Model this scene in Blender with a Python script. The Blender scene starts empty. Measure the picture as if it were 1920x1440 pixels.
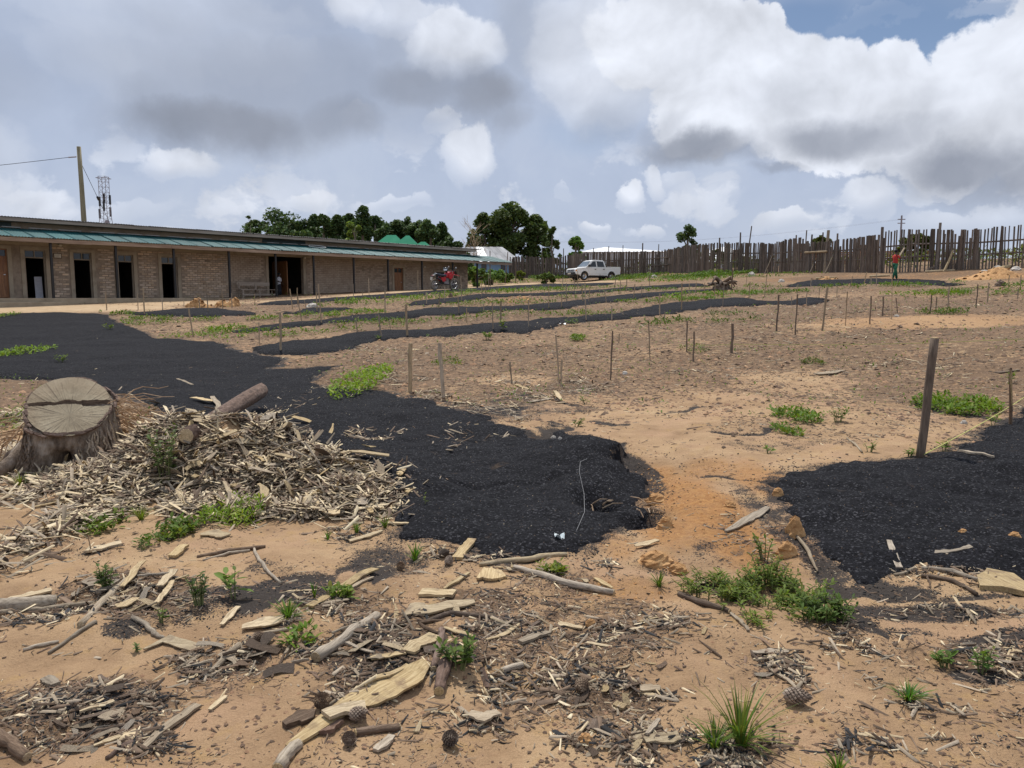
import bpy, bmesh, math, random
import numpy as np
from mathutils import Vector, Matrix, Euler
R = math.radians
random.seed(7)
rng = np.random.default_rng(11)
scene = bpy.context.scene
C = scene.collection

# ---------------------------------------------------------------- camera, sky, sun, exposure
EYE, FPX, PITCH = 1.6, 1450.0, R(6.42)
cam_d = bpy.data.cameras.new('camera'); cam = bpy.data.objects.new('camera', cam_d); C.objects.link(cam)
cam.location = (0, 0, EYE); cam.rotation_euler = (R(90) - PITCH, 0, 0)
cam_d.sensor_width = 36; cam_d.lens = 36 * FPX / 1920; cam_d.clip_start = .05; cam_d.clip_end = 6000
scene.camera = cam
SUN_EL, SUN_AZ = R(64), R(-14)          # azimuth from +y towards +x
SUN_DIR = Vector((math.sin(SUN_AZ) * math.cos(SUN_EL), math.cos(SUN_AZ) * math.cos(SUN_EL), math.sin(SUN_EL)))
sd_ = bpy.data.lights.new('sun', 'SUN'); sun = bpy.data.objects.new('sun', sd_); C.objects.link(sun)
sd_.energy = 4.0; sd_.angle = R(.55); sd_.color = (1, .95, .87)
sun.rotation_euler = (-SUN_DIR).to_track_quat('-Z', 'Y').to_euler(); sun.location = (0, 0, 60)
scene.view_settings.view_transform = 'Standard'; scene.view_settings.look = 'None'
scene.view_settings.exposure = 0; scene.view_settings.gamma = 1
scene.view_settings.use_curve_mapping = False
scene.cycles.max_bounces = 5; scene.cycles.diffuse_bounces = 3; scene.cycles.glossy_bounces = 2
scene.cycles.transparent_max_bounces = 6; scene.cycles.use_denoising = True

def ray(u, v):
    xc, yc = (u - 960) / FPX, (720 - v) / FPX
    cp, sp = math.cos(PITCH), math.sin(PITCH)
    return np.array([xc, cp + yc * sp, -sp + yc * cp])
def azel(u, v):
    d = ray(u, v); d = d / np.linalg.norm(d)
    return math.atan2(d[0], d[1]), math.asin(d[2])

class NT:
    """small helper to write node trees"""
    def __init__(s, tree): s.t = tree; s.n = tree.nodes; s.l = tree.links
    def new(s, typ, ins=None, **kw):
        n = s.n.new(typ)
        for k, v in kw.items(): setattr(n, k, v)
        for k, v in (ins or {}).items(): s.set(n.inputs[k], v)
        return n
    def set(s, sock, v):
        if isinstance(v, bpy.types.NodeSocket): s.l.new(v, sock)
        else:
            if hasattr(sock.default_value, '__len__') and not hasattr(v, '__len__'): v = (v,) * len(sock.default_value)
            if hasattr(v, '__len__') and len(sock.default_value) == 4 and len(v) == 3: v = (*v, 1)
            sock.default_value = v
    def m(s, op, a, b=0., c=0., clamp=False):
        n = s.n.new('ShaderNodeMath'); n.operation = op; n.use_clamp = clamp
        for i, x in enumerate((a, b, c)): s.set(n.inputs[i], x)
        return n.outputs[0]
    def vm(s, op, a, b=(0, 0, 0), c=(0, 0, 0)):
        n = s.n.new('ShaderNodeVectorMath'); n.operation = op
        for i, x in enumerate((a, b, c)):
            if i < len(n.inputs): 
                if i == 3: break
                s.set(n.inputs[i], x)
        return n.outputs['Value' if op in ('LENGTH', 'DOT_PRODUCT', 'DISTANCE') else 'Vector']
    def mr(s, x, a, b, c=0., d=1., smooth=False):
        n = s.n.new('ShaderNodeMapRange'); n.interpolation_type = 'SMOOTHSTEP' if smooth else 'LINEAR'
        for i, y in enumerate((x, a, b, c, d)): s.set(n.inputs[i], y)
        return n.outputs[0]
    def noise(s, vec, scale, detail=4., rough=.55, dist=0., col=False, dim='3D'):
        n = s.n.new('ShaderNodeTexNoise'); n.noise_dimensions = dim
        s.set(n.inputs['Vector'], vec); s.set(n.inputs['Scale'], scale); s.set(n.inputs['Detail'], detail)
        s.set(n.inputs['Roughness'], rough); s.set(n.inputs['Distortion'], dist)
        return n.outputs['Color' if col else 'Fac']
    def mix(s, fac, a, b, typ='MIX'):
        n = s.n.new('ShaderNodeMix'); n.data_type = 'RGBA'; n.blend_type = typ
        s.set(n.inputs[0], fac); s.set(n.inputs[6], a); s.set(n.inputs[7], b)
        return n.outputs[2]
    def ramp(s, fac, stops):
        n = s.n.new('ShaderNodeValToRGB'); s.set(n.inputs[0], fac); e = n.color_ramp.elements
        while len(e) < len(stops): e.new(.5)
        for el, (p, c) in zip(e, stops): el.position = p; el.color = (*c, 1) if len(c) == 3 else c
        return n.outputs[0]

def build_world():
    w = bpy.data.worlds.new('World'); scene.world = w; w.use_nodes = True
    t = NT(w.node_tree); t.n.clear()
    out = t.new('ShaderNodeOutputWorld'); bg = t.new('ShaderNodeBackground', {'Strength': .1})
    t.l.new(bg.outputs[0], out.inputs[0])
    sky = t.new('ShaderNodeTexSky', sky_type='NISHITA', sun_disc=False, sun_elevation=SUN_EL, sun_rotation=SUN_AZ,
                altitude=1800, air_density=1.0, dust_density=.6, ozone_density=1.0)
    co = t.new('ShaderNodeTexCoord').outputs['Generated']
    sx = t.new('ShaderNodeSeparateXYZ', {0: co})
    az = t.m('ARCTAN2', sx.outputs[0], sx.outputs[1]); el = t.m('ARCSINE', sx.outputs[2])
    P = t.new('ShaderNodeCombineXYZ', {0: az, 1: el, 2: 0.}).outputs[0]
    n1 = t.vm('SUBTRACT', t.noise(P, 5., 3., .5, col=True), (.5, .5, .5))
    n2 = t.vm('SUBTRACT', t.noise(P, 17., 5., .62, col=True), (.5, .5, .5))
    P1 = t.vm('MULTIPLY_ADD', n1, (.10, .08, 0), P)
    P2 = t.vm('MULTIPLY_ADD', n2, (.075, .06, 0), P1)      # crisp, cauliflower edges
    Ps = t.vm('MULTIPLY_ADD', n1, (.12, .07, 0), t.vm('MULTIPLY_ADD', n2, (.05, .035, 0), P))
    def blob(Pv, u, v, ru, rv, lo, hi):
        a, e = azel(u, v); k = math.cos(e)
        sx_, sy_ = FPX / ru * k, FPX / rv
        q = t.vm('MULTIPLY_ADD', Pv, (sx_, sy_, 0), (-a * sx_, -e * sy_, 0))
        return t.mr(t.vm('LENGTH', q), hi, lo, 0., 1., True)
    def union(Pv, items, lo, hi, op='MAXIMUM'):
        acc = None
        for (u, v, ru, rv, a) in items:
            b = blob(Pv, u, v, ru, rv, lo, hi)
            if a != 1: b = t.m('MULTIPLY', b, a)
            acc = b if acc is None else t.m(op, acc, b)
        return acc
    crisp = [(1330, 190, 110, 100, 1), (1420, 130, 140, 90, 1), (1540, 170, 120, 95, 1), (1690, 150, 62, 75, 1), (1760, 250, 120, 80, 1),
             (1870, 170, 95, 110, 1), (1990, 150, 120, 160, 1), (1250, 60, 150, 90, 1), (1420, 55, 70, 50, 1), (1610, 250, 200, 60, 1), (2200, 200, 200, 130, 1)]
    soft = [(850, 80, 105, 60, .95), (760, 40, 110, 40, .7), (650, 15, 60, 40, .8), (1120, 110, 120, 130, .8), (335, 308, 76, 34, .9), (40, 372, 90, 36, .7), (120, 395, 70, 20, .5),
            (875, 295, 50, 50, .95), (830, 235, 26, 30, .7), (590, 368, 52, 22, .85), (740, 385, 70, 20, .65), (1180, 362, 30, 22, 1), (1238, 345, 18, 34, .8),
            (1110, 418, 40, 20, .9), (1205, 425, 40, 20, .8), (1320, 375, 60, 26, .6), (1505, 287, 36, 28, 1), (1435, 285, 46, 24, .7), (1610, 365, 50, 36, .85), (1060, 350, 18, 14, .5),
            (1470, 425, 60, 22, .85), (1800, 400, 110, 26, .6), (1745, 335, 50, 18, .7), (210, 395, 120, 25, .45), (460, 385, 60, 30, .6), (230, 120, 150, 60, .35), (1280, 350, 40, 20, .6),
            (300, 30, 220, 60, .4), (1880, 8, 60, 14, .8), (1660, 26, 80, 16, .22), (-250, 250, 200, 90, .6), (2300, 420, 220, 50, .6), (-300, 420, 200, 40, .6), (660, 228, 30, 34, .4), (480, 120, 90, 40, .35)]
    dark = [(560, 170, 430, 105, .5), (430, 232, 240, 58, 1), (640, 225, 110, 60, .8), (300, 190, 130, 60, .5), (780, 165, 150, 55, .85), (900, 180, 100, 70, 1), (940, 225, 60, 40, .6), (600, 140, 120, 80, .45), (720, 110, 70, 60, .4),
            (980, 60, 60, 100, .4), (1300, 285, 115, 34, 1), (1390, 290, 50, 26, .5), (1455, 315, 60, 12, .6), (1570, 262, 150, 44, .9), (1800, 305, 150, 50, 1), (1680, 250, 120, 34, .5), (1950, 320, 150, 50, .9), (1240, 265, 60, 40, .4),
            (520, 50, 130, 70, .3), (360, 90, 120, 60, .3), (130, 90, 150, 60, .12), (-200, 120, 200, 80, .5), (2350, 260, 200, 60, .7), (1140, 240, 60, 40, .3), (1460, 190, 90, 50, .18), (1730, 210, 60, 40, .15)]
    blue = [(1660, 75, 270, 110, 1), (1530, 25, 130, 70, 1), (1790, 140, 80, 90, 1), (1850, 60, 170, 60, 1), (1760, 200, 60, 50, .8), (1100, 260, 100, 40, .25), (2150, 60, 200, 60, .8)]
    # everywhere else the same broken cumulus goes on
    far = t.noise(P, 3.2, 6., .58)
    inview = union(P, [(960, 260, 1500, 520, 1)], .75, 1.15)
    gen = t.m('MULTIPLY', t.mr(far, .48, .62, 0., 1., True), t.m('SUBTRACT', 1., inview))
    W = union(P2, crisp, .90, 1.03)
    Wg = union(P1, [(u, v, a * 1.05, b * 1.05, g) for u, v, a, b, g in crisp], .2, 1.1)
    S = union(P2, soft, .80, 1.06); Su = union(t.vm('ADD', P1, (0, -.012, 0)), soft, .2, 1.5); S = t.m('MULTIPLY', S, t.mr(Su, .05, .7, .25, 1.))
    D = union(Ps, dark, .25, 1.2)
    B = union(P1, blue, .3, 1.3)
    relief = t.noise(P1, 8., 5., .5)
    reliefd = t.noise(t.vm('ADD', P1, (-.008, .026, 0)), 8., 5., .5)
    rl = t.m('MULTIPLY_ADD', t.m('SUBTRACT', relief, reliefd), 1.1, 0.)
    veiln = t.noise(Ps, 4.5, 5., .6)
    sk = t.new('ShaderNodeHueSaturation', {'Saturation': .92, 'Value': .95, 'Color': sky.outputs[0]}).outputs[0]
    veilc = t.ramp(veiln, [(.25, (4.0, 4.7, 6.2)), (.5, (4.8, 5.5, 7.0)), (.75, (5.7, 6.3, 7.5))])
    veil = t.m('SUBTRACT', .94, t.m('MULTIPLY', B, .94), clamp=True)
    col = t.mix(veil, sk, veilc)
    lowh = t.mr(el, R(1), R(9), .55, 0., True)
    col = t.mix(lowh, col, (5.3, 5.8, 6.9, 1))
    wv = t.m('ADD', .93, t.m('MULTIPLY', rl, 1.0))
    puff = t.m('MULTIPLY', t.mr(t.noise(t.vm('MULTIPLY', P1, (1, 1.5, 1)), 9., 6., .58), .53, .60, 0., .62, True), t.m('MULTIPLY', t.mr(el, R(13), R(7), 0., 1., True), t.m('SUBTRACT', 1., t.mr(relief, .35, .65, 0., .5))))
    white = t.vm('SCALE', (8.3, 8.7, 9.6)); white.node.inputs['Scale'].default_value = 1; t.l.new(wv, white.node.inputs['Scale'])
    col = t.mix(gen, col, white); col = t.mix(puff, col, white)
    col = t.mix(t.m('MULTIPLY', S, .88), col, white)
    col = t.mix(t.m('MULTIPLY', W, .97), col, white)
    dn = t.m('MULTIPLY', D, t.mr(t.noise(P2, 7., 5., .5), .25, .75, .7, 1.2), clamp=True)
    dcol = t.ramp(t.noise(P1, 6., 4., .5), [(.3, (2.55, 2.85, 3.55)), (.7, (3.4, 3.72, 4.5))])
    col = t.mix(t.m('MULTIPLY', dn, .96), col, dcol)
    t.l.new(col, bg.inputs[0])
    w.cycles.sampling_method = 'MANUAL'; w.cycles.sample_map_resolution = 512
build_world()

# ---------------------------------------------------------------- terrain function
def _h(ix, iy, s):
    n = (ix.astype(np.int64) * 374761393 + iy.astype(np.int64) * 668265263 + s * 974711) & 0xffffffff
    n = ((n ^ (n >> 13)) * 1274126177) & 0xffffffff
    return ((n ^ (n >> 16)) & 0xffff) / 65535.
def vn(x, y, s=0):
    xi, yi = np.floor(x), np.floor(y); fx, fy = x - xi, y - yi
    fx = fx * fx * (3 - 2 * fx); fy = fy * fy * (3 - 2 * fy)
    a, b, c, d = _h(xi, yi, s), _h(xi + 1, yi, s), _h(xi, yi + 1, s), _h(xi + 1, yi + 1, s)
    return (a + (b - a) * fx) * (1 - fy) + (c + (d - c) * fx) * fy
def fbm(x, y, lam, o=4, s=0):
    r, a, t = 0., .5, 0.
    for k in range(o):
        r = r + a * vn(x / lam + 31.7 * k, y / lam - 17.3 * k, s + k); t += a; a *= .5; lam *= .5
    return r / t
def sstep(a, b, x):
    t = np.clip((x - a) / (b - a), 0, 1); return t * t * (3 - 2 * t)

CP = np.array([(0, .5, 0), (-3, 2.5, 0), (3, 2.5, 0), (-5, 7, 0), (0, 7, 0), (5, 7, .05), (0, 10.5, .03), (1.7, 13.7, .12), (-5.4, 18, .33), (7.2, 18, .8),
               (-2.9, 21.7, .52), (5.8, 26.6, 1.14), (-18.5, 28, .95), (-21, 31, 1.2), (-15, 32, 1.18), (-12.6, 38, 1.42), (-9.9, 40, 1.56), (-8.6, 43, 1.74), (-3.9, 44, 1.93), (-3.1, 54, 2.2), (6.9, 67, 2.94),
               (20.2, 41, 2.53), (11, 17, .86), (1.3, 76, 3.43), (13, 67, 3.63), (18.6, 55, 3.27), (21.4, 45, 3.0), (27.8, 42, 3.25), (36, 40, 3.5),
               (14, 40, 2.2), (2, 42, 1.95), (12, 28, 1.5), (17, 27, 1.65), (-10, 24, .62), (-8, 12, .1), (8, 11, .25), (-12, 10, .05), (15, 10, .5),
               (-60, 40, 1.4), (60, 40, 4.2), (-80, 120, 2.6), (-30, 80, 2.2), (0, 130, 3.4), (80, 120, 4.0), (-40, 5, 0), (40, 5, .9), (0, -40, -1), (100, -50, 0), (-100, -50, -1)], float)
def _phi(r2): return np.where(r2 > 1e-9, .5 * r2 * np.log(r2 + 1e-12), 0)
_n = len(CP)
_K = _phi(((CP[:, None, :2] - CP[None, :, :2]) ** 2).sum(-1)) + np.eye(_n) * 6.0
_A = np.zeros((_n + 3, _n + 3)); _A[:_n, :_n] = _K; _A[:_n, _n] = 1; _A[:_n, _n + 1:] = CP[:, :2]; _A[_n:, :_n] = _A[:_n, _n:].T
_W = np.linalg.solve(_A, np.concatenate([CP[:, 2], np.zeros(3)]))
def tps(x, y):
    z = _W[_n] + _W[_n + 1] * x + _W[_n + 2] * y
    for i in range(_n): z = z + _W[i] * _phi((x - CP[i, 0]) ** 2 + (y - CP[i, 1]) ** 2)
    return z
def rill(x, y): return np.exp(-((fbm(x + .25 * y, y * .8, 1.5, 4, 33) - .5) / .022) ** 2)
FEAT = []          # (x, y, sx, sy, rot, amp) gaussian swells and hollows
def H0(x, y):
    x = np.asarray(x, float); y = np.asarray(y, float)
    r = np.hypot(x, y - 20); w = sstep(110, 220, r)
    z = tps(x, y) * (1 - w) + 2.6 * w
    d = np.hypot(x, y)
    z = z + (fbm(x, y, 3.2, 3, 3) - .5) * .16 * sstep(1.5, 8, d) * (1 - .6 * sstep(25, 45, d)) * (1 - sstep(90, 120, d))
    z = z + (fbm(x, y, .7, 3, 5) - .5) * .095 * (1 - sstep(24, 40, d))
    z = z + (fbm(x, y, .36, 3, 8) - .5) * .05 * (1 - sstep(8, 16, d))
    z = z + (fbm(x, y, .16, 3, 9) - .5) * .042 * (1 - sstep(7, 13, d))
    z = z - .022 * rill(x, y) * (1 - sstep(9, 16, d))
    for (fx, fy, sx, sy, ro, a) in FEAT:
        c, s = math.cos(ro), math.sin(ro); dx, dy = x - fx, y - fy
        z = z + a * np.exp(-.5 * (((c * dx + s * dy) / sx) ** 2 + ((-s * dx + c * dy) / sy) ** 2))
    return z
def march(Hf, u, v, tmax=400):
    d = ray(u, v); t = np.geomspace(1.2, tmax, 700); o = np.array([0, 0, EYE])
    p = o + t[:, None] * d
    below = p[:, 2] < Hf(p[:, 0], p[:, 1])
    k = int(np.argmax(below)) if below.any() else len(t) - 1
    k = max(k, 1); t2 = np.linspace(t[k - 1], t[k], 24); p = o + t2[:, None] * d
    b = p[:, 2] < Hf(p[:, 0], p[:, 1]); j = int(np.argmax(b)) if b.any() else -1
    q = p[j]; q[2] = float(Hf(q[0:1], q[1:2])[0])
    return q
def g0(u, v): return march(H0, u, v)

# swells: chip pile by the stump, its foot, the lip of the husk bed, the gully and pits beside it
for (u, v, sx, sy, ro, a) in [(450, 885, .66, .34, .12, .50), (640, 915, .42, .28, -.1, .27), (300, 870, .32, .3, 0, .24), (130, 860, .5, .35, 0, .05),
                              (1200, 925, .22, .55, -.35, -.10), (1275, 930, .2, .3, 0, .07), (1120, 938, .11, .17, 0, -.26), (1150, 880, .10, .10, 0, -.06), (1212, 970, .11, .12, 0, -.20), (1180, 890, .07, .25, -.3, -.06), (740, 1215, .45, .22, 0, .05), (235, 1110, .5, .25, 0, .04),
                              (1850, 880, .8, .4, .3, .08), (1620, 930, .9, .4, .1, .05)]:
    p = g0(u, v); FEAT.append((p[0], p[1], sx, sy, ro, a))

# husk beds: outlines traced in image pixels, then cast onto the ground
BED_PX = {
 'main': [(-160, 592), (0, 589), (130, 586), (205, 590), (222, 606), (268, 620), (288, 634), (405, 641), (430, 655), (480, 664), (524, 672), (530, 684), (500, 692), (560, 692), (636, 685), (600, 698), (588, 706), (594, 729), (655, 727), (717, 732),
          (747, 747), (805, 749), (822, 756), (856, 772), (918, 769), (934, 795), (975, 808), (1028, 828), (1035, 796), (1102, 820), (1134, 835), (1153, 852), (1150, 880), (1175, 884), (1200, 898), (1246, 924), (1205, 940), (1226, 985), (1165, 996), (1128, 1022),
          (1088, 1037), (1028, 1035), (975, 1041), (938, 1046), (890, 1024), (850, 1011), (800, 1004), (752, 1006), (742, 960), (700, 900), (640, 850), (480, 800), (300, 775), (240, 745), (100, 715), (-160, 705)],
 'right': [(1470, 884), (1556, 871), (1640, 866), (1718, 858), (1788, 844), (1842, 813), (1896, 790), (1930, 758), (2080, 740), (2200, 1000), (1990, 1085), (1913, 1090), (1806, 1079), (1736, 1062), (1632, 1092), (1560, 1058), (1523, 1026), (1500, 985), (1478, 940), (1452, 910)],
 'a': [(470, 653), (527, 642), (565, 639), (595, 636), (652, 627), (710, 621), (762, 620), (800, 619), (840, 615), (920, 607), (1000, 600), (1085, 595), (1147, 591), (1185, 581), (1235, 572), (1285, 567), (1335, 562), (1394, 559), (1426, 565), (1482, 565), (1512, 559), (1544, 561),
       (1544, 568), (1501, 573), (1445, 570), (1398, 574), (1340, 576), (1285, 583), (1235, 591), (1160, 601), (1097, 604), (1015, 617), (985, 623), (920, 623), (840, 630), (762, 632), (715, 636), (690, 643), (647, 656), (595, 665), (552, 666), (490, 663)],
 'b': [(440, 621), (525, 607), (600, 602), (665, 592), (715, 589), (765, 584), (802, 579), (865, 577), (920, 576), (985, 574), (1060, 566), (1110, 560), (1160, 554), (1210, 550), (1285, 546), (1335, 543), (1335, 546), (1285, 550), (1210, 557), (1160, 565), (1110, 570), (1072, 577), (1022, 581), (960, 581), (920, 584), (865, 589), (765, 597), (665, 603), (615, 607), (527, 615), (440, 626)],
 'c': [(236, 585), (275, 586), (325, 580), (375, 579), (425, 580), (478, 587), (478, 590), (437, 592), (350, 593), (250, 591)],
 'd': [(529, 584), (551, 587), (574, 579), (595, 579), (662, 578), (662, 580), (626, 584), (605, 586), (574, 588), (532, 589)],
 'e': [(768, 570), (786, 564), (812, 562), (854, 558), (875, 555), (895, 552), (937, 552), (990, 551), (1072, 547), (1122, 544), (1172, 540), (1235, 536), (1312, 532), (1325, 536), (1235, 541), (1185, 543), (1110, 549), (1010, 554), (916, 558), (875, 564), (843, 568), (770, 573)],
 'f': [(480, 571), (530, 565), (563, 564), (595, 561), (636, 558), (668, 556), (760, 550), (812, 546), (864, 543), (916, 539), (960, 536), (1060, 533), (1150, 531), (1150, 533), (1085, 537), (985, 541), (860, 547), (760, 556), (668, 562), (595, 567), (530, 572)],
 'g': [(1478, 535), (1500, 529), (1520, 526), (1580, 525), (1640, 523), (1700, 524), (1757, 526), (1772, 531), (1810, 534), (1766, 535), (1710, 532), (1616, 532), (1576, 535), (1492, 538)],
}
BEDS = {k: np.array([g0(u, v)[:2] for u, v in pts]) for k, pts in BED_PX.items()}
def sdist(poly, x, y):
    x = np.asarray(x, float); y = np.asarray(y, float)
    d2 = np.full(x.shape, 1e9); ins = np.zeros(x.shape, bool)
    n = len(poly)
    for i in range(n):
        ax, ay = poly[i]; bx, by = poly[(i + 1) % n]
        ex, ey = bx - ax, by - ay; L = ex * ex + ey * ey + 1e-12
        t = np.clip(((x - ax) * ex + (y - ay) * ey) / L, 0, 1)
        d2 = np.minimum(d2, (x - ax - t * ex) ** 2 + (y - ay - t * ey) ** 2)
        c = ((ay > y) != (by > y)) & (x < (bx - ax) * (y - ay) / (by - ay + 1e-12) + ax)
        ins ^= c
    return np.where(ins, 1, -1) * np.sqrt(d2)
BB = {k: (p[:, 0].min() - 1, p[:, 0].max() + 1, p[:, 1].min() - 1, p[:, 1].max() + 1) for k, p in BEDS.items()}
def bed_sd(k, x, y):
    x = np.asarray(x, float); y = np.asarray(y, float)
    b = BB[k]; m = (x > b[0]) & (x < b[1]) & (y > b[2]) & (y < b[3])
    r = np.full(x.shape, -1.)
    if m.any():
        xx, yy = x[m], y[m]
        r[m] = sdist(BEDS[k], xx, yy) + (fbm(xx, yy, .5, 4, 21) - .5) * (.26 if k in ('main', 'right') else .5) + (fbm(xx, yy, .17, 3, 25) - .5) * .20 + (fbm(xx, yy, .05, 2, 23) - .5) * .07
    return r
LIFT = {'main': (.035, .3), 'right': (.04, .4)}
LIP = g0(1120, 862)
def lift(k, sd, x, y):
    h, w = LIFT.get(k, (.045, .5))
    l = h * sstep(-.02, w, sd)
    if k == 'main':
        l = l + .17 * np.exp(-.5 * (((x - LIP[0]) / .55) ** 2 + ((y - LIP[1]) / .42) ** 2)) * sstep(-.01, .045, sd)
    return l
def H(x, y):
    x = np.asarray(x, float); y = np.asarray(y, float)
    z = H0(x, y)
    for k in BEDS: z = z + lift(k, bed_sd(k, x, y), x, y)
    return z
def g(u, v): return march(H, u, v)
def hz(x, y): return float(H(np.array([x]), np.array([y]))[0])

# ---------------------------------------------------------------- mesh helpers
class MB:
    """collects simple solids and writes them as one mesh object"""
    def __init__(s): s.v = []; s.f = []
    def add(s, vs, fs):
        o = len(s.v); s.v += [tuple(p) for p in vs]; s.f += [tuple(i + o for i in f) for f in fs]; return s
    def box(s, a, b, M=None):
        x0, y0, z0 = a; x1, y1, z1 = b
        vs = [(x0, y0, z0), (x1, y0, z0), (x1, y1, z0), (x0, y1, z0), (x0, y0, z1), (x1, y0, z1), (x1, y1, z1), (x0, y1, z1)]
        if M is not None: vs = [M @ Vector(p) for p in vs]
        return s.add(vs, [(0, 3, 2, 1), (4, 5, 6, 7), (0, 1, 5, 4), (1, 2, 6, 5), (2, 3, 7, 6), (3, 0, 4, 7)])
    def prism(s, pts, a, b, axis=1):
        """outline pts (2D) pulled from a to b along an axis"""
        n = len(pts)
        def P(p, t): return {0: (t, p[0], p[1]), 1: (p[0], t, p[1]), 2: (p[0], p[1], t)}[axis]
        vs = [P(p, a) for p in pts] + [P(p, b) for p in pts]
        return s.add(vs, [tuple(range(n))[::-1], tuple(range(n, 2 * n))] + [(i, (i + 1) % n, n + (i + 1) % n, n + i) for i in range(n)])
    def tube(s, pts, radii, n=6, cap=True, jit=0., rnd=random, flat=1.):
        pts = [Vector(p) for p in pts]
        if not hasattr(radii, '__len__'): radii = [radii] * len(pts)
        vs, fs = [], []; up = None
        for i, p in enumerate(pts):
            t = (pts[min(i + 1, len(pts) - 1)] - pts[max(i - 1, 0)]).normalized()
            if up is None: up = t.orthogonal().normalized()
            up = (up - t * up.dot(t)).normalized(); b = t.cross(up)
            for k in range(n):
                a = 2 * math.pi * k / n; r = radii[i] * (1 + (rnd.uniform(-jit, jit) if jit else 0))
                vs.append(p + up * math.cos(a) * r + b * math.sin(a) * r * flat)
        for i in range(len(pts) - 1):
            for k in range(n): fs.append((i * n + k, i * n + (k + 1) % n, (i + 1) * n + (k + 1) % n, (i + 1) * n + k))
        if cap: fs += [tuple(range(n))[::-1], tuple(range((len(pts) - 1) * n, len(pts) * n))]
        return s.add(vs, fs)
    def lathe(s, prof, n=20, M=None, close=False):
        vs = []
        for r, z in prof:
            for k in range(n):
                a = 2 * math.pi * k / n; vs.append((r * math.cos(a), r * math.sin(a), z))
        if M is not None: vs = [M @ Vector(p) for p in vs]
        m = len(prof)
        fs = [(i * n + k, i * n + (k + 1) % n, ((i + 1) % m) * n + (k + 1) % n, ((i + 1) % m) * n + k) for i in range(m if close else m - 1) for k in range(n)]
        if not close: fs += [tuple(range(n))[::-1], tuple(range((m - 1) * n, m * n))]
        return s.add(vs, fs)
    def grid(s, fn, nu, nv):
        vs = [fn(i / nu, j / nv) for j in range(nv + 1) for i in range(nu + 1)]
        return s.add(vs, [(j * (nu + 1) + i, j * (nu + 1) + i + 1, (j + 1) * (nu + 1) + i + 1, (j + 1) * (nu + 1) + i) for j in range(nv) for i in range(nu)])
    def mesh(s, name, mat, smooth=False):
        me = bpy.data.meshes.new(name); me.from_pydata(s.v, [], s.f); me.update()
        if mat: me.materials.append(mat)
        if smooth: me.polygons.foreach_set('use_smooth', [True] * len(me.polygons))
        return me
    def build(s, name, mat, parent=None, smooth=False, bevel=0., seg=2):
        me = s.mesh(name, mat, smooth); o = link(name, me, parent)
        if bevel:
            m = o.modifiers.new('bevel', 'BEVEL'); m.width = bevel; m.segments = seg; m.limit_method = 'ANGLE'; m.angle_limit = R(40); m.harden_normals = False
        return o
def link(name, me, parent=None):
    o = bpy.data.objects.new(name, me); C.objects.link(o)
    if parent is not None: o.parent = parent
    return o
def tag(o, label, cat, group=None, kind=None):
    if label: o['label'] = label
    if cat: o['category'] = cat
    if group: o['group'] = group
    if kind: o['kind'] = kind
    return o
def thing(name, label, cat, loc=(0, 0, 0), rz=0., group=None, M=None):
    o = link(name, None); o.location = loc; o.rotation_euler = (0, 0, rz)
    if M is not None: o.matrix_world = M
    return tag(o, label, cat, group)
def npmesh(name, V, F, mat, attrs=None, smooth=False):
    """V (n,3), F (m,k) int; attrs: {name: (n,4) colours}"""
    V = np.ascontiguousarray(V, np.float32); F = np.ascontiguousarray(F, np.int32); k = F.shape[1]
    me = bpy.data.meshes.new(name); me.vertices.add(len(V)); me.vertices.foreach_set('co', V.ravel())
    me.loops.add(F.size); me.loops.foreach_set('vertex_index', F.ravel())
    me.polygons.add(len(F)); me.polygons.foreach_set('loop_start', np.arange(0, F.size, k, dtype=np.int32))
    me.polygons.foreach_set('loop_total', np.full(len(F), k, np.int32))
    if smooth: me.polygons.foreach_set('use_smooth', np.ones(len(F), bool))
    me.update(calc_edges=True)
    for an, a in (attrs or {}).items():
        at = me.attributes.new(an, 'FLOAT_COLOR', 'POINT'); at.data.foreach_set('color', np.ascontiguousarray(a, np.float32).ravel())
    if mat: me.materials.append(mat)
    return me
def rotmats(rx, ry, rz):
    cx, sx, cy, sy, cz, sz = np.cos(rx), np.sin(rx), np.cos(ry), np.sin(ry), np.cos(rz), np.sin(rz)
    M = np.empty((len(rx), 3, 3))
    M[:, 0, 0] = cz * cy; M[:, 0, 1] = cz * sy * sx - sz * cx; M[:, 0, 2] = cz * sy * cx + sz * sx
    M[:, 1, 0] = sz * cy; M[:, 1, 1] = sz * sy * sx + cz * cx; M[:, 1, 2] = sz * sy * cx - cz * sx
    M[:, 2, 0] = -sy; M[:, 2, 1] = cy * sx; M[:, 2, 2] = cy * cx
    return M
def scatter(name, tv, tf, pos, rot, scl, mat, tint, parent=None):
    """one mesh of many small copies of a template; tint (N,3) becomes a colour attribute"""
    tv = np.asarray(tv, float); tf = np.asarray(tf); N, k = len(pos), len(tv)
    V = np.einsum('nij,nkj->nki', rot, tv[None] * scl[:, None, :]) + pos[:, None, :]
    F = (tf[None] + (np.arange(N) * k)[:, None, None]).reshape(-1, tf.shape[1])
    col = np.ones((N, k, 4)); col[:, :, :3] = tint[:, None, :]
    return link(name, npmesh(name, V.reshape(-1, 3), F, mat, {'tint': col.reshape(-1, 4)}), parent)

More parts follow.
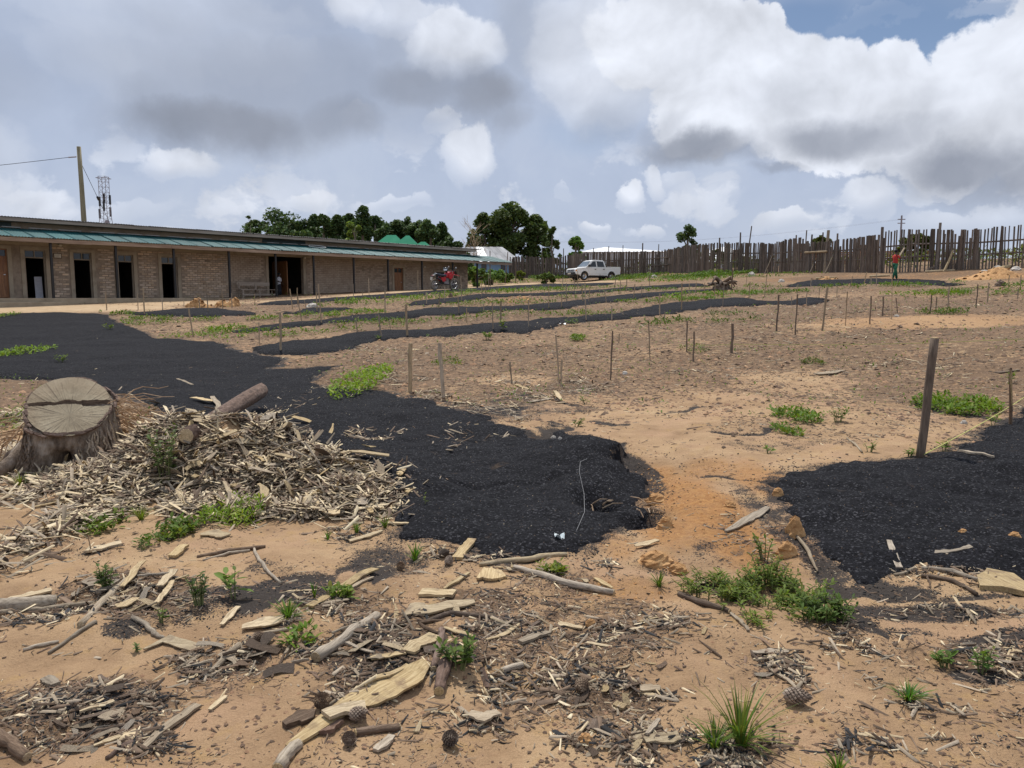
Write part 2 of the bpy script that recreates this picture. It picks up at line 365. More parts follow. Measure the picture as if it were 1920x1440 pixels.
# ---------------------------------------------------------------- materials
def newmat(name):
    m = bpy.data.materials.new(name); m.use_nodes = True; t = NT(m.node_tree)
    b = m.node_tree.nodes['Principled BSDF']; return m, t, b
def mat(name, cols, scale=5., stretch=(1, 1, 1), detail=5., rough=.8, bump=0., bscale=None, metal=0., spec=None, rnd=0., tint=False, spots=None, gen=False):
    """noise-driven colour, optional per-object variation (rnd), tint attribute and stain spots (scale, lo, hi, colour)"""
    m, t, b = newmat(name)
    co = t.new('ShaderNodeTexCoord').outputs['Object']
    oi = t.new('ShaderNodeObjectInfo').outputs['Random']
    p = t.vm('MULTIPLY', co, stretch)
    if rnd: p = t.vm('ADD', p, t.vm('SCALE', (37., 91., 53.))); t.l.new(oi, p.node.inputs[1].links[0].from_node.inputs['Scale'])
    n = t.noise(p, scale, detail, .6)
    k = len(cols); col = t.ramp(n, [(.3 + .4 * i / max(1, k - 1), c) for i, c in enumerate(cols)])
    if spots:
        s, lo, hi, c = spots; col = t.mix(t.mr(t.noise(co, s, 5., .6), lo, hi), col, (*c, 1))
    if rnd:
        v = t.mr(oi, 0, 1, 1 - rnd, 1 + rnd); hs = t.new('ShaderNodeHueSaturation', {'Value': v, 'Color': col}); 
        t.set(hs.inputs['Saturation'], t.mr(t.m('FRACT', t.m('MULTIPLY', oi, 7.31)), 0, 1, 1 - rnd * .6, 1 + rnd * .5)); col = hs.outputs[0]
    if tint:
        a = t.new('ShaderNodeAttribute', attribute_name='tint').outputs['Color']; col = t.mix(1., col, a, 'MULTIPLY')
    t.set(b.inputs['Base Color'], col); b.inputs['Roughness'].default_value = rough; b.inputs['Metallic'].default_value = metal
    if spec is not None: b.inputs['Specular IOR Level'].default_value = spec
    if bump:
        bn = t.noise(t.vm('MULTIPLY', co, stretch), bscale or scale * 3, 6., .65)
        bp = t.new('ShaderNodeBump', {'Strength': 1., 'Distance': bump, 'Height': bn}); t.l.new(bp.outputs[0], b.inputs['Normal'])
    return m
def leafmat(name, cols, rough=.55, trans=.35):
    """two-sided leaf: tint attribute, some light coming through"""
    m, t, b = newmat(name)
    co = t.new('ShaderNodeTexCoord').outputs['Object']
    col = t.ramp(t.noise(co, 3., 4.), [(.3, cols[0]), (.7, cols[1])])
    a = t.new('ShaderNodeAttribute', attribute_name='tint').outputs['Color']; col = t.mix(1., col, a, 'MULTIPLY')
    t.set(b.inputs['Base Color'], col); b.inputs['Roughness'].default_value = rough; b.inputs['Specular IOR Level'].default_value = .2
    tr = t.new('ShaderNodeBsdfTranslucent', {'Color': t.mix(1., col, (1.2, 1.25, .7, 1), 'MULTIPLY')})
    mx = t.new('ShaderNodeMixShader', {0: trans}); t.l.new(b.outputs[0], mx.inputs[1]); t.l.new(tr.outputs[0], mx.inputs[2])
    t.l.new(mx.outputs[0], t.n['Material Output'].inputs[0]); return m

def soil_material():
    m, t, b = newmat('soil')
    geo = t.new('ShaderNodeNewGeometry').outputs['Position']
    A = t.new('ShaderNodeSeparateColor', {0: t.new('ShaderNodeAttribute', attribute_name='cover').outputs['Color']})
    char, orange, litter = A.outputs; path = t.new('ShaderNodeAttribute', attribute_name='cover').outputs['Alpha']
    big = t.noise(geo, .55, 5., .6); mid = t.noise(geo, 3.1, 6., .62, .4); fine = t.noise(geo, 24., 6., .7); grit = t.noise(geo, 120., 4., .7)
    c = t.ramp(t.m('ADD', t.m('MULTIPLY', big, .55), t.m('MULTIPLY', mid, .45)), [(.32, (.255, .158, .088)), (.46, (.355, .230, .130)), (.55, (.435, .290, .166)), (.70, (.49, .355, .206))])
    # pinker, smoother silt washed into the hollows and ochre crumbs
    c = t.mix(t.mr(t.noise(geo, 1.3, 4., .55), .52, .68), c, (.43, .276, .166, 1))
    c = t.mix(t.m('MULTIPLY', t.mr(t.noise(geo, 5., 5., .65), .55, .68), .6), c, (.42, .27, .12, 1))
    c = t.mix(t.m('MULTIPLY', orange, t.mr(mid, .3, .6, .65, 1.)), c, t.ramp(fine, [(.35, (.29, .13, .045)), (.65, (.46, .24, .085))]))
    # field litter: rotted bark and needles trodden into the soil
    lm = t.mr(t.m('ADD', t.m('ADD', t.m('ADD', t.m('MULTIPLY', fine, .35), t.m('MULTIPLY', grit, .25)), t.m('MULTIPLY', t.noise(geo, 7.5, 5., .65, .3), .4)), t.m('MULTIPLY', litter, .20)), .61, .67)
    c = t.mix(t.m('MULTIPLY', lm, .95), c, t.ramp(grit, [(.3, (.045, .030, .022)), (.55, (.135, .088, .056)), (.75, (.28, .19, .12))]))
    c = t.mix(t.m('MULTIPLY', litter, .25), c, (.27, .168, .092, 1))
    # soot and husk grains
    cn = t.m('ADD', t.m('MULTIPLY', t.noise(geo, 5.5, 6., .75), .5), t.m('MULTIPLY', t.noise(geo, 95., 3., .75), .5))
    cm = t.mr(t.m('ADD', cn, t.m('MULTIPLY', char, .62)), .725, .755, 0., 1.)
    c = t.mix(t.m('MULTIPLY', cm, .93), c, t.ramp(grit, [(.35, (.012, .012, .014)), (.62, (.03, .03, .033)), (.75, (.09, .085, .08))]))
    c = t.mix(path, c, t.ramp(mid, [(.3, (.44, .315, .185)), (.7, (.56, .42, .27))]))
    c = t.mix(t.mr(grit, .35, .62, .42, 0.), c, t.mix(1., c, (.55, .5, .45, 1), 'MULTIPLY'))
    t.set(b.inputs['Base Color'], c); b.inputs['Roughness'].default_value = .92; b.inputs['Specular IOR Level'].default_value = .25
    hgt = t.m('ADD', t.m('MULTIPLY', fine, .55), t.m('MULTIPLY', grit, .22)); hgt = t.m('ADD', hgt, t.m('MULTIPLY', mid, .6))
    bp = t.new('ShaderNodeBump', {'Strength': .9, 'Distance': .034, 'Height': hgt}); t.l.new(bp.outputs[0], b.inputs['Normal'])
    return m
def husk_material():
    m, t, b = newmat('charred_husk')
    geo = t.new('ShaderNodeNewGeometry').outputs['Position']
    vo = t.new('ShaderNodeTexVoronoi', {'Vector': geo, 'Scale': 85., 'Randomness': 1.}); vr = t.new('ShaderNodeSeparateColor', {0: vo.outputs['Color']})
    mid = t.noise(geo, 2.2, 5., .6)
    c = t.ramp(vr.outputs[0], [(0., (.005, .005, .006)), (.6, (.013, .013, .016)), (.88, (.027, .027, .033)), (.975, (.085, .085, .092))])
    c = t.mix(t.mr(mid, .35, .7, 0., .45), c, (.012, .012, .015, 1))
    c = t.mix(t.m('MULTIPLY', t.mr(t.noise(geo, 4.5, 6., .7), .63, .72), .5), c, (.12, .085, .06, 1))
    t.set(b.inputs['Base Color'], c); b.inputs['Roughness'].default_value = .85; b.inputs['Specular IOR Level'].default_value = .10
    h = t.m('ADD', t.m('MULTIPLY', vr.outputs[1], .35), t.m('MULTIPLY', t.noise(geo, 45., 5., .75), .9))
    h = t.m('ADD', h, t.m('MULTIPLY', t.noise(geo, 7., 4., .6), 1.2))
    bp = t.new('ShaderNodeBump', {'Strength': 1., 'Distance': .022, 'Height': h}); t.l.new(bp.outputs[0], b.inputs['Normal'])
    return m
M = {}
M['soil'] = soil_material(); M['husk'] = husk_material()
M['pale_wood'] = mat('pale_split_wood', [(.25, .17, .085), (.46, .345, .19), (.58, .465, .285)], 7, (1, 18, 18), detail=8, rough=.8, bump=.006, rnd=.25, spots=(9, .55, .72, (.22, .15, .09)))
M['grey_wood'] = mat('weathered_wood', [(.15, .115, .08), (.30, .24, .17), (.42, .35, .26)], 6, (1, 16, 16), rough=.85, bump=.005, rnd=.3)
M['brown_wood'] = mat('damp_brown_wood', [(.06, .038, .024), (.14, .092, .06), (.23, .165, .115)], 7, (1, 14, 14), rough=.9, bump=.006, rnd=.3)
M['bark'] = mat('pine_bark', [(.045, .026, .018), (.14, .085, .06), (.24, .165, .125)], 16, (.6, 2, 2), rough=.95, bump=.02, bscale=22, rnd=.2)
M['litter'] = mat('litter', [(.75, .75, .75), (1.1, 1.1, 1.1)], 60, rough=.9, tint=True)
M['clod'] = mat('clods', [(.7, .7, .7), (1.15, 1.1, 1.05)], 40, rough=.95, tint=True, bump=.01)
M['stake'] = mat('stake_wood', [(.20, .15, .095), (.33, .25, .165), (.42, .33, .22)], 5, (9, 9, 1), rough=.85, bump=.004, rnd=.3)
M['stake_dark'] = mat('stake_wood_dark', [(.07, .05, .036), (.145, .105, .075), (.21, .155, .11)], 5, (9, 9, 1), rough=.88, bump=.005, rnd=.2)
M['picket'] = mat('picket_wood', [(.068, .052, .042), (.140, .110, .088), (.22, .18, .145)], 3, (7, 7, 1), rough=.9, bump=.004, rnd=.38)
M['mortar'] = mat('mud_mortar', [(.22, .165, .122), (.30, .232, .172), (.37, .295, .222)], 4, rough=.95, bump=.012, bscale=14)
M['brick'] = mat('burnt_brick', [(.38, .27, .19), (.52, .395, .285), (.62, .485, .36)], 3.5, rough=.92, bump=.008, bscale=20, rnd=.25)
M['plaster'] = mat('lime_plaster', [(.33, .265, .19), (.42, .345, .255)], 2.5, rough=.9, bump=.004, spots=(1.4, .55, .75, (.2, .16, .115)))
M['slab'] = mat('cement_slab', [(.30, .235, .16), (.42, .34, .235)], 2.2, rough=.9, bump=.006, spots=(.9, .5, .7, (.2, .155, .10)))
M['teal'] = mat('teal_sheet', [(.010, .066, .072), (.018, .098, .104), (.038, .135, .14)], 1.6, (1, .35, 1), rough=.55, metal=.0, spec=.3, rnd=.16, spots=(3.5, .62, .8, (.16, .19, .18)))
M['fascia'] = mat('fascia_wood', [(.20, .13, .09), (.32, .225, .16), (.42, .32, .24)], 2, (.4, 6, 6), rough=.85, bump=.003)
M['fascia_grey'] = mat('roof_board', [(.22, .17, .13), (.34, .28, .225), (.40, .34, .28)], 2, (.4, 6, 6), rough=.85, bump=.003)
M['roofgrey'] = mat('roof_sheet_grey', [(.14, .13, .13), (.22, .2, .2)], 2, rough=.55, metal=.4)
M['flash'] = mat('flashing', [(.35, .38, .38), (.6, .62, .62)], 5, rough=.5, metal=.3)
M['black'] = mat('black_steel', [(.006, .006, .007), (.014, .013, .013)], 4, rough=.5)
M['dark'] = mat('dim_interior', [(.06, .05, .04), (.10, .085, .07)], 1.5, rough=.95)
M['door'] = mat('door_wood', [(.17, .07, .028), (.28, .125, .05), (.36, .175, .075)], 3, (7, 7, .7), rough=.5, bump=.002)
M['glass'] = mat('dim_glass', [(.02, .026, .028), (.035, .042, .045)], 2, rough=.08)
M['frame'] = mat('painted_frame', [(.22, .18, .13), (.30, .25, .19)], 3, rough=.7)
M['shutter'] = mat('dark_shutter', [(.012, .03, .03), (.03, .06, .06)], 2, rough=.5)
M['white'] = mat('white_paint', [(.74, .74, .72), (.80, .80, .78)], 1.2, rough=.35, spots=(2.2, .56, .8, (.55, .50, .42)))
M['chrome'] = mat('bright_metal', [(.45, .45, .46), (.62, .62, .62)], 8, rough=.3, metal=.9)
M['rubber'] = mat('rubber', [(.014, .013, .013), (.035, .032, .03)], 9, rough=.85, spots=(5, .5, .7, (.13, .10, .075)))
M['dusty_rubber'] = mat('dusty_rubber', [(.13, .105, .08), (.26, .215, .165)], 6, rough=.95)
M['plastic'] = mat('black_plastic', [(.012, .012, .013), (.03, .03, .031)], 5, rough=.5, spots=(3, .55, .75, (.10, .085, .07)))
M['red'] = mat('red_plastic', [(.38, .012, .025), (.55, .03, .05)], 3, rough=.3)
M['seat'] = mat('blue_black_vinyl', [(.014, .02, .035), (.04, .055, .085)], 4, rough=.45)
M['lamp'] = mat('lamp_glass', [(.55, .55, .55), (.7, .7, .7)], 10, rough=.12)
M['amber'] = mat('amber_lens', [(.6, .2, .02), (.7, .28, .03)], 10, rough=.2)
M['metalroof'] = mat('zinc_roof', [(.22, .22, .23), (.33, .33, .34), (.42, .42, .43)], .8, (1, 1, 1), rough=.8, spec=.15, rnd=.25)
M['whiteroof'] = mat('white_roof', [(.74, .75, .77), (.84, .85, .86)], .5, rough=.5)
M['greenroof'] = mat('green_roof', [(.016, .15, .085), (.028, .20, .115)], .6, (1, 1, 1), rough=.85, spec=.1)
M['bluewall'] = mat('blue_wall', [(.20, .34, .52), (.27, .42, .60)], 1.5, rough=.85, spots=(1, .55, .7, (.33, .40, .46)))
M['cream'] = mat('cream_wall', [(.45, .42, .33), (.55, .52, .42)], 1.5, rough=.9)
M['redbrick'] = mat('fresh_brick', [(.38, .16, .075), (.5, .24, .12)], 2.5, rough=.9, bump=.01)
M['pole'] = mat('pole_wood', [(.17, .145, .085), (.26, .225, .135), (.32, .28, .18)], 2.5, (8, 8, .5), rough=.85, bump=.004)
M['steel'] = mat('tower_steel', [(.22, .19, .20), (.36, .33, .34)], 1, rough=.6, metal=.3)
M['stumpwood'] = mat('stump_side', [(.075, .05, .035), (.22, .165, .12), (.40, .34, .28)], 6, (2.2, 2.2, .8), detail=8, rough=.95, bump=.05, bscale=10, spots=(3.2, .52, .66, (.06, .04, .028)))
M['fibre'] = mat('root_fibre', [(.22, .14, .085), (.36, .25, .16), (.46, .36, .25)], 12, rough=.9, rnd=.25)
M['stone'] = mat('stone', [(.38, .34, .29), (.58, .54, .48)], 5, rough=.9, bump=.02, rnd=.12)
M['ochre'] = mat('ochre_clod', [(.31, .155, .06), (.46, .255, .105), (.54, .33, .15)], 9, rough=.95, bump=.02, bscale=25)
M['skin'] = mat('skin', [(.055, .028, .018), (.075, .04, .026)], 6, rough=.5)
M['hair'] = mat('hair', [(.006, .005, .005), (.012, .011, .01)], 30, rough=.8)
M['shirt_red'] = mat('red_cloth', [(.42, .03, .022), (.55, .05, .035)], 8, rough=.85)
M['trouser_green'] = mat('green_cloth', [(.018, .12, .06), (.03, .17, .09)], 8, rough=.9)
M['shirt_white'] = mat('white_cloth', [(.55, .56, .62), (.7, .7, .75)], 8, rough=.9)
M['trouser_dark'] = mat('dark_cloth', [(.015, .016, .022), (.03, .03, .04)], 8, rough=.9)
M['paper'] = mat('paper', [(.62, .56, .46), (.72, .66, .55)], 4, rough=.9)
M['thread'] = mat('grey_thread', [(.3, .3, .3), (.42, .42, .42)], 9, rough=.8)
M['twine'] = mat('yellow_twine', [(.42, .42, .10), (.6, .58, .2)], 20, rough=.8)
M['cone'] = mat('cone_scale', [(.075, .05, .036), (.19, .135, .095), (.34, .27, .2)], 30, rough=.85, rnd=.4)
M['litterbag'] = mat('torn_plastic', [(.55, .62, .63), (.75, .8, .8)], 12, rough=.35)
M['leaf_tree'] = leafmat('tree_leaf', [(.058, .088, .034), (.115, .150, .056)], .6, .22)
M['leaf_weed'] = leafmat('weed_leaf', [(.066, .102, .022), (.120, .162, .038)], .6, .32)
M['leaf_grass'] = leafmat('grass_blade', [(.085, .15, .028), (.15, .21, .045)], .5, .35)
M['weedstem'] = mat('weed_stem', [(.10, .13, .04), (.16, .17, .06)], 20, rough=.8)
M['trunk'] = mat('tree_bark', [(.10, .075, .055), (.21, .17, .13)], 3, (3, 3, .6), rough=.95, bump=.02)

# ---------------------------------------------------------------- the ground sheet
def graded(a, step, b, gro, end):
    xs = list(np.arange(a, b, step)); s = step
    while xs[-1] < end: s *= gro; xs.append(xs[-1] + s)
    return xs
ELL = {'orange': [], 'char': [], 'litter': [], 'path': [], 'clear': []}
def ell(kind, items):
    for (u, v, ru, rv, a) in items:
        p = g0(u, v); d = math.hypot(p[0], p[1]); e = g0(u, v - rv * .7)
        ELL[kind].append((p[0], p[1], max(.04, ru * d / FPX), max(.05, abs(e[1] - p[1]) / .7), a))
ell('orange', [(1300, 935, 90, 60, 1), (1430, 900, 60, 40, .8), (1240, 985, 50, 40, .9), (1330, 880, 60, 30, .6), (1480, 1010, 40, 30, .8), (1240, 1050, 40, 20, .7), (1560, 520, 60, 7, .8), (1740, 518, 130, 8, .9), (1860, 516, 70, 14, 1), (1480, 524, 60, 5, .9),
               (1260, 527, 30, 4, .9), (960, 563, 50, 6, .8), (400, 577, 60, 5, .6), (1330, 1010, 90, 30, .7), (1180, 1110, 150, 40, .5), (1700, 600, 200, 20, .35), (1160, 1020, 40, 20, .5), (1880, 1000, 50, 30, .8), (1640, 920, 40, 14, .5)])
ell('char', [(1210, 900, 40, 60, .55), (1330, 860, 60, 50, .25), (1400, 830, 90, 16, .3), (1500, 820, 150, 14, .32), (1270, 840, 60, 30, .25), (1150, 790, 60, 20, .3), (1000, 760, 130, 30, .34), (1080, 735, 150, 25, .25), (1290, 770, 60, 12, .25), (860, 765, 60, 20, .4),
             (1450, 800, 60, 20, .2), (1760, 1148, 230, 22, .66), (1660, 1118, 130, 22, .6), (1890, 1192, 120, 22, .6), (1590, 1160, 90, 26, .5), (1840, 1120, 120, 16, .5), (1700, 1185, 80, 12, .4), (1000, 1120, 120, 24, .3), (1140, 1180, 140, 30, .28), (960, 1230, 120, 40, .26), (1280, 1150, 70, 40, .32), (1560, 1165, 90, 30, .3), (1450, 1240, 70, 50, .42), (1380, 1170, 40, 40, .2), (1150, 1290, 100, 50, .25), (1180, 1380, 120, 50, .22), (1390, 1420, 80, 40, .4),
             (1080, 1290, 40, 20, .3), (740, 1055, 90, 40, .45), (560, 1095, 80, 20, .4), (500, 1060, 60, 14, .35), (660, 1020, 40, 12, .3), (230, 1180, 60, 26, .45), (380, 1130, 120, 30, .35), (200, 1310, 110, 40, .42), (440, 1240, 120, 40, .30), (700, 1230, 120, 60, .35), (640, 1340, 50, 40, .25),
             (1030, 1090, 90, 40, .25), (880, 1060, 80, 30, .3), (1230, 1060, 60, 30, .4), (1330, 1040, 50, 40, .35), (1430, 960, 40, 80, .4), (1180, 880, 40, 40, .5), (620, 1180, 90, 40, .25), (900, 1200, 120, 30, .2), (80, 1400, 60, 30, .3), (360, 1430, 60, 20, .3), (1700, 1320, 50, 12, .35), (1850, 1390, 50, 20, .15), (1850, 1270, 80, 30, .25),
             (1830, 770, 150, 40, .3), (1700, 790, 120, 20, .25), (700, 715, 90, 14, .15), (150, 1020, 90, 14, .15), (330, 1005, 60, 10, .3), (930, 1290, 140, 60, .12), (1250, 1170, 60, 60, .15)])
ell('litter', [(1150, 1150, 220, 60, .6), (1000, 1230, 180, 70, .55), (1250, 1240, 120, 60, .45), (950, 1340, 130, 50, .4), (1640, 1200, 120, 40, .4), (80, 1040, 100, 26, .4), (1000, 700, 330, 60, .75), (760, 660, 260, 40, .75), (1500, 620, 420, 50, .8), (1000, 580, 500, 30, .7), (1250, 690, 300, 50, .55), (1700, 660, 260, 50, .6), (1060, 730, 150, 30, 1), (700, 710, 110, 18, .9), (480, 620, 160, 25, .6), (1650, 575, 320, 24, .9), (350, 600, 130, 14, .6), (560, 580, 160, 14, .5),
               (450, 900, 300, 80, 1), (230, 1110, 150, 50, .8), (170, 1310, 140, 50, .8), (450, 1240, 130, 55, .8), (720, 1210, 140, 70, .9), (640, 1130, 90, 40, .6), (1130, 1330, 150, 70, .8), (1400, 1420, 90, 40, .9), (900, 1130, 120, 40, .7), (1060, 1090, 110, 30, .6), (1450, 1240, 60, 40, .8), (1850, 1230, 90, 40, .7), (1200, 1180, 120, 40, .45), (1400, 1000, 80, 50, .4), (1850, 1040, 100, 40, .5), (1700, 760, 260, 40, .4), (1500, 800, 200, 30, .35), (1340, 700, 240, 30, .4)])
ell('path', [(-60, 578, 300, 8, 1), (150, 575, 200, 5, 1), (330, 568, 120, 5, .9), (520, 565, 60, 4, .6), (600, 560, 60, 3, .8), (700, 553, 80, 3, .8), (800, 545, 80, 3, .8), (880, 541, 60, 3, .9), (980, 534, 120, 3, .8), (1100, 531, 80, 2.5, .7)])
ell('clear', [(1500, 720, 120, 30, .5), (1700, 605, 240, 14, .7), (960, 715, 80, 12, .6), (560, 1020, 120, 30, .8), (150, 970, 140, 30, .7), (1640, 1290, 190, 80, .7), (1300, 1270, 90, 70, .6), (700, 1080, 60, 16, .7), (60, 1080, 90, 40, .8), (60, 1260, 120, 40, .7), (960, 1400, 140, 40, .6), (1330, 760, 120, 40, .5), (1320, 820, 60, 40, .4), (400, 1180, 60, 20, .6)])
def field(kind, x, y):
    r = np.zeros(np.shape(x))
    wob = (fbm(x, y, .55, 4, 41) - .5) * 1.9
    for (ex, ey, sx, sy, a) in ELL[kind]:
        q = np.hypot((x - ex) / sx, (y - ey) / sy) + wob * (.9 if kind == 'litter' else .5)
        r = np.maximum(r, a * (1 - sstep(.55, 1.2, q)))
    return r
def build_ground():
    ypos = graded(1.5, .032, 8.6, 1.028, 2500); yneg = [1.5 - q for q in graded(0, .2, 2, 1.25, 120)[1:]][::-1]
    ys = np.array(yneg + ypos); half = graded(0, .032, 4.6, 1.042, 1500); xs = np.array([-q for q in half[1:]][::-1] + half)
    X, Y = np.meshgrid(xs, ys); x, y = X.ravel(), Y.ravel()
    z = H(x, y)
    for k in BEDS:                                        # the soil stays below the husk
        s = bed_sd(k, x, y); z = z - (.03 if k in ('main', 'right') else .10) * sstep(.03, .12, s)
    cov = np.zeros((len(x), 4))
    ch = field('char', x, y)
    for k in BEDS:
        s = bed_sd(k, x, y); ch = np.maximum(ch, (.36 + .16 * fbm(x, y, .5, 3, 58)) * sstep(-.4, .02, s) if k in ('main', 'right') else .42 * sstep(-.25, .05, s))
    ch = ch + .42 * rill(x, y) * sstep(.06, .25, ch) * (ch < .6)
    cov[:, 0] = np.clip(ch + .13 * (fbm(x, y, 1.1, 3, 51) - .5), 0, 1)
    cov[:, 1] = field('orange', x, y); cov[:, 3] = field('path', x, y) * .9
    d = np.hypot(x, y)
    lit = np.maximum(field('litter', x, y), .8 * sstep(9, 13, d) * (.4 + fbm(x, y, 2.5, 3, 61)))
    cov[:, 2] = np.clip((.12 + lit) * (1 - field('clear', x, y)) * (1 - cov[:, 3]), 0, 1)
    nx, ny = len(xs), len(ys); i = (np.arange(ny - 1)[:, None] * nx + np.arange(nx - 1)[None]).ravel()
    F = np.stack([i, i + 1, i + nx + 1, i + nx], 1)
    o = link('ground', npmesh('ground', np.stack([x, y, z], 1), F, M['soil'], {'cover': cov}, True)); o['kind'] = 'structure'
    o['label'] = 'sloping sandy brown field with tilled litter and soot'
build_ground()
BED_LABEL = {'main': 'large black bed of charred husk spreading behind the chip pile and stump', 'right': 'black bed of charred husk around the foot of the tall grey stake',
 'a': 'long wavy black husk strip nearest to the camera across the field', 'b': 'long black husk strip just behind the nearest one', 'c': 'short black husk mound in front of the two ochre soil heaps',
 'd': 'thin broken black husk strip in front of the doorway with a person', 'e': 'black husk strip running from below the motorcycle towards the root ball', 'f': 'black husk strip along the sandy path below the motorcycle and pickup', 'g': 'black husk strip at the feet of the person in red'}
def build_bed(k):
    st = {'main': .045, 'right': .035}.get(k, .11); b = BB[k]
    if k == 'main':                                       # denser where it lies close
        ys = np.array(graded(4.2, .035, 7.6, 1.012, b[3])); half = graded(0, .04, 3.2, 1.02, 22); xs = np.array([-q for q in half[1:]][::-1] + [q for q in half if q < 2])
    else:
        xs, ys = np.arange(b[0] + .5, b[1] - .5, st), np.arange(b[2] + .5, b[3] - .5, st)
    X, Y = np.meshgrid(xs, ys); x, y = X.ravel(), Y.ravel(); s = bed_sd(k, x, y)
    z = H(x, y) + .012 * sstep(-.01, .04, s) - .10 * sstep(.03, -.12, s)
    z = z + (fbm(x, y, .09, 3, 71) - .5) * .018
    if k not in ('main', 'right'): z = z + .012
    nx, ny = len(xs), len(ys); i = (np.arange(ny - 1)[:, None] * nx + np.arange(nx - 1)[None]).ravel()
    F = np.stack([i, i + 1, i + nx + 1, i + nx], 1)
    F = F[(s[F] > -.1).any(1)]
    used = np.unique(F); re = np.full(len(x), -1); re[used] = np.arange(len(used))
    o = link('husk_bed', npmesh('husk_bed', np.stack([x, y, z], 1)[used], re[F], M['husk'], None, True))
    tag(o, BED_LABEL[k], 'planting bed', 'black charred husk beds')
for k in BEDS: build_bed(k)

# ---------------------------------------------------------------- the long brick building
def col_at(u, d):
    """ground position on the ray of image column u at distance d in depth"""
    r = ray(u, 545); k = d / r[1]; return r[0] * k, d
FLOOR = 1.55
P0 = np.array([-21.05, 31.8]); P1 = np.array([-1.75, 54.9])
BU = (P1 - P0) / np.linalg.norm(P1 - P0); BN = np.array([BU[1], -BU[0]])
def s_of(u, t):
    """distance along the building where the ray of image column u meets the plane t"""
    r = ray(u, 530)[:2]; o = P0 + BN * t
    # o + BU*s = r*k
    A = np.array([[BU[0], -r[0]], [BU[1], -r[1]]]); s, k = np.linalg.solve(A, -o); return s
MBLD = Matrix(((BU[0], BN[0], 0, P0[0]), (BU[1], BN[1], 0, P0[1]), (0, 0, 1, FLOOR), (0, 0, 0, 1)))
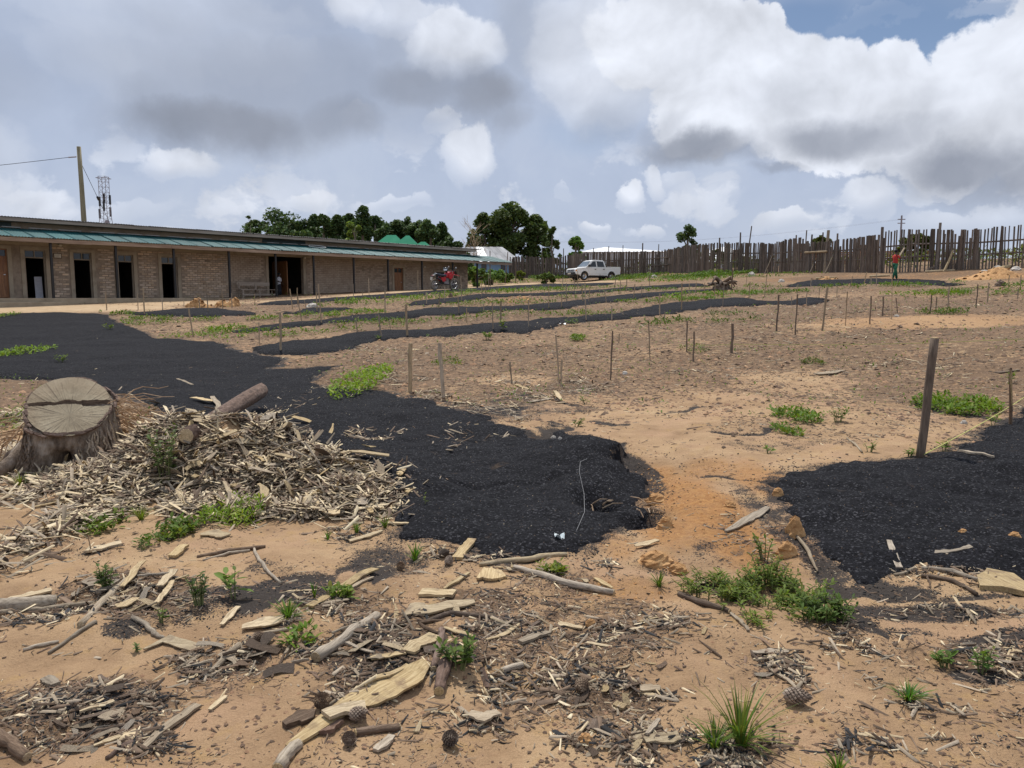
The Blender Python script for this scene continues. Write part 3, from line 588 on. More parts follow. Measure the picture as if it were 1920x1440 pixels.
# local axes: x along the front, y outward, z up
def zt(u, v, t):
    """height above the floor of image point (u,v) on plane t"""
    s = s_of(u, t); p = P0 + BN * t + BU * s; r = ray(u, v); k = p[1] / r[1]; return EYE + r[2] * k - FLOOR
TW = -1.9                                                     # wall plane
def build_school():
    root = thing('school_building', 'long single storey brick building with teal corrugated veranda roof and open doorways', 'building', M=MBLD)
    S0, S1 = -7.0, s_of(877, TW)
    top = zt(300, 445, TW) ; HC = 2.52                         # canopy edge height
    HW = 3.02
    # openings: (u0, u1, top height, kind)
    ops = [(-75, -42, 2.05, 'void'), (-12, 17, 2.12, 'wood'), (49, 88, 2.12, 'void'), (140, 174, 2.10, 'void'), (223, 252, 2.08, 'void'), (304, 334, 2.06, 'void'), (504, 569, 2.32, 'wide'), (739, 756, 1.95, 'wood'), (817, 836, 1.75, 'win'), (842, 857, 1.85, 'void')]
    O = []
    for a, b, h, k in ops:
        O.append((s_of(a, TW), s_of(b, TW), h, k))
    w = MB(); x = S0
    for a, b, h, k in O:
        w.box((x, TW - .2, -.9), (a, TW, HW + .02)); w.box((a, TW - .2, h), (b, TW, HW + .02))
        if k == 'win': w.box((a, TW - .2, -.9), (b, TW, .95))
        x = b
    w.box((x, TW - .2, -.9), (S1, TW, HW + .02))
    w.box((S1 - .2, -8.4, -.9), (S1, TW - .202, HW + .02)); w.box((S0, -8.4, -.9), (S0 + .2, TW - .202, HW + .02))
    wall = w.build('wall', M['mortar'], root)
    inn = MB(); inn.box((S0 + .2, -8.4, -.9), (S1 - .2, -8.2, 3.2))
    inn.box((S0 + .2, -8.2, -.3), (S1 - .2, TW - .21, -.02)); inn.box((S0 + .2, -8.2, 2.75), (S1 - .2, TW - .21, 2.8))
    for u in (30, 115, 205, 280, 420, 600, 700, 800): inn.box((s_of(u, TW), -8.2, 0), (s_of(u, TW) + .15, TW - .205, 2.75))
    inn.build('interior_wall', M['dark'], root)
    # plastered band under the roof, jambs and heads
    pl = MB(); pl.box((S0, TW, 2.32), (S1, TW + .022, HW))
    pl.build('ring_beam', M['plaster'], root)
    for a, b, h, k in O:
        f = MB(); wd = .16
        f.box((a - wd, TW, 0), (a, TW + .035, h + .14)); f.box((b, TW, 0), (b + wd, TW + .035, h + .14)); f.box((a, TW, h), (b, TW + .035, h + .14))
        f.build('door_surround', M['plaster'], root)
        if k == 'void' or k == 'wood':
            fr = MB(); e = .05
            fr.box((a, TW - .14, 0), (a + e, TW - .06, h)); fr.box((b - e, TW - .14, 0), (b, TW - .06, h)); fr.box((a + e, TW - .14, h - e), (b - e, TW - .06, h))
            zt_ = h - .36; fr.box((a + e, TW - .14, zt_), (b - e, TW - .06, zt_ + .05)); mid = (a + b) / 2; fr.box((mid - .02, TW - .14, zt_ + .05), (mid + .02, TW - .06, h - e))
            fo = fr.build('door_frame', M['frame'] if k == 'void' else M['door'], root)
            for q in ((a + e, mid - .02), (mid + .02, b - e)):
                MB().box((q[0], TW - .105, zt_ + .05), (q[1], TW - .095, h - e)).build('pane', M['glass'], fo)
            if k == 'wood':
                d = MB(); d.box((a + e, TW - .12, .02), (b - e, TW - .08, zt_))
                dl = d.build('door', M['door'], root)
                for (z0, z1) in ((.12, .62), (.72, 1.02), (1.12, zt_ - .1)):
                    for (q0, q1) in ((a + e + .1, mid - .05), (mid + .05, b - e - .1)):
                        MB().box((q0, TW - .08, z0), (q1, TW - .066, z1)).build('door_panel', M['door'], dl, bevel=.008)
                MB().box((b - e - .12, TW - .08, 1.0), (b - e - .05, TW - .03, 1.03)).build('handle', M['chrome'], dl)
            else:                                             # leaf swung into the room
                d = MB(); d.box((a + e, TW - .2 - (b - a) + .1, .02), (a + e + .04, TW - .16, zt_)); d.build('door', M['door'], root, bevel=.004)
        if k == 'win':
            fr = MB(); 
            for i in range(4): xx = a + (b - a - .04) * i / 3; fr.box((xx, TW - .12, .97), (xx + .04, TW - .06, h))
            fr.box((a, TW - .121, .95), (b, TW - .059, 1.0)); fr.box((a, TW - .121, h - .05), (b, TW - .059, h))
            wi = fr.build('window', M['black'], root); MB().box((a + .04, TW - .095, 1.0), (b - .04, TW - .088, h - .05)).build('pane', M['glass'], wi)
        if k == 'wide':
            d = MB(); d.box((b - .95, TW - 1.7, 0), (b - .9, TW - .22, 2.1)); d.build('door', M['door'], root, bevel=.004)
            MB().box((a + .95, TW - 3.2, 0), (b - .9, TW - 2.4, .72)).build('counter', M['plastic'], root)
    # bricks: the nearest as single pieces, the rest joined
    allb = []
    z = .05; row = 0
    while z < 2.25:
        x = S0 + (.145 if row % 2 else 0)
        while x < S1 - .05:
            x1 = min(x + .255, S1 - .03); ok = x1 - x > .08
            for a, b, h, k in O:
                lo = .95 if k == 'win' else 0
                if x1 > a - .17 and x < b + .17 and z < h + .15 and z + .08 > lo - .12: ok = False
            if ok and vn(np.array([x * .45]), np.array([z * 1.1]), 5)[0] > .15 - .05 * (row > 17) + random.uniform(-.12, .12): allb.append((x, x1, z))
            x += .288
        z += .108; row += 1
    vis = [q for q in allb if q[0] > s_of(4, TW)]
    near = sorted(vis, key=lambda q: q[0])[:300]; ids = {id(q) for q in near}
    bm0 = []
    for i in range(4):
        m = MB().box((-.127, 0, 0), (.127, .012 + .004 * i, .078)).mesh('brick', M['brick']); bm0.append(m)
    for q in near:
        o = link('brick', bm0[random.randrange(4)], wall); o.location = ((q[0] + q[1]) / 2, TW + .001, q[2] + random.uniform(-.006, .006)); o.scale = ((q[1] - q[0]) / .254, 1, random.uniform(.85, 1.08)); o.rotation_euler = (0, R(random.uniform(-1.2, 1.2)), 0)
    rest = MB()
    for q in allb:
        if id(q) not in ids:
            dz = random.uniform(-.006, .006); rest.box((q[0], TW - .01, q[2] + dz), (q[1], TW + random.uniform(.008, .026), q[2] + .078 + dz))
    tag(rest.build('brickwork', M['brick'], wall), None, None, kind='stuff')
    # upper wall, dark shutters, roof
    uw = MB(); ztop = 3.30
    uw.box((S0, TW - .35, HW + .022), (S1, TW - .12, ztop)); uw.build('upper_wall', M['plaster'], root)
    for (u0, u1) in ((-60, 29), (495, 575)):
        sh = MB(); a, b = s_of(u0, TW - .1), s_of(u1, TW - .1); n = 9
        for i in range(n): sh.box((a + (b - a) * i / n + .02, TW - .118, HW + .06), (a + (b - a) * (i + 1) / n - .02, TW - .09, ztop - .04))
        sh.box((a, TW - .119, HW + .05), (b, TW - .105, ztop - .03)); sh.build('shutter', M['shutter'], root)
    fb = MB(); fb.box((S0 - .3, -1.42, ztop - .02), (S1 + .35, -1.38, ztop + .13)); fb.box((S1 + .31, -5, ztop - .02), (S1 + .35, -1.42, ztop + .13))
    fb.build('roof_board', M['fascia_grey'], root)
    so = MB(); so.box((S0 - .3, TW - .3, ztop - .018), (S1 + .3, -1.421, ztop)); so.build('soffit', M['fascia'], root)
    def corrug(x0, wdt, y0, z0, y1, z1, n=7):
        vs, fs = [], []; m = n * 4
        for i in range(m + 1):
            xx = x0 + wdt * i / m; dz = .017 * math.cos(2 * math.pi * i / 4)
            for j in range(3): q = j / 2; vs.append((xx, y0 + (y1 - y0) * q, z0 + (z1 - z0) * q + dz))
        for i in range(m):
            for j in range(2): k = i * 3 + j; fs.append((k, k + 1, k + 4, k + 3))
        return MB().add(vs, fs)
    rm = corrug(0, .84, -1.33, ztop + .15, -5.4, ztop + .16).mesh('roof_sheet', M['roofgrey'], True)
    cm = corrug(0, .84, TW + .02, HW + .0, .1, HC + .02).mesh('canopy_sheet', M['teal'], True)
    n = int((S1 + .9 - S0) / .8)
    for i in range(n + 1):
        x = S0 - .3 + i * .8
        o = link('roof_sheet', rm, root); o.location = (x, random.uniform(-.03, .03), random.uniform(0, .02))
    n = int((S1 + 2.2 - S0) / .8)
    for i in range(n + 1):
        x = S0 - .3 + i * .8
        o = link('canopy_sheet', cm, root); o.location = (x, random.uniform(-.03, .03), random.uniform(0, .014))
    ex = S0 - .3 + (n + 1) * .8 + .04
    back = MB(); back.box((S0, -8.6, ztop + .1), (S1 + .3, -5.3, ztop + .14)); back.build('roof_slab', M['roofgrey'], root)
    f = MB(); x = S0
    while x < ex - .1:
        x1 = min(x + 3.6, ex); dz = random.uniform(-.012, .012)
        f.box((x, .02, HC - .17 + dz), (x1 - .01, .05, HC - .015 + dz)); x = x1
    f.box((ex - .04, TW + .05, HC - .1), (ex, .019, HC - .02))
    f.build('fascia_board', M['fascia'], root)
    rf = MB(); x = S0 + .4
    while x < ex - .2:
        rf.add([(x, TW + .03, HW - .13), (x + .05, TW + .03, HW - .13), (x + .05, .018, HC - .13), (x, .018, HC - .13), (x, TW + .03, HW - .03), (x + .05, TW + .03, HW - .03), (x + .05, .018, HC - .03), (x, .018, HC - .03)],
               [(0, 3, 2, 1), (4, 5, 6, 7), (0, 1, 5, 4), (1, 2, 6, 5), (2, 3, 7, 6), (3, 0, 4, 7)]); x += .9
    rf.build('rafters', M['fascia'], root)
    beam = MB(); beam.box((S0, -.2, HC - .12), (ex - .3, -.1, HC - .03)); beam.build('eaves_beam', M['fascia'], root)
    fl = MB(); x = S0
    while x < S1 + 1: 
        ln = random.uniform(.3, 1.2); fl.box((x, TW + .025, HW + .03), (x + ln, TW + random.uniform(.05, .12), HW + .055)); x += ln + random.uniform(0, .5)
    tag(fl.build('flashing', M['flash'], root), None, None, kind='stuff')
    for u in (-50, 99, 220, 328, 431, 518, 589, 664, 728, 791.5, 849, 895):
        s = s_of(u, -.15); p = MB(); p.box((s - .045, -.2, -.9), (s + .045, -.11, HC - .1)); p.build('post', M['black'], root)
    sl = MB(); sl.box((S0, TW + .001, -.9), (S1, .3, -.0)); sl.build('veranda_floor', M['slab'], root, bevel=.015)
    st = MB(); st.box((S0, .3, -.9), (s_of(120, .5), .75, -.16)); st.build('step', M['slab'], root, bevel=.02)
    # round outdoor lamps and the notice
    for u, zz in ((116, 2.36), (571, 2.3), (795, 2.05)):
        s = s_of(u, TW); MB().lathe([(.03, -.05), (.07, -.02), (.075, .03), (.04, .07)], 10, Matrix.Translation((s, TW + .1, zz))).build('wall_lamp', M['paper'], root, True)
    s0, s1 = s_of(103, TW), s_of(118, TW)
    nb = MB().box((s0, TW + .03, 1.78), (s1, TW + .05, 2.02)).build('notice_frame', M['brown_wood'], root)
    MB().box((s0 + .03, TW + .05, 1.81), (s1 - .03, TW + .054, 1.99)).build('notice_sheet', M['paper'], nb)
    ln = MB()
    for i in range(5): ln.box((s0 + .06, TW + .0545, 1.965 - i * .032), (s1 - .07 - .04 * (i % 2), TW + .0555, 1.957 - i * .032))
    ln.build('notice_lines', M['dark'], nb)
    # loose pale cable lying on the canopy
    s = s_of(596, -1.2); pts = []
    for i in range(26): a = 2 * math.pi * i / 24; pts.append((s + .55 * math.cos(a) * (1 + .1 * math.sin(3 * a)), -1.2 + .32 * math.sin(a), HW - .13 + .02 + .08 * math.sin(a) * -1 + .05))
    cb = MB().tube(pts, .014, 5).build('loose_cable', M['white']); cb.matrix_world = MBLD
    tag(cb, 'loop of pale cable lying on the teal veranda roof', 'cable')
    # pale panel standing inside the second door
    a = s_of(66, TW - .6); pn = MB().box((-.02, 0, 0), (.28, .04, .98)).build('white_board', M['shirt_white']); pn.matrix_world = MBLD @ Matrix.Translation((a, TW - .6, -.018)) @ Euler((R(5), 0, R(8))).to_matrix().to_4x4()
    tag(pn, 'pale narrow board standing inside the open doorway beside the leftmost wooden door', 'board')
    # bench
    a, b = s_of(447, -1.2), s_of(516, -1.2)
    be = thing('bench', 'weathered wooden bench with backrest on the veranda left of the wide doorway', 'bench', M=MBLD @ Matrix.Translation(((a + b) / 2, -1.15, 0)))
    L = (b - a) / 2
    for i in range(3): MB().box((-L, -.2 + i * .135, .43), (L, -.08 + i * .135, .465)).build('seat_plank', M['fascia_grey'], be)
    MB().box((-L, -.26, .66), (L - .25, -.23, .84)).build('backrest', M['fascia_grey'], be)
    for x in (-L + .12, 0, L - .12):
        MB().box((x - .035, .13, 0), (x + .035, .19, .43)).build('leg', M['fascia_grey'], be); MB().box((x - .035, -.26, 0), (x + .035, -.2, .43 if x > 0 else .8)).build('leg', M['fascia_grey'], be)
    MB().box((-L + .05, .192, .14), (L - .05, .22, .22)).build('stretcher', M['fascia_grey'], be)
    return root
build_school()

# ---------------------------------------------------------------- pole, wires, tower
def z_at(u, v, d):
    r = ray(u, v); return EYE + r[2] * d / r[1]
def build_pole():
    d = 45; x, y = col_at(165, d); z0, z1 = hz(x, y), z_at(146, 275, d)
    o = thing('utility_pole', 'tall bare wooden utility pole standing behind the left end of the brick building', 'utility pole', (x, y, z0))
    h = z1 - z0; MB().tube([(0, 0, -.3), (.02, 0, h * .4), (0, 0, h * .75), (-.03, 0, h)], [.16, .15, .125, .115], 14, True, .03).build('shaft', M['pole'], o, True)
    zc = z_at(142, 294, d) - z0; top = Vector((x - .1, y, z0 + zc))
    MB().tube([(-.2, 0, zc), (-.62, -.05, zc - .04)], .035, 6).build('insulator', M['steel'], o)
    far = Vector((-46, 43, z_at(0, 308, 45) - .9)); a = Vector((-.6, -.05, zc - .04)); bq = far - Vector((x, y, z0))
    pts = [a.lerp(bq, i / 14) - Vector((0, 0, .5 * math.sin(math.pi * i / 14))) for i in range(15)]
    MB().tube(pts, .016, 4).build('power_cable', M['black'], o)
    a = Vector((.06, 0, z_at(155, 307, d) - z0)); e = Vector((*col_at(212, d + 6), z_at(205, 415, d + 6))) - Vector((x, y, z0))
    gw = MB().tube([a.lerp(e, i / 6) for i in range(7)], .014, 4).build('service_cable', M['black'], o)
    p = a.lerp(e, .57); MB().tube([p - (e - a).normalized() * .16, p + (e - a).normalized() * .16], .07, 8).build('clamp', M['black'], gw)
build_pole()
def build_tower():
    d = 170; x, y = col_at(206, d); z0 = hz(x, y); z1 = z_at(193, 331, d); h = z1 - z0
    o = thing('telecom_tower', 'distant steel lattice telecom tower beyond the brick building roof', 'tower', (x, y, z0))
    def hw(z): q = z / h; return max(.75, 1.9 - 1.6 * q) if q < .7 else .75
    lg = MB(); br = MB(); n = 22
    for (sx, sy) in ((-1, -1), (1, -1), (1, 1), (-1, 1)):
        lg.tube([(sx * hw(h * i / 10), sy * hw(h * i / 10), h * i / 10) for i in range(11)], .06, 5)
    cs = [(-1, -1), (1, -1), (1, 1), (-1, 1)]
    for i in range(n):
        za, zb = h * i / n, h * (i + 1) / n
        for k in range(4):
            a, b = cs[k], cs[(k + 1) % 4]
            br.tube([(a[0] * hw(za), a[1] * hw(za), za), (b[0] * hw(zb), b[1] * hw(zb), zb)], .028, 4, False)
            br.tube([(a[0] * hw(zb), a[1] * hw(zb), zb), (b[0] * hw(zb), b[1] * hw(zb), zb)], .028, 4, False)
    lg.build('tower_legs', M['steel'], o); br.build('lattice', M['steel'], o)
    for (z, a) in ((.80, 0), (.82, 2.1), (.78, 4.2), (.70, 1), (.68, 3.3), (.74, 5)):
        xx, yy = 1.15 * math.cos(a), 1.15 * math.sin(a); MB().box((xx - .16, yy - .16, h * z - 1), (xx + .16, yy + .16, h * z + 1)).build('antenna', M['plastic'], o)
    MB().lathe([(.05, 0), (.5, .1), (.55, .3), (.1, .4)], 12, Matrix.Translation((.9, -1.0, h * .6)) @ Matrix.Rotation(R(90), 4, 'X')).build('dish', M['steel'], o)
    hd = MB(); 
    for k in range(4): a, b = cs[k], cs[(k + 1) % 4]; hd.tube([(a[0] * 1.1, a[1] * 1.1, h * .985), (b[0] * 1.1, b[1] * 1.1, h * .985)], .06, 4)
    hd.build('top_rail', M['steel'], o)
    MB().tube([(2.2, -.5, 0), (1.2, -.5, h * .45)], .05, 4).build('cable_ladder', M['steel'], o)
build_tower()
def build_far_pole():
    d = 95; x, y = col_at(1683, d); z0 = hz(x, y); h = z_at(1683, 404, d) - z0
    o = thing('power_pole', 'thin distant power pole with two crossarms rising behind the picket fence', 'power pole', (x, y, z0))
    MB().tube([(0, 0, 0), (0, 0, h)], [.14, .1], 8).build('shaft', M['steel'], o)
    for q in (.93, .86): MB().box((-.45, -.05, h * q - .05), (.45, .05, h * q + .05)).build('crossarm', M['steel'], o)
    w = MB()
    for q, off in ((.93, -.4), (.93, .4)): w.tube([Vector((off, 0, h * q)).lerp(Vector((-46 + off, 22, h * q - 1.)), i / 10) - Vector((0, 0, 1.2 * math.sin(math.pi * i / 10))) for i in range(11)], .006, 3, False)
    w.build('wires', M['steel'], o)
build_far_pole()

# ---------------------------------------------------------------- houses and sheds beyond
def hip_roof(mb, x0, x1, y0, y1, z, h, rl):
    cx0, cx1, cy = x0 + rl, x1 - rl, (y0 + y1) / 2
    return mb.add([(x0, y0, z), (x1, y0, z), (x1, y1, z), (x0, y1, z), (cx0, cy, z + h), (cx1, cy, z + h), (x0, y0, z - .06), (x1, y0, z - .06), (x1, y1, z - .06), (x0, y1, z - .06)],
                  [(0, 1, 5, 4), (1, 2, 5), (2, 3, 4, 5), (3, 0, 4), (6, 9, 8, 7), (0, 6, 7, 1), (1, 7, 8, 2), (2, 8, 9, 3), (3, 9, 6, 0)])
def build_green_house():
    d = 95; x, y = col_at(748, d); z0 = hz(x, y); k = d / FPX
    o = thing('green_roofed_house', 'house with bright green hipped roofs behind the brick building, below the eucalyptus row', 'house', (x, y, z0))
    e = z_at(748, 469, d) - z0
    w = MB(); w.box((-3.2, 0, -.5), (3.6, 6, e)); w.build('wall', M['cream'], o)
    r = hip_roof(MB(), -3.7, 1.2, -.6, 6.6, e, z_at(722, 437, d) - z0 - e, 1.9).build('roof', M['greenroof'], o)
    r2 = hip_roof(MB(), -.9, 2.9, -1.6, 4, e + .05, z_at(748, 441, d) - z0 - e, 1.7).build('roof', M['greenroof'], o)
    r3 = hip_roof(MB(), 1.3, 4.4, -.9, 4, e + .02, z_at(772, 452, d) - z0 - e, 1.3).build('roof', M['greenroof'], o)
    MB().box((2.4, -.5, 0), (4.1, 3, e)).build('porch_wall', M['cream'], o)
build_green_house()
def build_blue_house():
    d = 80; x, y = col_at(930, d); z0 = hz(x, y)
    o = thing('blue_house', 'small pale blue house under a weathered zinc roof between brick building and fence', 'house', (x, y, z0), R(0))
    def lx(u): return (u - 930) * d / FPX
    def lz(v): return z_at(930, v, d) - z0
    e, rg = lz(491), lz(459)
    MB().box((lx(885), .3, -.5), (lx(973), 6.5, e)).build('wall', M['bluewall'], o)
    # roof: sheets in strips on the front slope, hip at the right end
    x0, x1, rx0, rx1 = lx(868), lx(979), lx(872), lx(941); n = 11; rx = []
    for i in range(n):
        a, b = i / n, (i + 1) / n
        q = [(x0 + (x1 - x0) * a, -.4, e), (x0 + (x1 - x0) * b, -.4, e), (rx0 + (rx1 - rx0) * b, 3.4, rg), (rx0 + (rx1 - rx0) * a, 3.4, rg)]
        dz = .02 * (i % 2)
        MB().add([(p[0], p[1], p[2] + dz) for p in q] + [(p[0], p[1], p[2] + dz - .05) for p in q], [(0, 1, 2, 3), (7, 6, 5, 4), (0, 4, 5, 1), (1, 5, 6, 2), (2, 6, 7, 3), (3, 7, 4, 0)]).build('roof_sheet', M['metalroof'] if i not in (3, 4) else M['whiteroof'], o)
    MB().add([(x1, -.4, e), (x1, 7.2, e), (rx1, 3.4, rg), (x1 - .1, -.3, e - .06), (x1 - .1, 7.1, e - .06)], [(0, 1, 2), (3, 2, 4), (0, 3, 4, 1)]).build('roof_end', M['metalroof'], o)
    MB().add([(x0, 7.2, e), (x1, 7.2, e), (rx1, 3.42, rg), (rx0, 3.42, rg), (x0, -.4, e)], [(0, 3, 2, 1), (0, 4, 3)]).build('roof_back', M['metalroof'], o)
    for u0, u1, nm, v0, v1 in ((954, 964, 'door', 517, 495), (939, 947, 'window', 506, 495), (903, 912, 'window', 506, 495)):
        f = MB().box((lx(u0), .24, lz(v0)), (lx(u1), .3, lz(v1))).build(nm, M['brown_wood'], o); MB().box((lx(u0) + .08, .225, lz(v0) + .06), (lx(u1) - .08, .24, lz(v1) - .06)).build('pane', M['glass'], f)
    MB().box((lx(972.2), -.2, -.5), (lx(973.5), -.1, e)).build('post', M['bluewall'], o)
build_blue_house()
def shed(name, label, cat, d, u0, u1, vr, ve, ur, depth, wallm, roofm, vb=None):
    x, y = col_at((u0 + u1) / 2, d); z0 = hz(x, y); um = (u0 + u1) / 2
    o = thing(name, label, cat, (x, y, z0))
    def lx(u): return (u - um) * d / FPX
    e, rg = z_at(um, ve, d) - z0, z_at(um, vr, d) - z0
    MB().box((lx(u0) + .3, .3, -1), (lx(u1) - .3, depth - .3, e)).build('wall', wallm, o)
    m = MB(); xs = [lx(u0), lx(ur), lx(u1)]; zs = [e, rg, e]
    top = [(xs[i], depth * .4 * (i == 1), zs[i]) for i in range(3)] + [(xs[i], depth, zs[i]) for i in range(3)]
    m.add(top + [(a, b, c - .12) for a, b, c in top], [(0, 1, 4, 3), (1, 2, 5, 4), (6, 9, 10, 7), (7, 10, 11, 8), (0, 6, 7, 1), (1, 7, 8, 2), (3, 4, 10, 9), (4, 5, 11, 10), (0, 3, 9, 6), (2, 8, 11, 5)])
    m.build('roof', roofm, o)
    g_ = MB().add([(lx(u0) + .02, .0, e), (lx(u1) - .02, .0, e), (lx(ur), depth * .4, rg)], [(0, 1, 2)]).build('roof_front', roofm, o)
    MB().box((lx(ur) - .5, .26, 0), (lx(ur) + .5, .3, 2.1)).build('door', M['brown_wood'], o)
    return o
shed('white_roofed_hall', 'long low hall with bright white roof behind the fence above the pickup', 'hall', 105, 1086, 1262, 454, 472, 1150, 26, M['whiteroof'], M['whiteroof'])
shed('white_tent_shed', 'white gabled shed seen through the gaps of the picket fence', 'shed', 85, 1335, 1428, 456, 492, 1382, 12, M['whiteroof'], M['whiteroof'])
shed('white_store', 'low pale store seen through the fence pickets beside the bush', 'shed', 80, 1575, 1645, 474, 488, 1612, 9, M['cream'], M['whiteroof'])
shed('blue_shed', 'blue walled shed half hidden behind the fence by the pale post', 'shed', 75, 1472, 1530, 480, 486, 1500, 7, M['bluewall'], M['metalroof'])
def build_low_wall():
    x, y = col_at(1620, 62); z0 = hz(x, y)
    o = thing('brick_garden_wall', 'low fresh red brick wall seen through the fence behind the person in red', 'wall', (x, y, z0), R(-20))
    for k in range(7):
        m = MB()
        for i in range(30): m.box((-5 + i * .33 + .16 * (k % 2), 0, k * .17 - .2), (-5 + i * .33 + .31 + .16 * (k % 2), .2 + .02 * (i % 3), k * .17 - .06))
        m.build('brick_course', M['redbrick'], o)
build_low_wall()

# ---------------------------------------------------------------- picket fence
FLINE = [(-.2, 77.5), (1.3, 76.5), (13, 67), (18.6, 55), (21.4, 45), (27.8, 41.5), (38, 40)]
FTOP = [(940, 482), (985, 480), (1040, 484), (1075, 476), (1120, 472), (1190, 472), (1240, 470), (1290, 460), (1345, 455), (1450, 456), (1470, 449), (1500, 446), (1515, 455), (1600, 446), (1640, 440), (1660, 433), (1740, 429), (1790, 432), (1830, 429), (1880, 424), (1920, 421), (2100, 410)]
def ftop(u):
    return float(np.interp(u, [a for a, b in FTOP], [b for a, b in FTOP]))
def proj(x, y, z):
    dx, dy, dz = x, y, z - EYE; cp, sp = math.cos(PITCH), math.sin(PITCH)
    f = dy * cp - dz * sp; up = dy * sp + dz * cp; return 960 + FPX * dx / f, 720 - FPX * up / f
def build_fence():
    o = thing('picket_fence', 'long rough fence of dark upright timber pickets closing the back of the field', 'fence', (0, 0, 0))
    P = [np.array(q) for q in FLINE]; seg = [np.linalg.norm(P[i + 1] - P[i]) for i in range(len(P) - 1)]; T = sum(seg)
    def at(s):
        for i, L in enumerate(seg):
            if s <= L or i == len(seg) - 1: q = P[i] + (P[i + 1] - P[i]) * s / L; d = (P[i + 1] - P[i]) / L; return q, math.atan2(d[1], d[0])
            s -= L
    vs = []
    for k in range(10):
        m = MB(); w = random.uniform(.045, .075); n = 5
        pts = []
        for i in range(n + 1):
            q = i / n; pts.append((random.uniform(-.006, .006), random.uniform(-.006, .006), q))
        m.tube(pts, [w * random.uniform(.88, 1.08) for _ in pts], 5, True, .1, flat=.5); vs.append(m.mesh('picket', M['picket']))
    s, spec_, rest = .05, [], MB()
    while s < T:
        (q, a) = at(s); z = hz(*q); u, _ = proj(q[0], q[1], z)
        if u > 2040: break
        dense = u < 1335 or 1742 < u < 1835
        top = z_at(u, ftop(u) + random.uniform(-1.3, 1.8), q[1]); h = top - z + .12
        if random.random() < .05: h *= random.uniform(.8, .95)
        spec_.append((q, a, z, h, random.uniform(1.05, 1.6) if dense else random.uniform(.82, 1.15)))
        s += random.uniform(.125, .155) if u < 1335 else random.uniform(.085, .12) if dense else random.uniform(.125, .165)
        if not dense and random.random() < .06: s += .08
    far = len(spec_) - 300
    for i, (q, a, z, h, k) in enumerate(spec_):
        rx, ry = R(random.gauss(0, 1.)), R(random.gauss(0, 1.1)); yo = random.uniform(-.02, .02)
        if i < far and i % 2 == 0 or (i < far * 2 and False):
            w = .06 * k; MM = Matrix.Translation((q[0], q[1] + yo, z - .12)) @ Euler((rx, ry, a)).to_matrix().to_4x4()
            rest.tube([MM @ Vector((0, 0, 0)), MM @ Vector((.004, 0, h * .5)), MM @ Vector((0, 0, h))], [w, w * .95, w * .9], 5, True, .1, flat=.5); continue
        ob = link('picket', random.choice(vs), o); ob.location = (q[0], q[1] + yo, z - .12); ob.scale = (k, 1, h); ob.rotation_euler = (rx, ry, a)
    if rest.v: tag(rest.build('picket_row', M['picket'], o), None, None, kind='stuff')
    # rails behind the pickets and stout posts
    for fr in (.36, .66):
        m = MB(); sq = 0; i = 0
        while sq < T - 3:
            a0, _ = at(sq); a1, _ = at(min(sq + 3.1, T)); za, zb = hz(*a0), hz(*a1)
            ha = z_at(proj(*a0, za)[0], ftop(proj(*a0, za)[0]), a0[1]) - za; hb = z_at(proj(*a1, zb)[0], ftop(proj(*a1, zb)[0]), a1[1]) - zb
            MB().tube([(a0[0], a0[1] + .11, za + ha * fr), (a1[0], a1[1] + .11, zb + hb * fr)], .045, 6).build('rail', M['picket'], o); sq += 3
    def on(u):
        best = min(np.linspace(0, T, 1500), key=lambda s: abs(proj(*at(s)[0], 3.)[0] - u)); return at(best)[0]
    for (u, vt, r, dx, mt) in [(1016, 463, .04, 0, 'picket'), (1056, 466, .045, 0, 'picket'), (1083, 461, .035, .05, 'picket'), (1112, 465, .04, 0, 'picket'), (1140, 462, .045, 0, 'picket'), (1167, 460, .035, 0, 'picket'), (1203, 456, .06, 0, 'picket'), (1232, 458, .04, .05, 'picket'), (1346, 446, .06, 0, 'picket'),
                               (1385, 436, .06, 0, 'picket'), (1396, 424, .045, .35, 'picket'), (1489, 441, .05, .0, 'picket'), (1505, 432, .045, .1, 'picket'), (1515, 440, .06, .1, 'picket'), (1538, 436, .05, .0, 'picket'), (1545, 432, .10, .12, 'stake'), (1565, 438, .06, 0, 'picket'), (1648, 426, .09, 0, 'picket'), (1753, 418, .075, .08, 'picket'), (1425, 455, .12, 0, 'picket')]:
        q = on(u); z = hz(*q); top = z_at(u, vt, q[1]); y = q[1] - .13
        MB().tube([(q[0], y, z - .2), (q[0] + dx * .5, y, (z + top) / 2), (q[0] + dx, y, top)], [r * 1.15, r, r * .9], 7, True, .08).build('post', M[mt], o)
    a, b = on(1505), on(1546); MB().box((0, 0, 0), (1, 1, 1)) 
    MB().tube([(a[0], a[1] - .25, z_at(1505, 474, a[1])), (b[0], b[1] - .25, z_at(1546, 472, b[1]))], .07, 6).build('cross_rail', M['stake'], o)
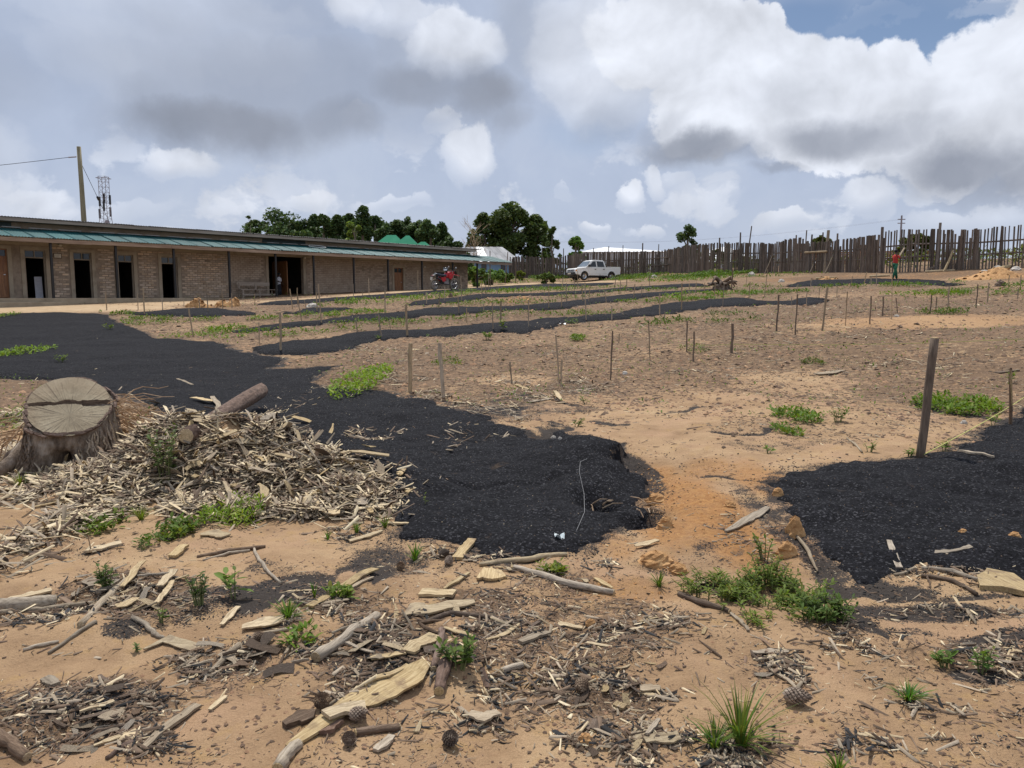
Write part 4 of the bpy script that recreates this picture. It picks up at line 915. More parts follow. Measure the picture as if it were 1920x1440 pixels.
    for (u0, v0, u1, v1, lab, r, mt) in [(1432, 515, 1448, 471, 'thin pole leaning against the middle of the fence', .045, 'stake'), (1545, 516, 1560, 476, 'pole leaning on the fence right of its pale post', .055, 'stake'), (1767, 502, 1782, 470, 'pale board leaning against the dense dark pickets', .09, 'pale_wood'), (1517, 512, 1524, 494, 'short forked branch leaning at the foot of the fence', .08, 'stake_dark')]:
        q = on((u0 + u1) / 2); y = q[1] - .3; p0 = col_at(u0, y - .5); p1 = col_at(u1, y)
        zg = hz(*p0); t = tag(MB().tube([(p0[0], p0[1], zg - .03), ((p0[0] + p1[0]) / 2 + .03, (p0[1] + p1[1]) / 2, (zg + z_at(u1, v1, p1[1])) / 2), (p1[0], p1[1], z_at(u1, v1, p1[1]))], [r * 1.1, r, r * .9], 7, True, .06, flat=.6).build('leaning_pole', M[mt]), lab, 'pole', 'poles leaning on the fence')
build_fence()

# ---------------------------------------------------------------- trees
TREE_T = np.array([(-.5, 0, 0), (0, -.28, .06), (.5, 0, 0), (0, .28, .06)]); TREE_F = np.array([(0, 1, 2, 3)])
def crown(name, lobes, n, size, parent, base=(1, 1, 1), var=.35, m='leaf_tree', fill=.5):
    L = np.array([l[:6] for l in lobes], float); wts = (L[:, 3] * L[:, 4] + L[:, 3] * L[:, 5]); wts /= wts.sum()
    idx = rng.choice(len(L), n, p=wts); d = rng.normal(size=(n, 3)); d /= np.linalg.norm(d, axis=1)[:, None]
    rr = np.where(rng.random(n) < fill, rng.uniform(.85, 1.08, n), rng.random(n) ** .5)
    pos = L[idx, :3] + d * L[idx, 3:6] * rr[:, None]
    lt = rng.uniform(1 - var, 1 + var, len(L))[idx] * rng.uniform(.75, 1.3, n); hue = rng.uniform(-.12, .12, n)
    tint = np.stack([lt * (base[0] + hue), lt * base[1], lt * (base[2] - hue)], 1)
    s = rng.uniform(.6, 1.4, n) * size
    rot = rotmats(rng.uniform(-1.2, 1.2, n), rng.uniform(-.9, .9, n), rng.uniform(0, 6.28, n))
    return scatter(name, TREE_T, TREE_F, pos, rot, np.stack([s, s, s], 1), M[m], tint, parent)
def tree(label, d, u, vb, vt, wpx, shape='dome', n=2600, size=.5, base=(1, 1, 1), name='tree', low=.25, seed=0, nl=26, group=None, cat='tree', m='leaf_tree', var=.35):
    rs = random.Random(seed + u); x, y = col_at(u, d); z0 = hz(x, y); h = z_at(u, vt, d) - z0; w = wpx * d / FPX / 2
    o = thing(name, label, cat, (x, y, z0), group=group)
    lobes = []
    for k in range(nl):
        q = rs.uniform(low, 1) if k > 3 else (.93, .8, .7, .55)[k]
        prof = {'dome': math.sqrt(max(0, 1 - ((q - low - .12) / (1 - low - .1)) ** 2)) if q > low + .12 else .75 + .25 * (q - low) / .12, 'cone': 1.05 * (1 - q) ** .75 + .12, 'col': .75 + .25 * math.sin(math.pi * q), 'ball': math.sqrt(max(.02, 1 - ((q - low) / (1 - low) * 2 - 1) ** 2))}[shape]
        r = w * rs.uniform(.16, .30); a = rs.uniform(0, 6.28); rad = max(0, w * prof - r * .8) * math.sqrt(rs.random())
        if k > nl * .5: rad = max(0, w * prof - r * .75)
        zz = h * q - r * .6 * (q > .8)
        lobes.append((rad * math.cos(a), rad * math.sin(a), min(zz, h - r * .95), r, r, r * rs.uniform(.75, 1.15)))
    tr = MB(); tr.tube([(0, 0, -.3), (rs.uniform(-.1, .1) * w, 0, h * .3), (rs.uniform(-.1, .1) * w, 0, h * .6), (0, 0, h * .9)], [max(.08, w * .09), w * .07 + .03, w * .05 + .02, .03], 8, True, .06)
    for l in lobes[4::3]: tr.tube([(0, 0, max(h * low * .6, l[2] - h * .22)), (l[0] * .5, l[1] * .5, l[2] - h * .07), (l[0], l[1], l[2])], [w * .04 + .02, w * .03 + .015, .015], 5, False)
    tr.build('trunk', M['trunk'], o, True)
    crown('crown', lobes, n, size, o, base, m=m, var=var)
    return o
tall = [(490, 409, 30, 'col', 5), (520, 391, 78, 'dome', 1), (566, 412, 46, 'dome', 2), (592, 401, 36, 'cone', 3), (610, 403, 36, 'dome', 4), (636, 398, 40, 'cone', 6), (662, 396, 38, 'dome', 7), (684, 385, 46, 'cone', 8), (706, 404, 44, 'dome', 9), (740, 411, 48, 'dome', 10), (766, 408, 38, 'dome', 11), (784, 411, 36, 'dome', 12), (806, 413, 40, 'dome', 13), (829, 417, 34, 'cone', 14), (845, 440, 34, 'dome', 15)]
words = ['narrow dark tree beside the broad left crown of the far row', 'broad dark tree forming the left end of the far tree row', 'low dark tree right of the broad left crown', 'pointed dark tree left of the pale young tree', 'rounded dark tree next to the first pointed one', 'pointed eucalyptus just left of the pale young tree', 'rounded eucalyptus behind the pale young tree', 'tallest pointed eucalyptus of the row behind the brick building', 'rounded tree behind the left green roof peak', 'dark tree directly above the green roofs', 'dark tree above the right end of the green roofs', 'rounded dark tree right of the green roofs', 'dark tree near the right end of the far row', 'thin topped dark tree at the right end of the far row', 'low dark tree closing the far row on the right']
for (u, vt, wp, sh, sd), lb in zip(tall, words):
    tree(lb, 118 + (sd * 7) % 13, u, 500, vt, wp * 1.9, sh, 5200, .5, (.80, .92, .85), 'eucalyptus_tree', .12, sd, 24, 'dark trees behind the brick building')
for (u, vt, wp, sd) in [(560, 414, 120, 31), (625, 408, 130, 32), (705, 408, 130, 33), (785, 420, 110, 34), (660, 404, 90, 35), (745, 418, 90, 36)]:
    tree(f'broad dark backing tree of the far row, {["behind the left crown", "left of the pale young tree", "behind the tallest eucalyptus", "above the right end of the green roofs", "behind the pale young tree", "above the left green roof"][sd - 31]}', 136, u, 500, vt, wp, 'dome', 4200, .6, (.72, .85, .8), 'eucalyptus_tree', .1, sd, 26, 'background trees of the far row')
tree('thin sparse sapling with airy crown left of the dark tree row', 110, 474, 500, 404, 22, 'col', 260, .42, (1.0, 1.05, .8), 'sapling_tree', .5, 3, 9)
tree('small round dark bush tree at the foot of the sparse sapling', 108, 467, 500, 427, 16, 'ball', 700, .4, (.8, .9, .8), 'bush_tree', .2, 5, 9)
tree('pale leafy young tree in front of the dark row', 96, 668, 500, 414, 34, 'col', 1900, .42, (2.1, 2.1, 1.1), 'young_tree', .2, 9, 16)
for (u, vt, wp, sh, n, sd, lb) in [(955, 378, 120, 'dome', 12500, 1, 'huge dark spreading tree behind the blue house'), (908, 398, 70, 'dome', 4500, 2, 'left shoulder tree of the huge dark clump behind the blue house'), (1003, 403, 80, 'dome', 5500, 3, 'right shoulder tree of the huge dark clump behind the blue house')]:
    tree(lb, 104, u, 505, vt, wp, sh, n, .46, (.92, .95, .75), 'spreading_tree', .02, sd, 52, 'dark tree clump behind the blue house')
tree('low drooping tree at the right edge of the huge dark clump', 100, 1035, 505, 424, 36, 'dome', 1800, .42, (.9, .95, .75), 'spreading_tree', .1, 8, 16, 'dark tree clump behind the blue house')
tree('small bright green tree behind the fence left of the pickup', 92, 1079, 505, 441, 40, 'dome', 3000, .36, (1.5, 1.9, 1.0), 'young_tree', .05, 4, 34)
tree('lone dark tree rising behind the middle of the fence', 115, 1287, 505, 420, 58, 'dome', 4600, .42, (.85, .95, .85), 'conifer_tree', .05, 6, 44)
tree('brown green bush tree behind the fence left of the pale post', 66, 1537, 505, 443, 52, 'ball', 2600, .3, (1.0, .85, .55), 'bush_tree', .1, 2, 16)
tree('brown green bush tree behind the fence near the person in red', 60, 1712, 505, 437, 66, 'ball', 3600, .28, (1.0, .85, .5), 'bush_tree', .1, 3, 18)
tree('low dark bush behind the fence beside the white gabled shed', 75, 1345, 505, 466, 34, 'ball', 1500, .3, (.9, .85, .6), 'bush_tree', .1, 4, 12)
tree('dark hedge bush behind the fence under the white gabled shed roof', 75, 1400, 505, 480, 60, 'ball', 1500, .3, (.9, .85, .6), 'bush_tree', .1, 7, 12)
tree('small rounded tree behind the fence at its left end', 90, 1018, 505, 472, 24, 'ball', 900, .35, (1.1, 1.2, .8), 'bush_tree', .2, 9, 10)
for (u, vt, wp, d, sd, lb, bs) in [(893, 500, 44, 62, 1, 'leafy green shrub at the right corner of the brick building', (1.6, 1.8, 1.2)), (922, 505, 50, 66, 2, 'leafy green shrub in front of the blue house wall', (1.5, 1.8, 1.2)), (950, 512, 40, 70, 3, 'low green shrub beside the blue house door', (1.6, 1.7, 1.0)), (876, 472, 30, 74, 4, 'dark shrub between brick building and blue house', (1.0, 1.1, .9)), (975, 508, 18, 72, 5, 'yellowish shrub at the left end of the fence', (2.4, 2.1, .9)), (1023, 513, 34, 66, 6, 'grey green shrub in front of the fence left of the pickup', (1.3, 1.35, .9))]:
    tree(lb, d, u, 530, vt, wp, 'ball', 1500, .26, bs, 'shrub', .05, sd, 14, 'shrubs around the blue house', 'shrub')
def bare_tree():
    d = 76; x, y = col_at(888, d); z0 = hz(x, y); h = z_at(888, 428, d) - z0
    o = thing('bare_tree', 'leafless twiggy young tree in front of the zinc roof', 'tree', (x, y, z0)); rs = random.Random(3)
    t = MB(); t.tube([(0, 0, 0), (.05, 0, h * .5), (.1, 0, h)], [.07, .05, .02], 6); tw = MB()
    for k in range(34):
        q = rs.uniform(.35, .98); a = rs.uniform(0, 6.28); L = rs.uniform(.5, 1.5); p = Vector((.1 * q, 0, h * q)); e = p + Vector((math.cos(a) * L, math.sin(a) * L, L * rs.uniform(.5, 1.1)))
        tw.tube([p, p.lerp(e, .5) + Vector((0, 0, -.1)), e], [.022, .016, .008], 4)
        for j in range(3): e2 = e + Vector((rs.uniform(-.4, .4), rs.uniform(-.4, .4), rs.uniform(.1, .4))); tw.tube([p.lerp(e, .7), e2], [.012, .006], 3)
    t.build('trunk', M['stake'], o); tw.build('twigs', M['stake'], o)
bare_tree()
for (u, vb, vt, d, lb) in [(919, 527, 470, 62, 'tall thin pole standing left of the blue house'), (947, 520, 472, 68, 'thin dark pole leaning before the blue house wall'), (967, 524, 480, 68, 'dark post at the right corner of the blue house')]:
    x, y = col_at(u, d); z0 = hz(x, y); tag(MB().tube([(x, y, z0 - .1), (x + (.25 if u == 947 else 0), y, z_at(u, vt, d))], [.05, .035], 6).build('thin_pole', M['stake_dark']), lb, 'pole', 'poles by the blue house')

# ---------------------------------------------------------------- pickup truck
def place(u, v): p = g(u, v); return p
def build_pickup():
    pf, pr = place(1092, 529), place(1145, 528)
    x, y, z = (pf + pr) / 2; z = hz(x, y)
    # local: x forward, y to the left side of the car, z up ; front points to the left and towards the camera
    yaw = math.pi + R(25)
    o = thing('pickup_truck', 'white double cab pickup truck parked on the grass before the fence', 'pickup truck', (7.0, 67.5, hz(7.0, 67.5)), yaw); o.scale = (.93, 1, 1.0)
    W = .82
    prof = [(-2.42, .55), (-2.46, .95), (-2.44, 1.12), (-.92, 1.12), (-.86, 1.16), (-.78, 1.62), (-.62, 1.71), (.35, 1.74), (.62, 1.66), (1.18, 1.16), (1.30, 1.12), (2.20, 1.02), (2.36, .90), (2.38, .58), (2.2, .50)]
    b = MB(); cab = [(-.92, 1.10), (-.86, 1.16), (-.76, 1.62), (-.60, 1.71), (.30, 1.745), (.60, 1.68), (1.18, 1.17), (1.25, 1.10)]
    def arch(xc): return [(xc + .44 * math.cos(a), .38 + .44 * math.sin(a)) for a in np.linspace(0.1, math.pi - .1, 9)]
    low = [(2.2, .50)] + [(1.88, .48)] + arch(1.42) + [(.93, .42), (-.98, .42)] + arch(-1.45) + [(-1.95, .48), (-2.42, .55)]
    body = low + [(-2.46, .95), (-2.44, 1.10), (-.92, 1.10), (1.25, 1.10), (1.32, 1.10), (2.18, 1.01), (2.36, .90), (2.38, .58)]
    b.prism(body, -W, W, 1)
    bd = b.build('body', M['white'], o, bevel=.03)
    c2 = MB(); k = len(cab)
    vs = []
    for sy in (-1, 1):
        for (px, pz) in cab: q = (pz - 1.1) / .64; vs.append((px, sy * (W - .02 - .13 * q), pz))
    c2.add(vs, [tuple(range(k)), tuple(range(k, 2 * k))[::-1]] + [(i, k + i, k + (i + 1) % k, (i + 1) % k) for i in range(k)])
    c2.build('cab', M['white'], o, bevel=.03)
    def win(name, pts, sy, e=.012):
        m = MB(); f = []
        for (px, pz) in pts: q = (pz - 1.1) / .64; f.append((px, sy * (W - .02 - .13 * q + e), pz))
        gi = [(p[0], p[1] - sy * .02, p[2]) for p in f]; n = len(f)
        m.add(f + gi, [tuple(range(n)), tuple(range(n, 2 * n))] + [(i, (i + 1) % n, n + (i + 1) % n, n + i) for i in range(n)]); m.build(name, M['glass'], o)
    for sy in (1, -1):
        win('side_window', [(.16, 1.15), (.94, 1.15), (.50, 1.60), (.20, 1.63)], sy); win('side_window', [(-.72, 1.15), (.04, 1.15), (.08, 1.63), (-.60, 1.60)], sy)
        for (a0, a1, hx) in ((.12, 1.02, .22), (-.80, .06, -.68)):
            d = MB(); d.box((a0, sy * W - .002, .47), (a1, sy * (W + .014), 1.08)); dd = d.build('door', M['white'], o, bevel=.008)
            MB().box((hx, sy * (W + .012), .93), (hx + .14, sy * (W + .05), .98)).build('handle', M['plastic'], dd)
            MB().box((a0, sy * W, .62), (a1, sy * (W + .024), .68)).build('trim', M['white'], dd)
        mi = MB(); mi.box((.93, sy * (W - .02), 1.16), (1.05, sy * (W + .22), 1.34)); mi.build('mirror', M['plastic'], o, bevel=.02)
        fl = MB()
        for xc in (1.42, -1.45):
            pts = [(xc + .47 * math.cos(a), .38 + .47 * math.sin(a)) for a in np.linspace(0, math.pi, 11)]; pin = [(xc + .42 * math.cos(a), .38 + .42 * math.sin(a)) for a in np.linspace(math.pi, 0, 11)]
            MB().prism(pts + pin, sy * (W - .05), sy * (W + .035), 1).build('fender_flare', M['white'], o)
        MB().tube([(-.95, sy * (W - .02), .36), (.9, sy * (W - .02), .36)], .05, 8).build('side_step', M['plastic'], o)
    # windscreen lies on the slope of the cab
    ws = [(.67, 1.625), (1.15, 1.18)]; m = MB(); vs = []
    for (px, pz) in ws:
        q = (pz - 1.1) / .64; hw = W - .09 - .13 * q; vs += [(px + .03, -hw, pz + .02), (px + .03, hw, pz + .02)]
    m.add(vs + [(a - .03, b_, c - .03) for a, b_, c in vs], [(0, 1, 3, 2), (4, 6, 7, 5), (0, 4, 5, 1), (2, 3, 7, 6), (0, 2, 6, 4), (1, 5, 7, 3)])
    m.build('windscreen', mat('windscreen_glass', [(.10, .13, .16), (.18, .22, .26)], 2, rough=.06), o)
    MB().box((-.9, -.6, 1.2), (-.86, .6, 1.58)).build('rear_window', M['glass'], o)
    # load bed
    bedm = MB(); bedm.box((-2.38, -W + .08, 1.085), (-.96, W - .08, 1.108)); bedm.build('load_bed', M['plastic'], o)
    MB().tube([(-2.42, -W, 1.14), (-2.42, W, 1.14)], .03, 6).build('bed_rail', M['white'], o)
    for sy in (1, -1): MB().tube([(-2.40, sy * (W - .02), 1.14), (-.96, sy * (W - .02), 1.14)], .028, 6).build('bed_rail', M['white'], o)
    gr = MB()
    gr.box((2.30, -.52, .74), (2.375, .52, .93)); gr.build('grille', M['plastic'], o, bevel=.01)
    for i in range(3): MB().box((2.37, -.5, .77 + i * .055), (2.388, .5, .79 + i * .055)).build('grille_bar', M['chrome'], o)
    MB().lathe([(.05, 0), (.06, .012), (.02, .02)], 12, Matrix.Translation((2.376, 0, .85)) @ Matrix.Rotation(R(90), 4, 'Y')).build('emblem', M['chrome'], o)
    for sy in (1, -1):
        MB().box((2.26, sy * .54, .76), (2.385, sy * .78, .92)).build('headlight', M['lamp'], o, bevel=.02); MB().box((2.22, sy * .78, .77), (2.33, sy * .835, .90)).build('indicator', M['amber'], o, bevel=.01)
        MB().box((-2.48, sy * .66, .72), (-2.44, sy * .80, 1.02)).build('tail_light', M['red'], o)
    bp = MB(); bp.prism([(2.20, -.80), (2.20, .80), (2.44, .78), (2.50, .5), (2.52, 0), (2.50, -.5), (2.44, -.78)], .42, .70, 2); bu = bp.build('front_bumper', M['plastic'], o, bevel=.03)
    MB().box((2.515, -.26, .52), (2.535, .26, .63)).build('number_plate', M['paper'], bu)
    MB().box((-2.56, -.7, .45), (-2.44, .7, .6)).build('rear_bumper', M['plastic'], o, bevel=.02)
    MB().box((-2.2, -.5, .3), (2.1, .5, .5)).build('chassis', M['plastic'], o)
    for (xc, sy) in ((1.42, 1), (1.42, -1), (-1.45, 1), (-1.45, -1)):
        Mw = Matrix.Translation((xc, sy * (W - .11), .37)) @ Matrix.Rotation(R(-90 * sy), 4, 'X')
        w = MB().lathe([(.22, -.11), (.33, -.12), (.37, -.08), (.37, .08), (.33, .12), (.22, .11)], 24, Mw, True).build('tyre', M['rubber'], o, True)
        rm = MB().lathe([(.0, .05), (.07, .07), (.09, .05), (.17, .03), (.215, .10), (.235, .11), (.23, -.1), (.0, -.1)], 20, Mw); rim = rm.build('rim', M['chrome'], o, True)
        hl = MB()
        for k in range(6): a = k * math.pi / 3; hl.lathe([(.028, .03), (.028, .062), (.0, .063)], 8, Mw @ Matrix.Translation((.125 * math.cos(a), .125 * math.sin(a), 0)))
        hl.build('rim_holes', M['black'], rim)
    MB().tube([(.95, .7, 1.14), (1.0, .72, 1.9)], .008, 4).build('aerial', M['black'], o)
build_pickup()

# ---------------------------------------------------------------- motorcycle
def build_motorcycle():
    a, b = g(816, 546.5), g(850, 543.5)
    p = (a + b) / 2; dv = b - a; yaw = math.atan2(BU[1], BU[0]) - R(4)
    p = g(833, 545.2)
    o = thing('motorcycle', 'red off road motorcycle parked on the sandy path before the brick building', 'motorcycle', (p[0], p[1], hz(p[0], p[1]) + .01), yaw)
    lean = R(7); o.rotation_euler = (lean, 0, yaw)
    Rw, Fw = (-.70, .325), (.70, .345)
    def wheel(xc, rad, tw, nm):
        Mw = Matrix.Translation((xc, 0, rad)) @ Matrix.Rotation(R(90), 4, 'X')
        t = MB().lathe([(rad - tw + tw * math.cos(q) , tw * .8 * math.sin(q)) for q in np.linspace(0, 2 * math.pi, 9)[:-1]], 26, Mw, True).build('tyre', M['dusty_rubber'], o, True)
        rm = MB().lathe([(rad - 2 * tw - .012 + .016 * math.cos(q), .025 * math.sin(q)) for q in np.linspace(0, 2 * math.pi, 7)[:-1]], 26, Mw, True).build('rim', M['chrome'], o, True)
        sp = MB()
        for k in range(16):
            q = k * math.pi / 8; sp.tube([Mw @ Vector((.04 * math.cos(q + .5), .04 * math.sin(q + .5), .03 * (-1) ** k)), Mw @ Vector(((rad - 2 * tw - .02) * math.cos(q), (rad - 2 * tw - .02) * math.sin(q), 0))], .006, 3, False)
        sp.build('spokes', M['chrome'], rm)
        MB().lathe([(.05, -.06), (.06, -.03), (.06, .03), (.05, .06)], 12, Mw).build('hub', M['steel'], rm)
    wheel(Rw[0], Rw[1], .055, 'rear'); wheel(Fw[0], Fw[1], .05, 'front')
    fr = MB()
    for sy in (-.1, .1): fr.tube([(.36, sy * .3, .95), (.2, sy, .45), (-.15, sy, .36), (-.25, sy, .62), (-.6, sy, .82)], .02, 6); fr.tube([(-.25, sy, .4), (-.7, sy, .325)], .024, 6)
    fr.tube([(.36, 0, .97), (-.3, 0, .74)], .026, 6); fr.build('frame', M['black'], o)
    for sy in (-.09, .09): MB().tube([(.70, sy, .345), (.60, sy, .6), (.40, sy, 1.05)], [.028, .026, .02], 8).build('fork_leg', M['chrome'], o)
    MB().tube([(.40, -.38, 1.12), (.38, -.2, 1.1), (.40, 0, 1.05), (.38, .2, 1.1), (.40, .38, 1.12)], .016, 6).build('handlebar', M['black'], o)
    for sy in (-1, 1):
        MB().tube([(.39, sy * .3, 1.11), (.40, sy * .4, 1.12)], .024, 7).build('grip', M['rubber'], o)
        MB().tube([(.42, sy * .26, 1.1), (.44, sy * .30, 1.26)], .008, 4).build('mirror_stem', M['black'], o); MB().lathe([(.055, 0), (.06, .02), (.02, .03)], 10, Matrix.Translation((.44, sy * .31, 1.27)) @ Matrix.Rotation(R(90), 4, 'Y')).build('mirror', M['chrome'], o)
    # tank and side shrouds, side panel
    MB().prism([(-.06, .80), (.05, 1.0), (.22, 1.06), (.34, 1.0), (.40, .86), (.30, .70), (.05, .72)], -.13, .13, 1).build('fuel_tank', M['red'], o, bevel=.04, seg=3)
    for sy in (-1, 1):
        MB().prism([(.10, .92), (.42, .95), (.46, .80), (.30, .62), (.16, .68)], sy * .12, sy * .17, 1).build('shroud', M['red'], o, bevel=.015)
        MB().prism([(-.42, .74), (-.08, .76), (-.05, .58), (-.22, .48), (-.40, .56)], sy * .12, sy * .16, 1).build('side_panel', M['red'], o, bevel=.015)
    MB().prism([(-.78, .90), (-.70, .96), (-.1, .88), (.08, .92), (.06, .80), (-.6, .82)], -.12, .12, 1).build('seat', M['seat'], o, bevel=.03)
    MB().prism([(-.98, .80), (-.72, .90), (-.55, .84), (-.56, .80), (-.74, .84), (-.98, .74)], -.09, .09, 1).build('rear_mudguard', M['plastic'], o, bevel=.01)
    MB().prism([(.45, .86), (.62, .93), (.98, .86), (1.03, .80), (.96, .83), (.62, .89)], -.08, .08, 1).build('front_mudguard', M['red'], o, bevel=.01)
    MB().box((-1.0, -.09, .56), (-.985, .09, .74)).build('number_plate', M['paper'], o); MB().box((-.96, -.06, .76), (-.9, .06, .83)).build('tail_light', M['red'], o)
    MB().lathe([(.06, 0), (.09, .03), (.085, .06)], 12, Matrix.Translation((.46, 0, .95)) @ Matrix.Rotation(R(90), 4, 'Y')).build('headlight', M['lamp'], o, True)
    MB().prism([(.43, .84), (.55, .86), (.53, 1.08), (.44, 1.1)], -.12, .12, 1).build('headlight_cowl', M['red'], o, bevel=.02)
    MB().box((-.14, -.12, .34), (.2, .12, .52)).build('engine', M['steel'], o, bevel=.03)
    cy = MB()
    for i in range(5): cy.box((.02 + i * .012, -.09, .52 + i * .035), (.2 + i * .012, .09, .54 + i * .035))
    cy.box((.05, -.07, .52), (.21, .07, .7)); cy.build('cylinder_fins', M['steel'], o)
    MB().tube([(.22, -.05, .62), (.32, -.1, .5), (.2, -.13, .34), (-.2, -.14, .38), (-.4, -.15, .58), (-.78, -.16, .74)], [.02, .02, .022, .028, .05, .05], 8).build('exhaust', M['plastic'], o, True)
    MB().tube([(-.05, .12, .34), (-.12, .32, .02)], .013, 5).build('side_stand', M['black'], o)
    MB().tube([(-.05, -.2, .38), (-.05, .2, .38)], .014, 5).build('footrest', M['black'], o)
    ma = MB(); 
    for k in range(18): 
        q = k * 2 * math.pi / 18
    MB().tube([(-.25, .06, .40), (-.66, .06, .37)], .012, 4).build('chain', M['steel'], o)
    # helmet hung over the far mirror
    pr = [(.02, .15), (.09, .135), (.128, .09), (.14, .03), (.135, -.03), (.115, -.1), (.10, -.11)]
    hm = thing('helmet', 'black shiny crash helmet resting on the motorcycle tank', 'helmet', (0, 0, 0)); 
    hm.matrix_world = o.matrix_basis @ Matrix.Translation((.02, .04, 1.14)) @ Euler((R(12), R(-8), R(200))).to_matrix().to_4x4()
    MB().lathe(pr[::-1], 18).build('helmet_shell', M['glass'], hm, True)
    MB().grid(lambda q, w: ((.142) * math.cos((q - .5) * 2.2), .142 * math.sin((q - .5) * 2.2), -.06 + .09 * w), 8, 2).build('visor', M['chrome'], hm, True)
build_motorcycle()

# ---------------------------------------------------------------- people
def loft(mb, rings, n=12):
    """rings: (centre, half width, half depth, yaw)"""
    vs = []
    for (c, a, b, yw) in rings:
        for k in range(n):
            q = 2 * math.pi * k / n; x, y = a * math.cos(q), b * math.sin(q); cs, sn = math.cos(yw), math.sin(yw)
            vs.append((c[0] + x * cs - y * sn, c[1] + x * sn + y * cs, c[2]))
    m = len(rings); fs = [(i * n + k, i * n + (k + 1) % n, (i + 1) * n + (k + 1) % n, (i + 1) * n + k) for i in range(m - 1) for k in range(n)]
    fs += [tuple(range(n))[::-1], tuple(range((m - 1) * n, m * n))]; return mb.add(vs, fs)
def skin_body(name, joints, edges, mat_, parent, sub=1):
    me = bpy.data.meshes.new(name); me.from_pydata([j[0] for j in joints], edges, []); me.materials.append(mat_)
    o = link(name, me, parent); s = o.modifiers.new('skin', 'SKIN'); s.use_smooth_shade = True
    for i, j in enumerate(joints):
        r = j[1] if hasattr(j[1], '__len__') else (j[1], j[1]); me.skin_vertices[0].data[i].radius = r
    me.skin_vertices[0].data[0].use_root = True
    ss = o.modifiers.new('sub', 'SUBSURF'); ss.levels = sub; ss.render_levels = sub; return o
def person(label, pos, yaw, Ht, walk, armL, armR, shirt, trou, extra=None):
    """faces local +x; walk = stride angle; arms: elbow and wrist points"""
    o = thing('person', label, 'person', pos, yaw); k = Ht / 1.7
    def S(p): return tuple(c * k for c in p)
    hip, kn, an = .90, .49, .08
    fx = math.sin(walk) * .42; legs = {}
    for sy, sg in ((1, 1), (-1, -1)):
        kx = sg * fx * .55 + (.05 if sg < 0 else .03); ax = sg * fx * 1.15
        legs[sy] = [(0, sy * .085, hip), (kx, sy * .09, kn), (ax, sy * .09, an), (ax + .15, sy * .10, .035)]
    J = [((0, 0, .95), .11), ((.01, 0, 1.18), (.12, .09)), ((0, 0, 1.36), (.13, .09)), ((.015, 0, 1.46), .055), ((.03, 0, 1.55), .075), ((.045, 0, 1.63), .085), ((.03, 0, 1.69), .06)]
    E = [(0, 1), (1, 2), (2, 3), (3, 4), (4, 5), (5, 6)]
    for sy in (1, -1):
        n = len(J); J += [(legs[sy][0], .085), (legs[sy][1], .055), (legs[sy][2], .038), (legs[sy][3], .035)]; E += [(0, n), (n, n + 1), (n + 1, n + 2), (n + 2, n + 3)]
    for sy, A in ((1, armL), (-1, armR)):
        n = len(J); J += [((0, sy * .18, 1.37), .055), (A[0], .04), (A[1], .028)]; E += [(2, n), (n, n + 1), (n + 1, n + 2)]
        d = (Vector(A[1]) - Vector(A[0])).normalized(); sd = d.cross(Vector((0, 0, 1))).normalized(); m = len(J)
        J.append((tuple(Vector(A[1]) + d * .06), .026)); E.append((n + 2, m))
        for q, L in zip((-.027, -.009, .009, .027), (.075, .09, .085, .068)):
            i = len(J); J += [(tuple(Vector(A[1]) + d * .10 + sd * q), .0085), (tuple(Vector(A[1]) + d * (.08 + L) + sd * q + Vector((0, 0, -.012))), .007)]; E += [(m, i), (i, i + 1)]
        i = len(J); J += [(tuple(Vector(A[1]) + d * .05 + sd * .045 + Vector((.01, 0, .005))), .009)]; E += [(n + 2, i)]
    J = [(S(j[0]), tuple(c * k for c in j[1]) if hasattr(j[1], '__len__') else j[1] * k) for j in J]
    skin_body('body', J, E, M['skin'], o)
    f = MB()
    f.tube([S((.125, 0, 1.605)), S((.142, 0, 1.575)), S((.12, 0, 1.57))], [.008 * k, .017 * k, .01 * k], 6); f.build('nose', M['skin'], o, True)
    e = MB()
    for sy in (1, -1): e.lathe([(.001, -.012), (.011, 0), (.001, .012)], 8, Matrix.Translation(S((.118, sy * .032, 1.618))))
    e.build('eyes', M['paper'], o, True)
    MB().tube([S((.122, -.022, 1.545)), S((.128, 0, 1.543)), S((.122, .022, 1.545))], .007 * k, 5).build('mouth', M['red'], o)
    for sy in (1, -1): MB().tube([S((.03, sy * .082, 1.63)), S((.025, sy * .092, 1.605)), S((.03, sy * .084, 1.58))], .014 * k, 6).build('ear', M['skin'], o, True)
    h = MB(); h.lathe([(.001, .112), (.05, .10), (.085, .065), (.098, .02), (.095, -.03), (.07, -.07)], 14, Matrix.Scale(k, 4) @ Matrix.Translation((.028, 0, 1.635)) @ Euler((0, R(-22), 0)).to_matrix().to_4x4()); h.build('hair', M['hair'], o, True)
    s = MB(); loft(s, [(S((0, 0, .90)), .125 * k, .155 * k, 0), (S((.0, 0, 1.02)), .118 * k, .15 * k, 0), (S((.01, 0, 1.2)), .122 * k, .165 * k, 0), (S((0, 0, 1.33)), .118 * k, .19 * k, 0), (S((.0, 0, 1.40)), .095 * k, .16 * k, 0), (S((.012, 0, 1.455)), .065 * k, .075 * k, 0)], 14)
    for sy, A in ((1, armL), (-1, armR)):
        sh = Vector((0, sy * .165, 1.375)); el = Vector(A[0]); s.tube([S(sh), S(sh.lerp(el, .45)), S(sh.lerp(el, .78))], [.072 * k, .066 * k, .064 * k], 9)
    s.build('shirt', M[shirt], o, True)
    t = MB(); loft(t, [(S((0, 0, .99)), .118 * k, .145 * k, 0), (S((0, 0, .90)), .13 * k, .16 * k, 0), (S((0, 0, .80)), .125 * k, .165 * k, 0)], 14)
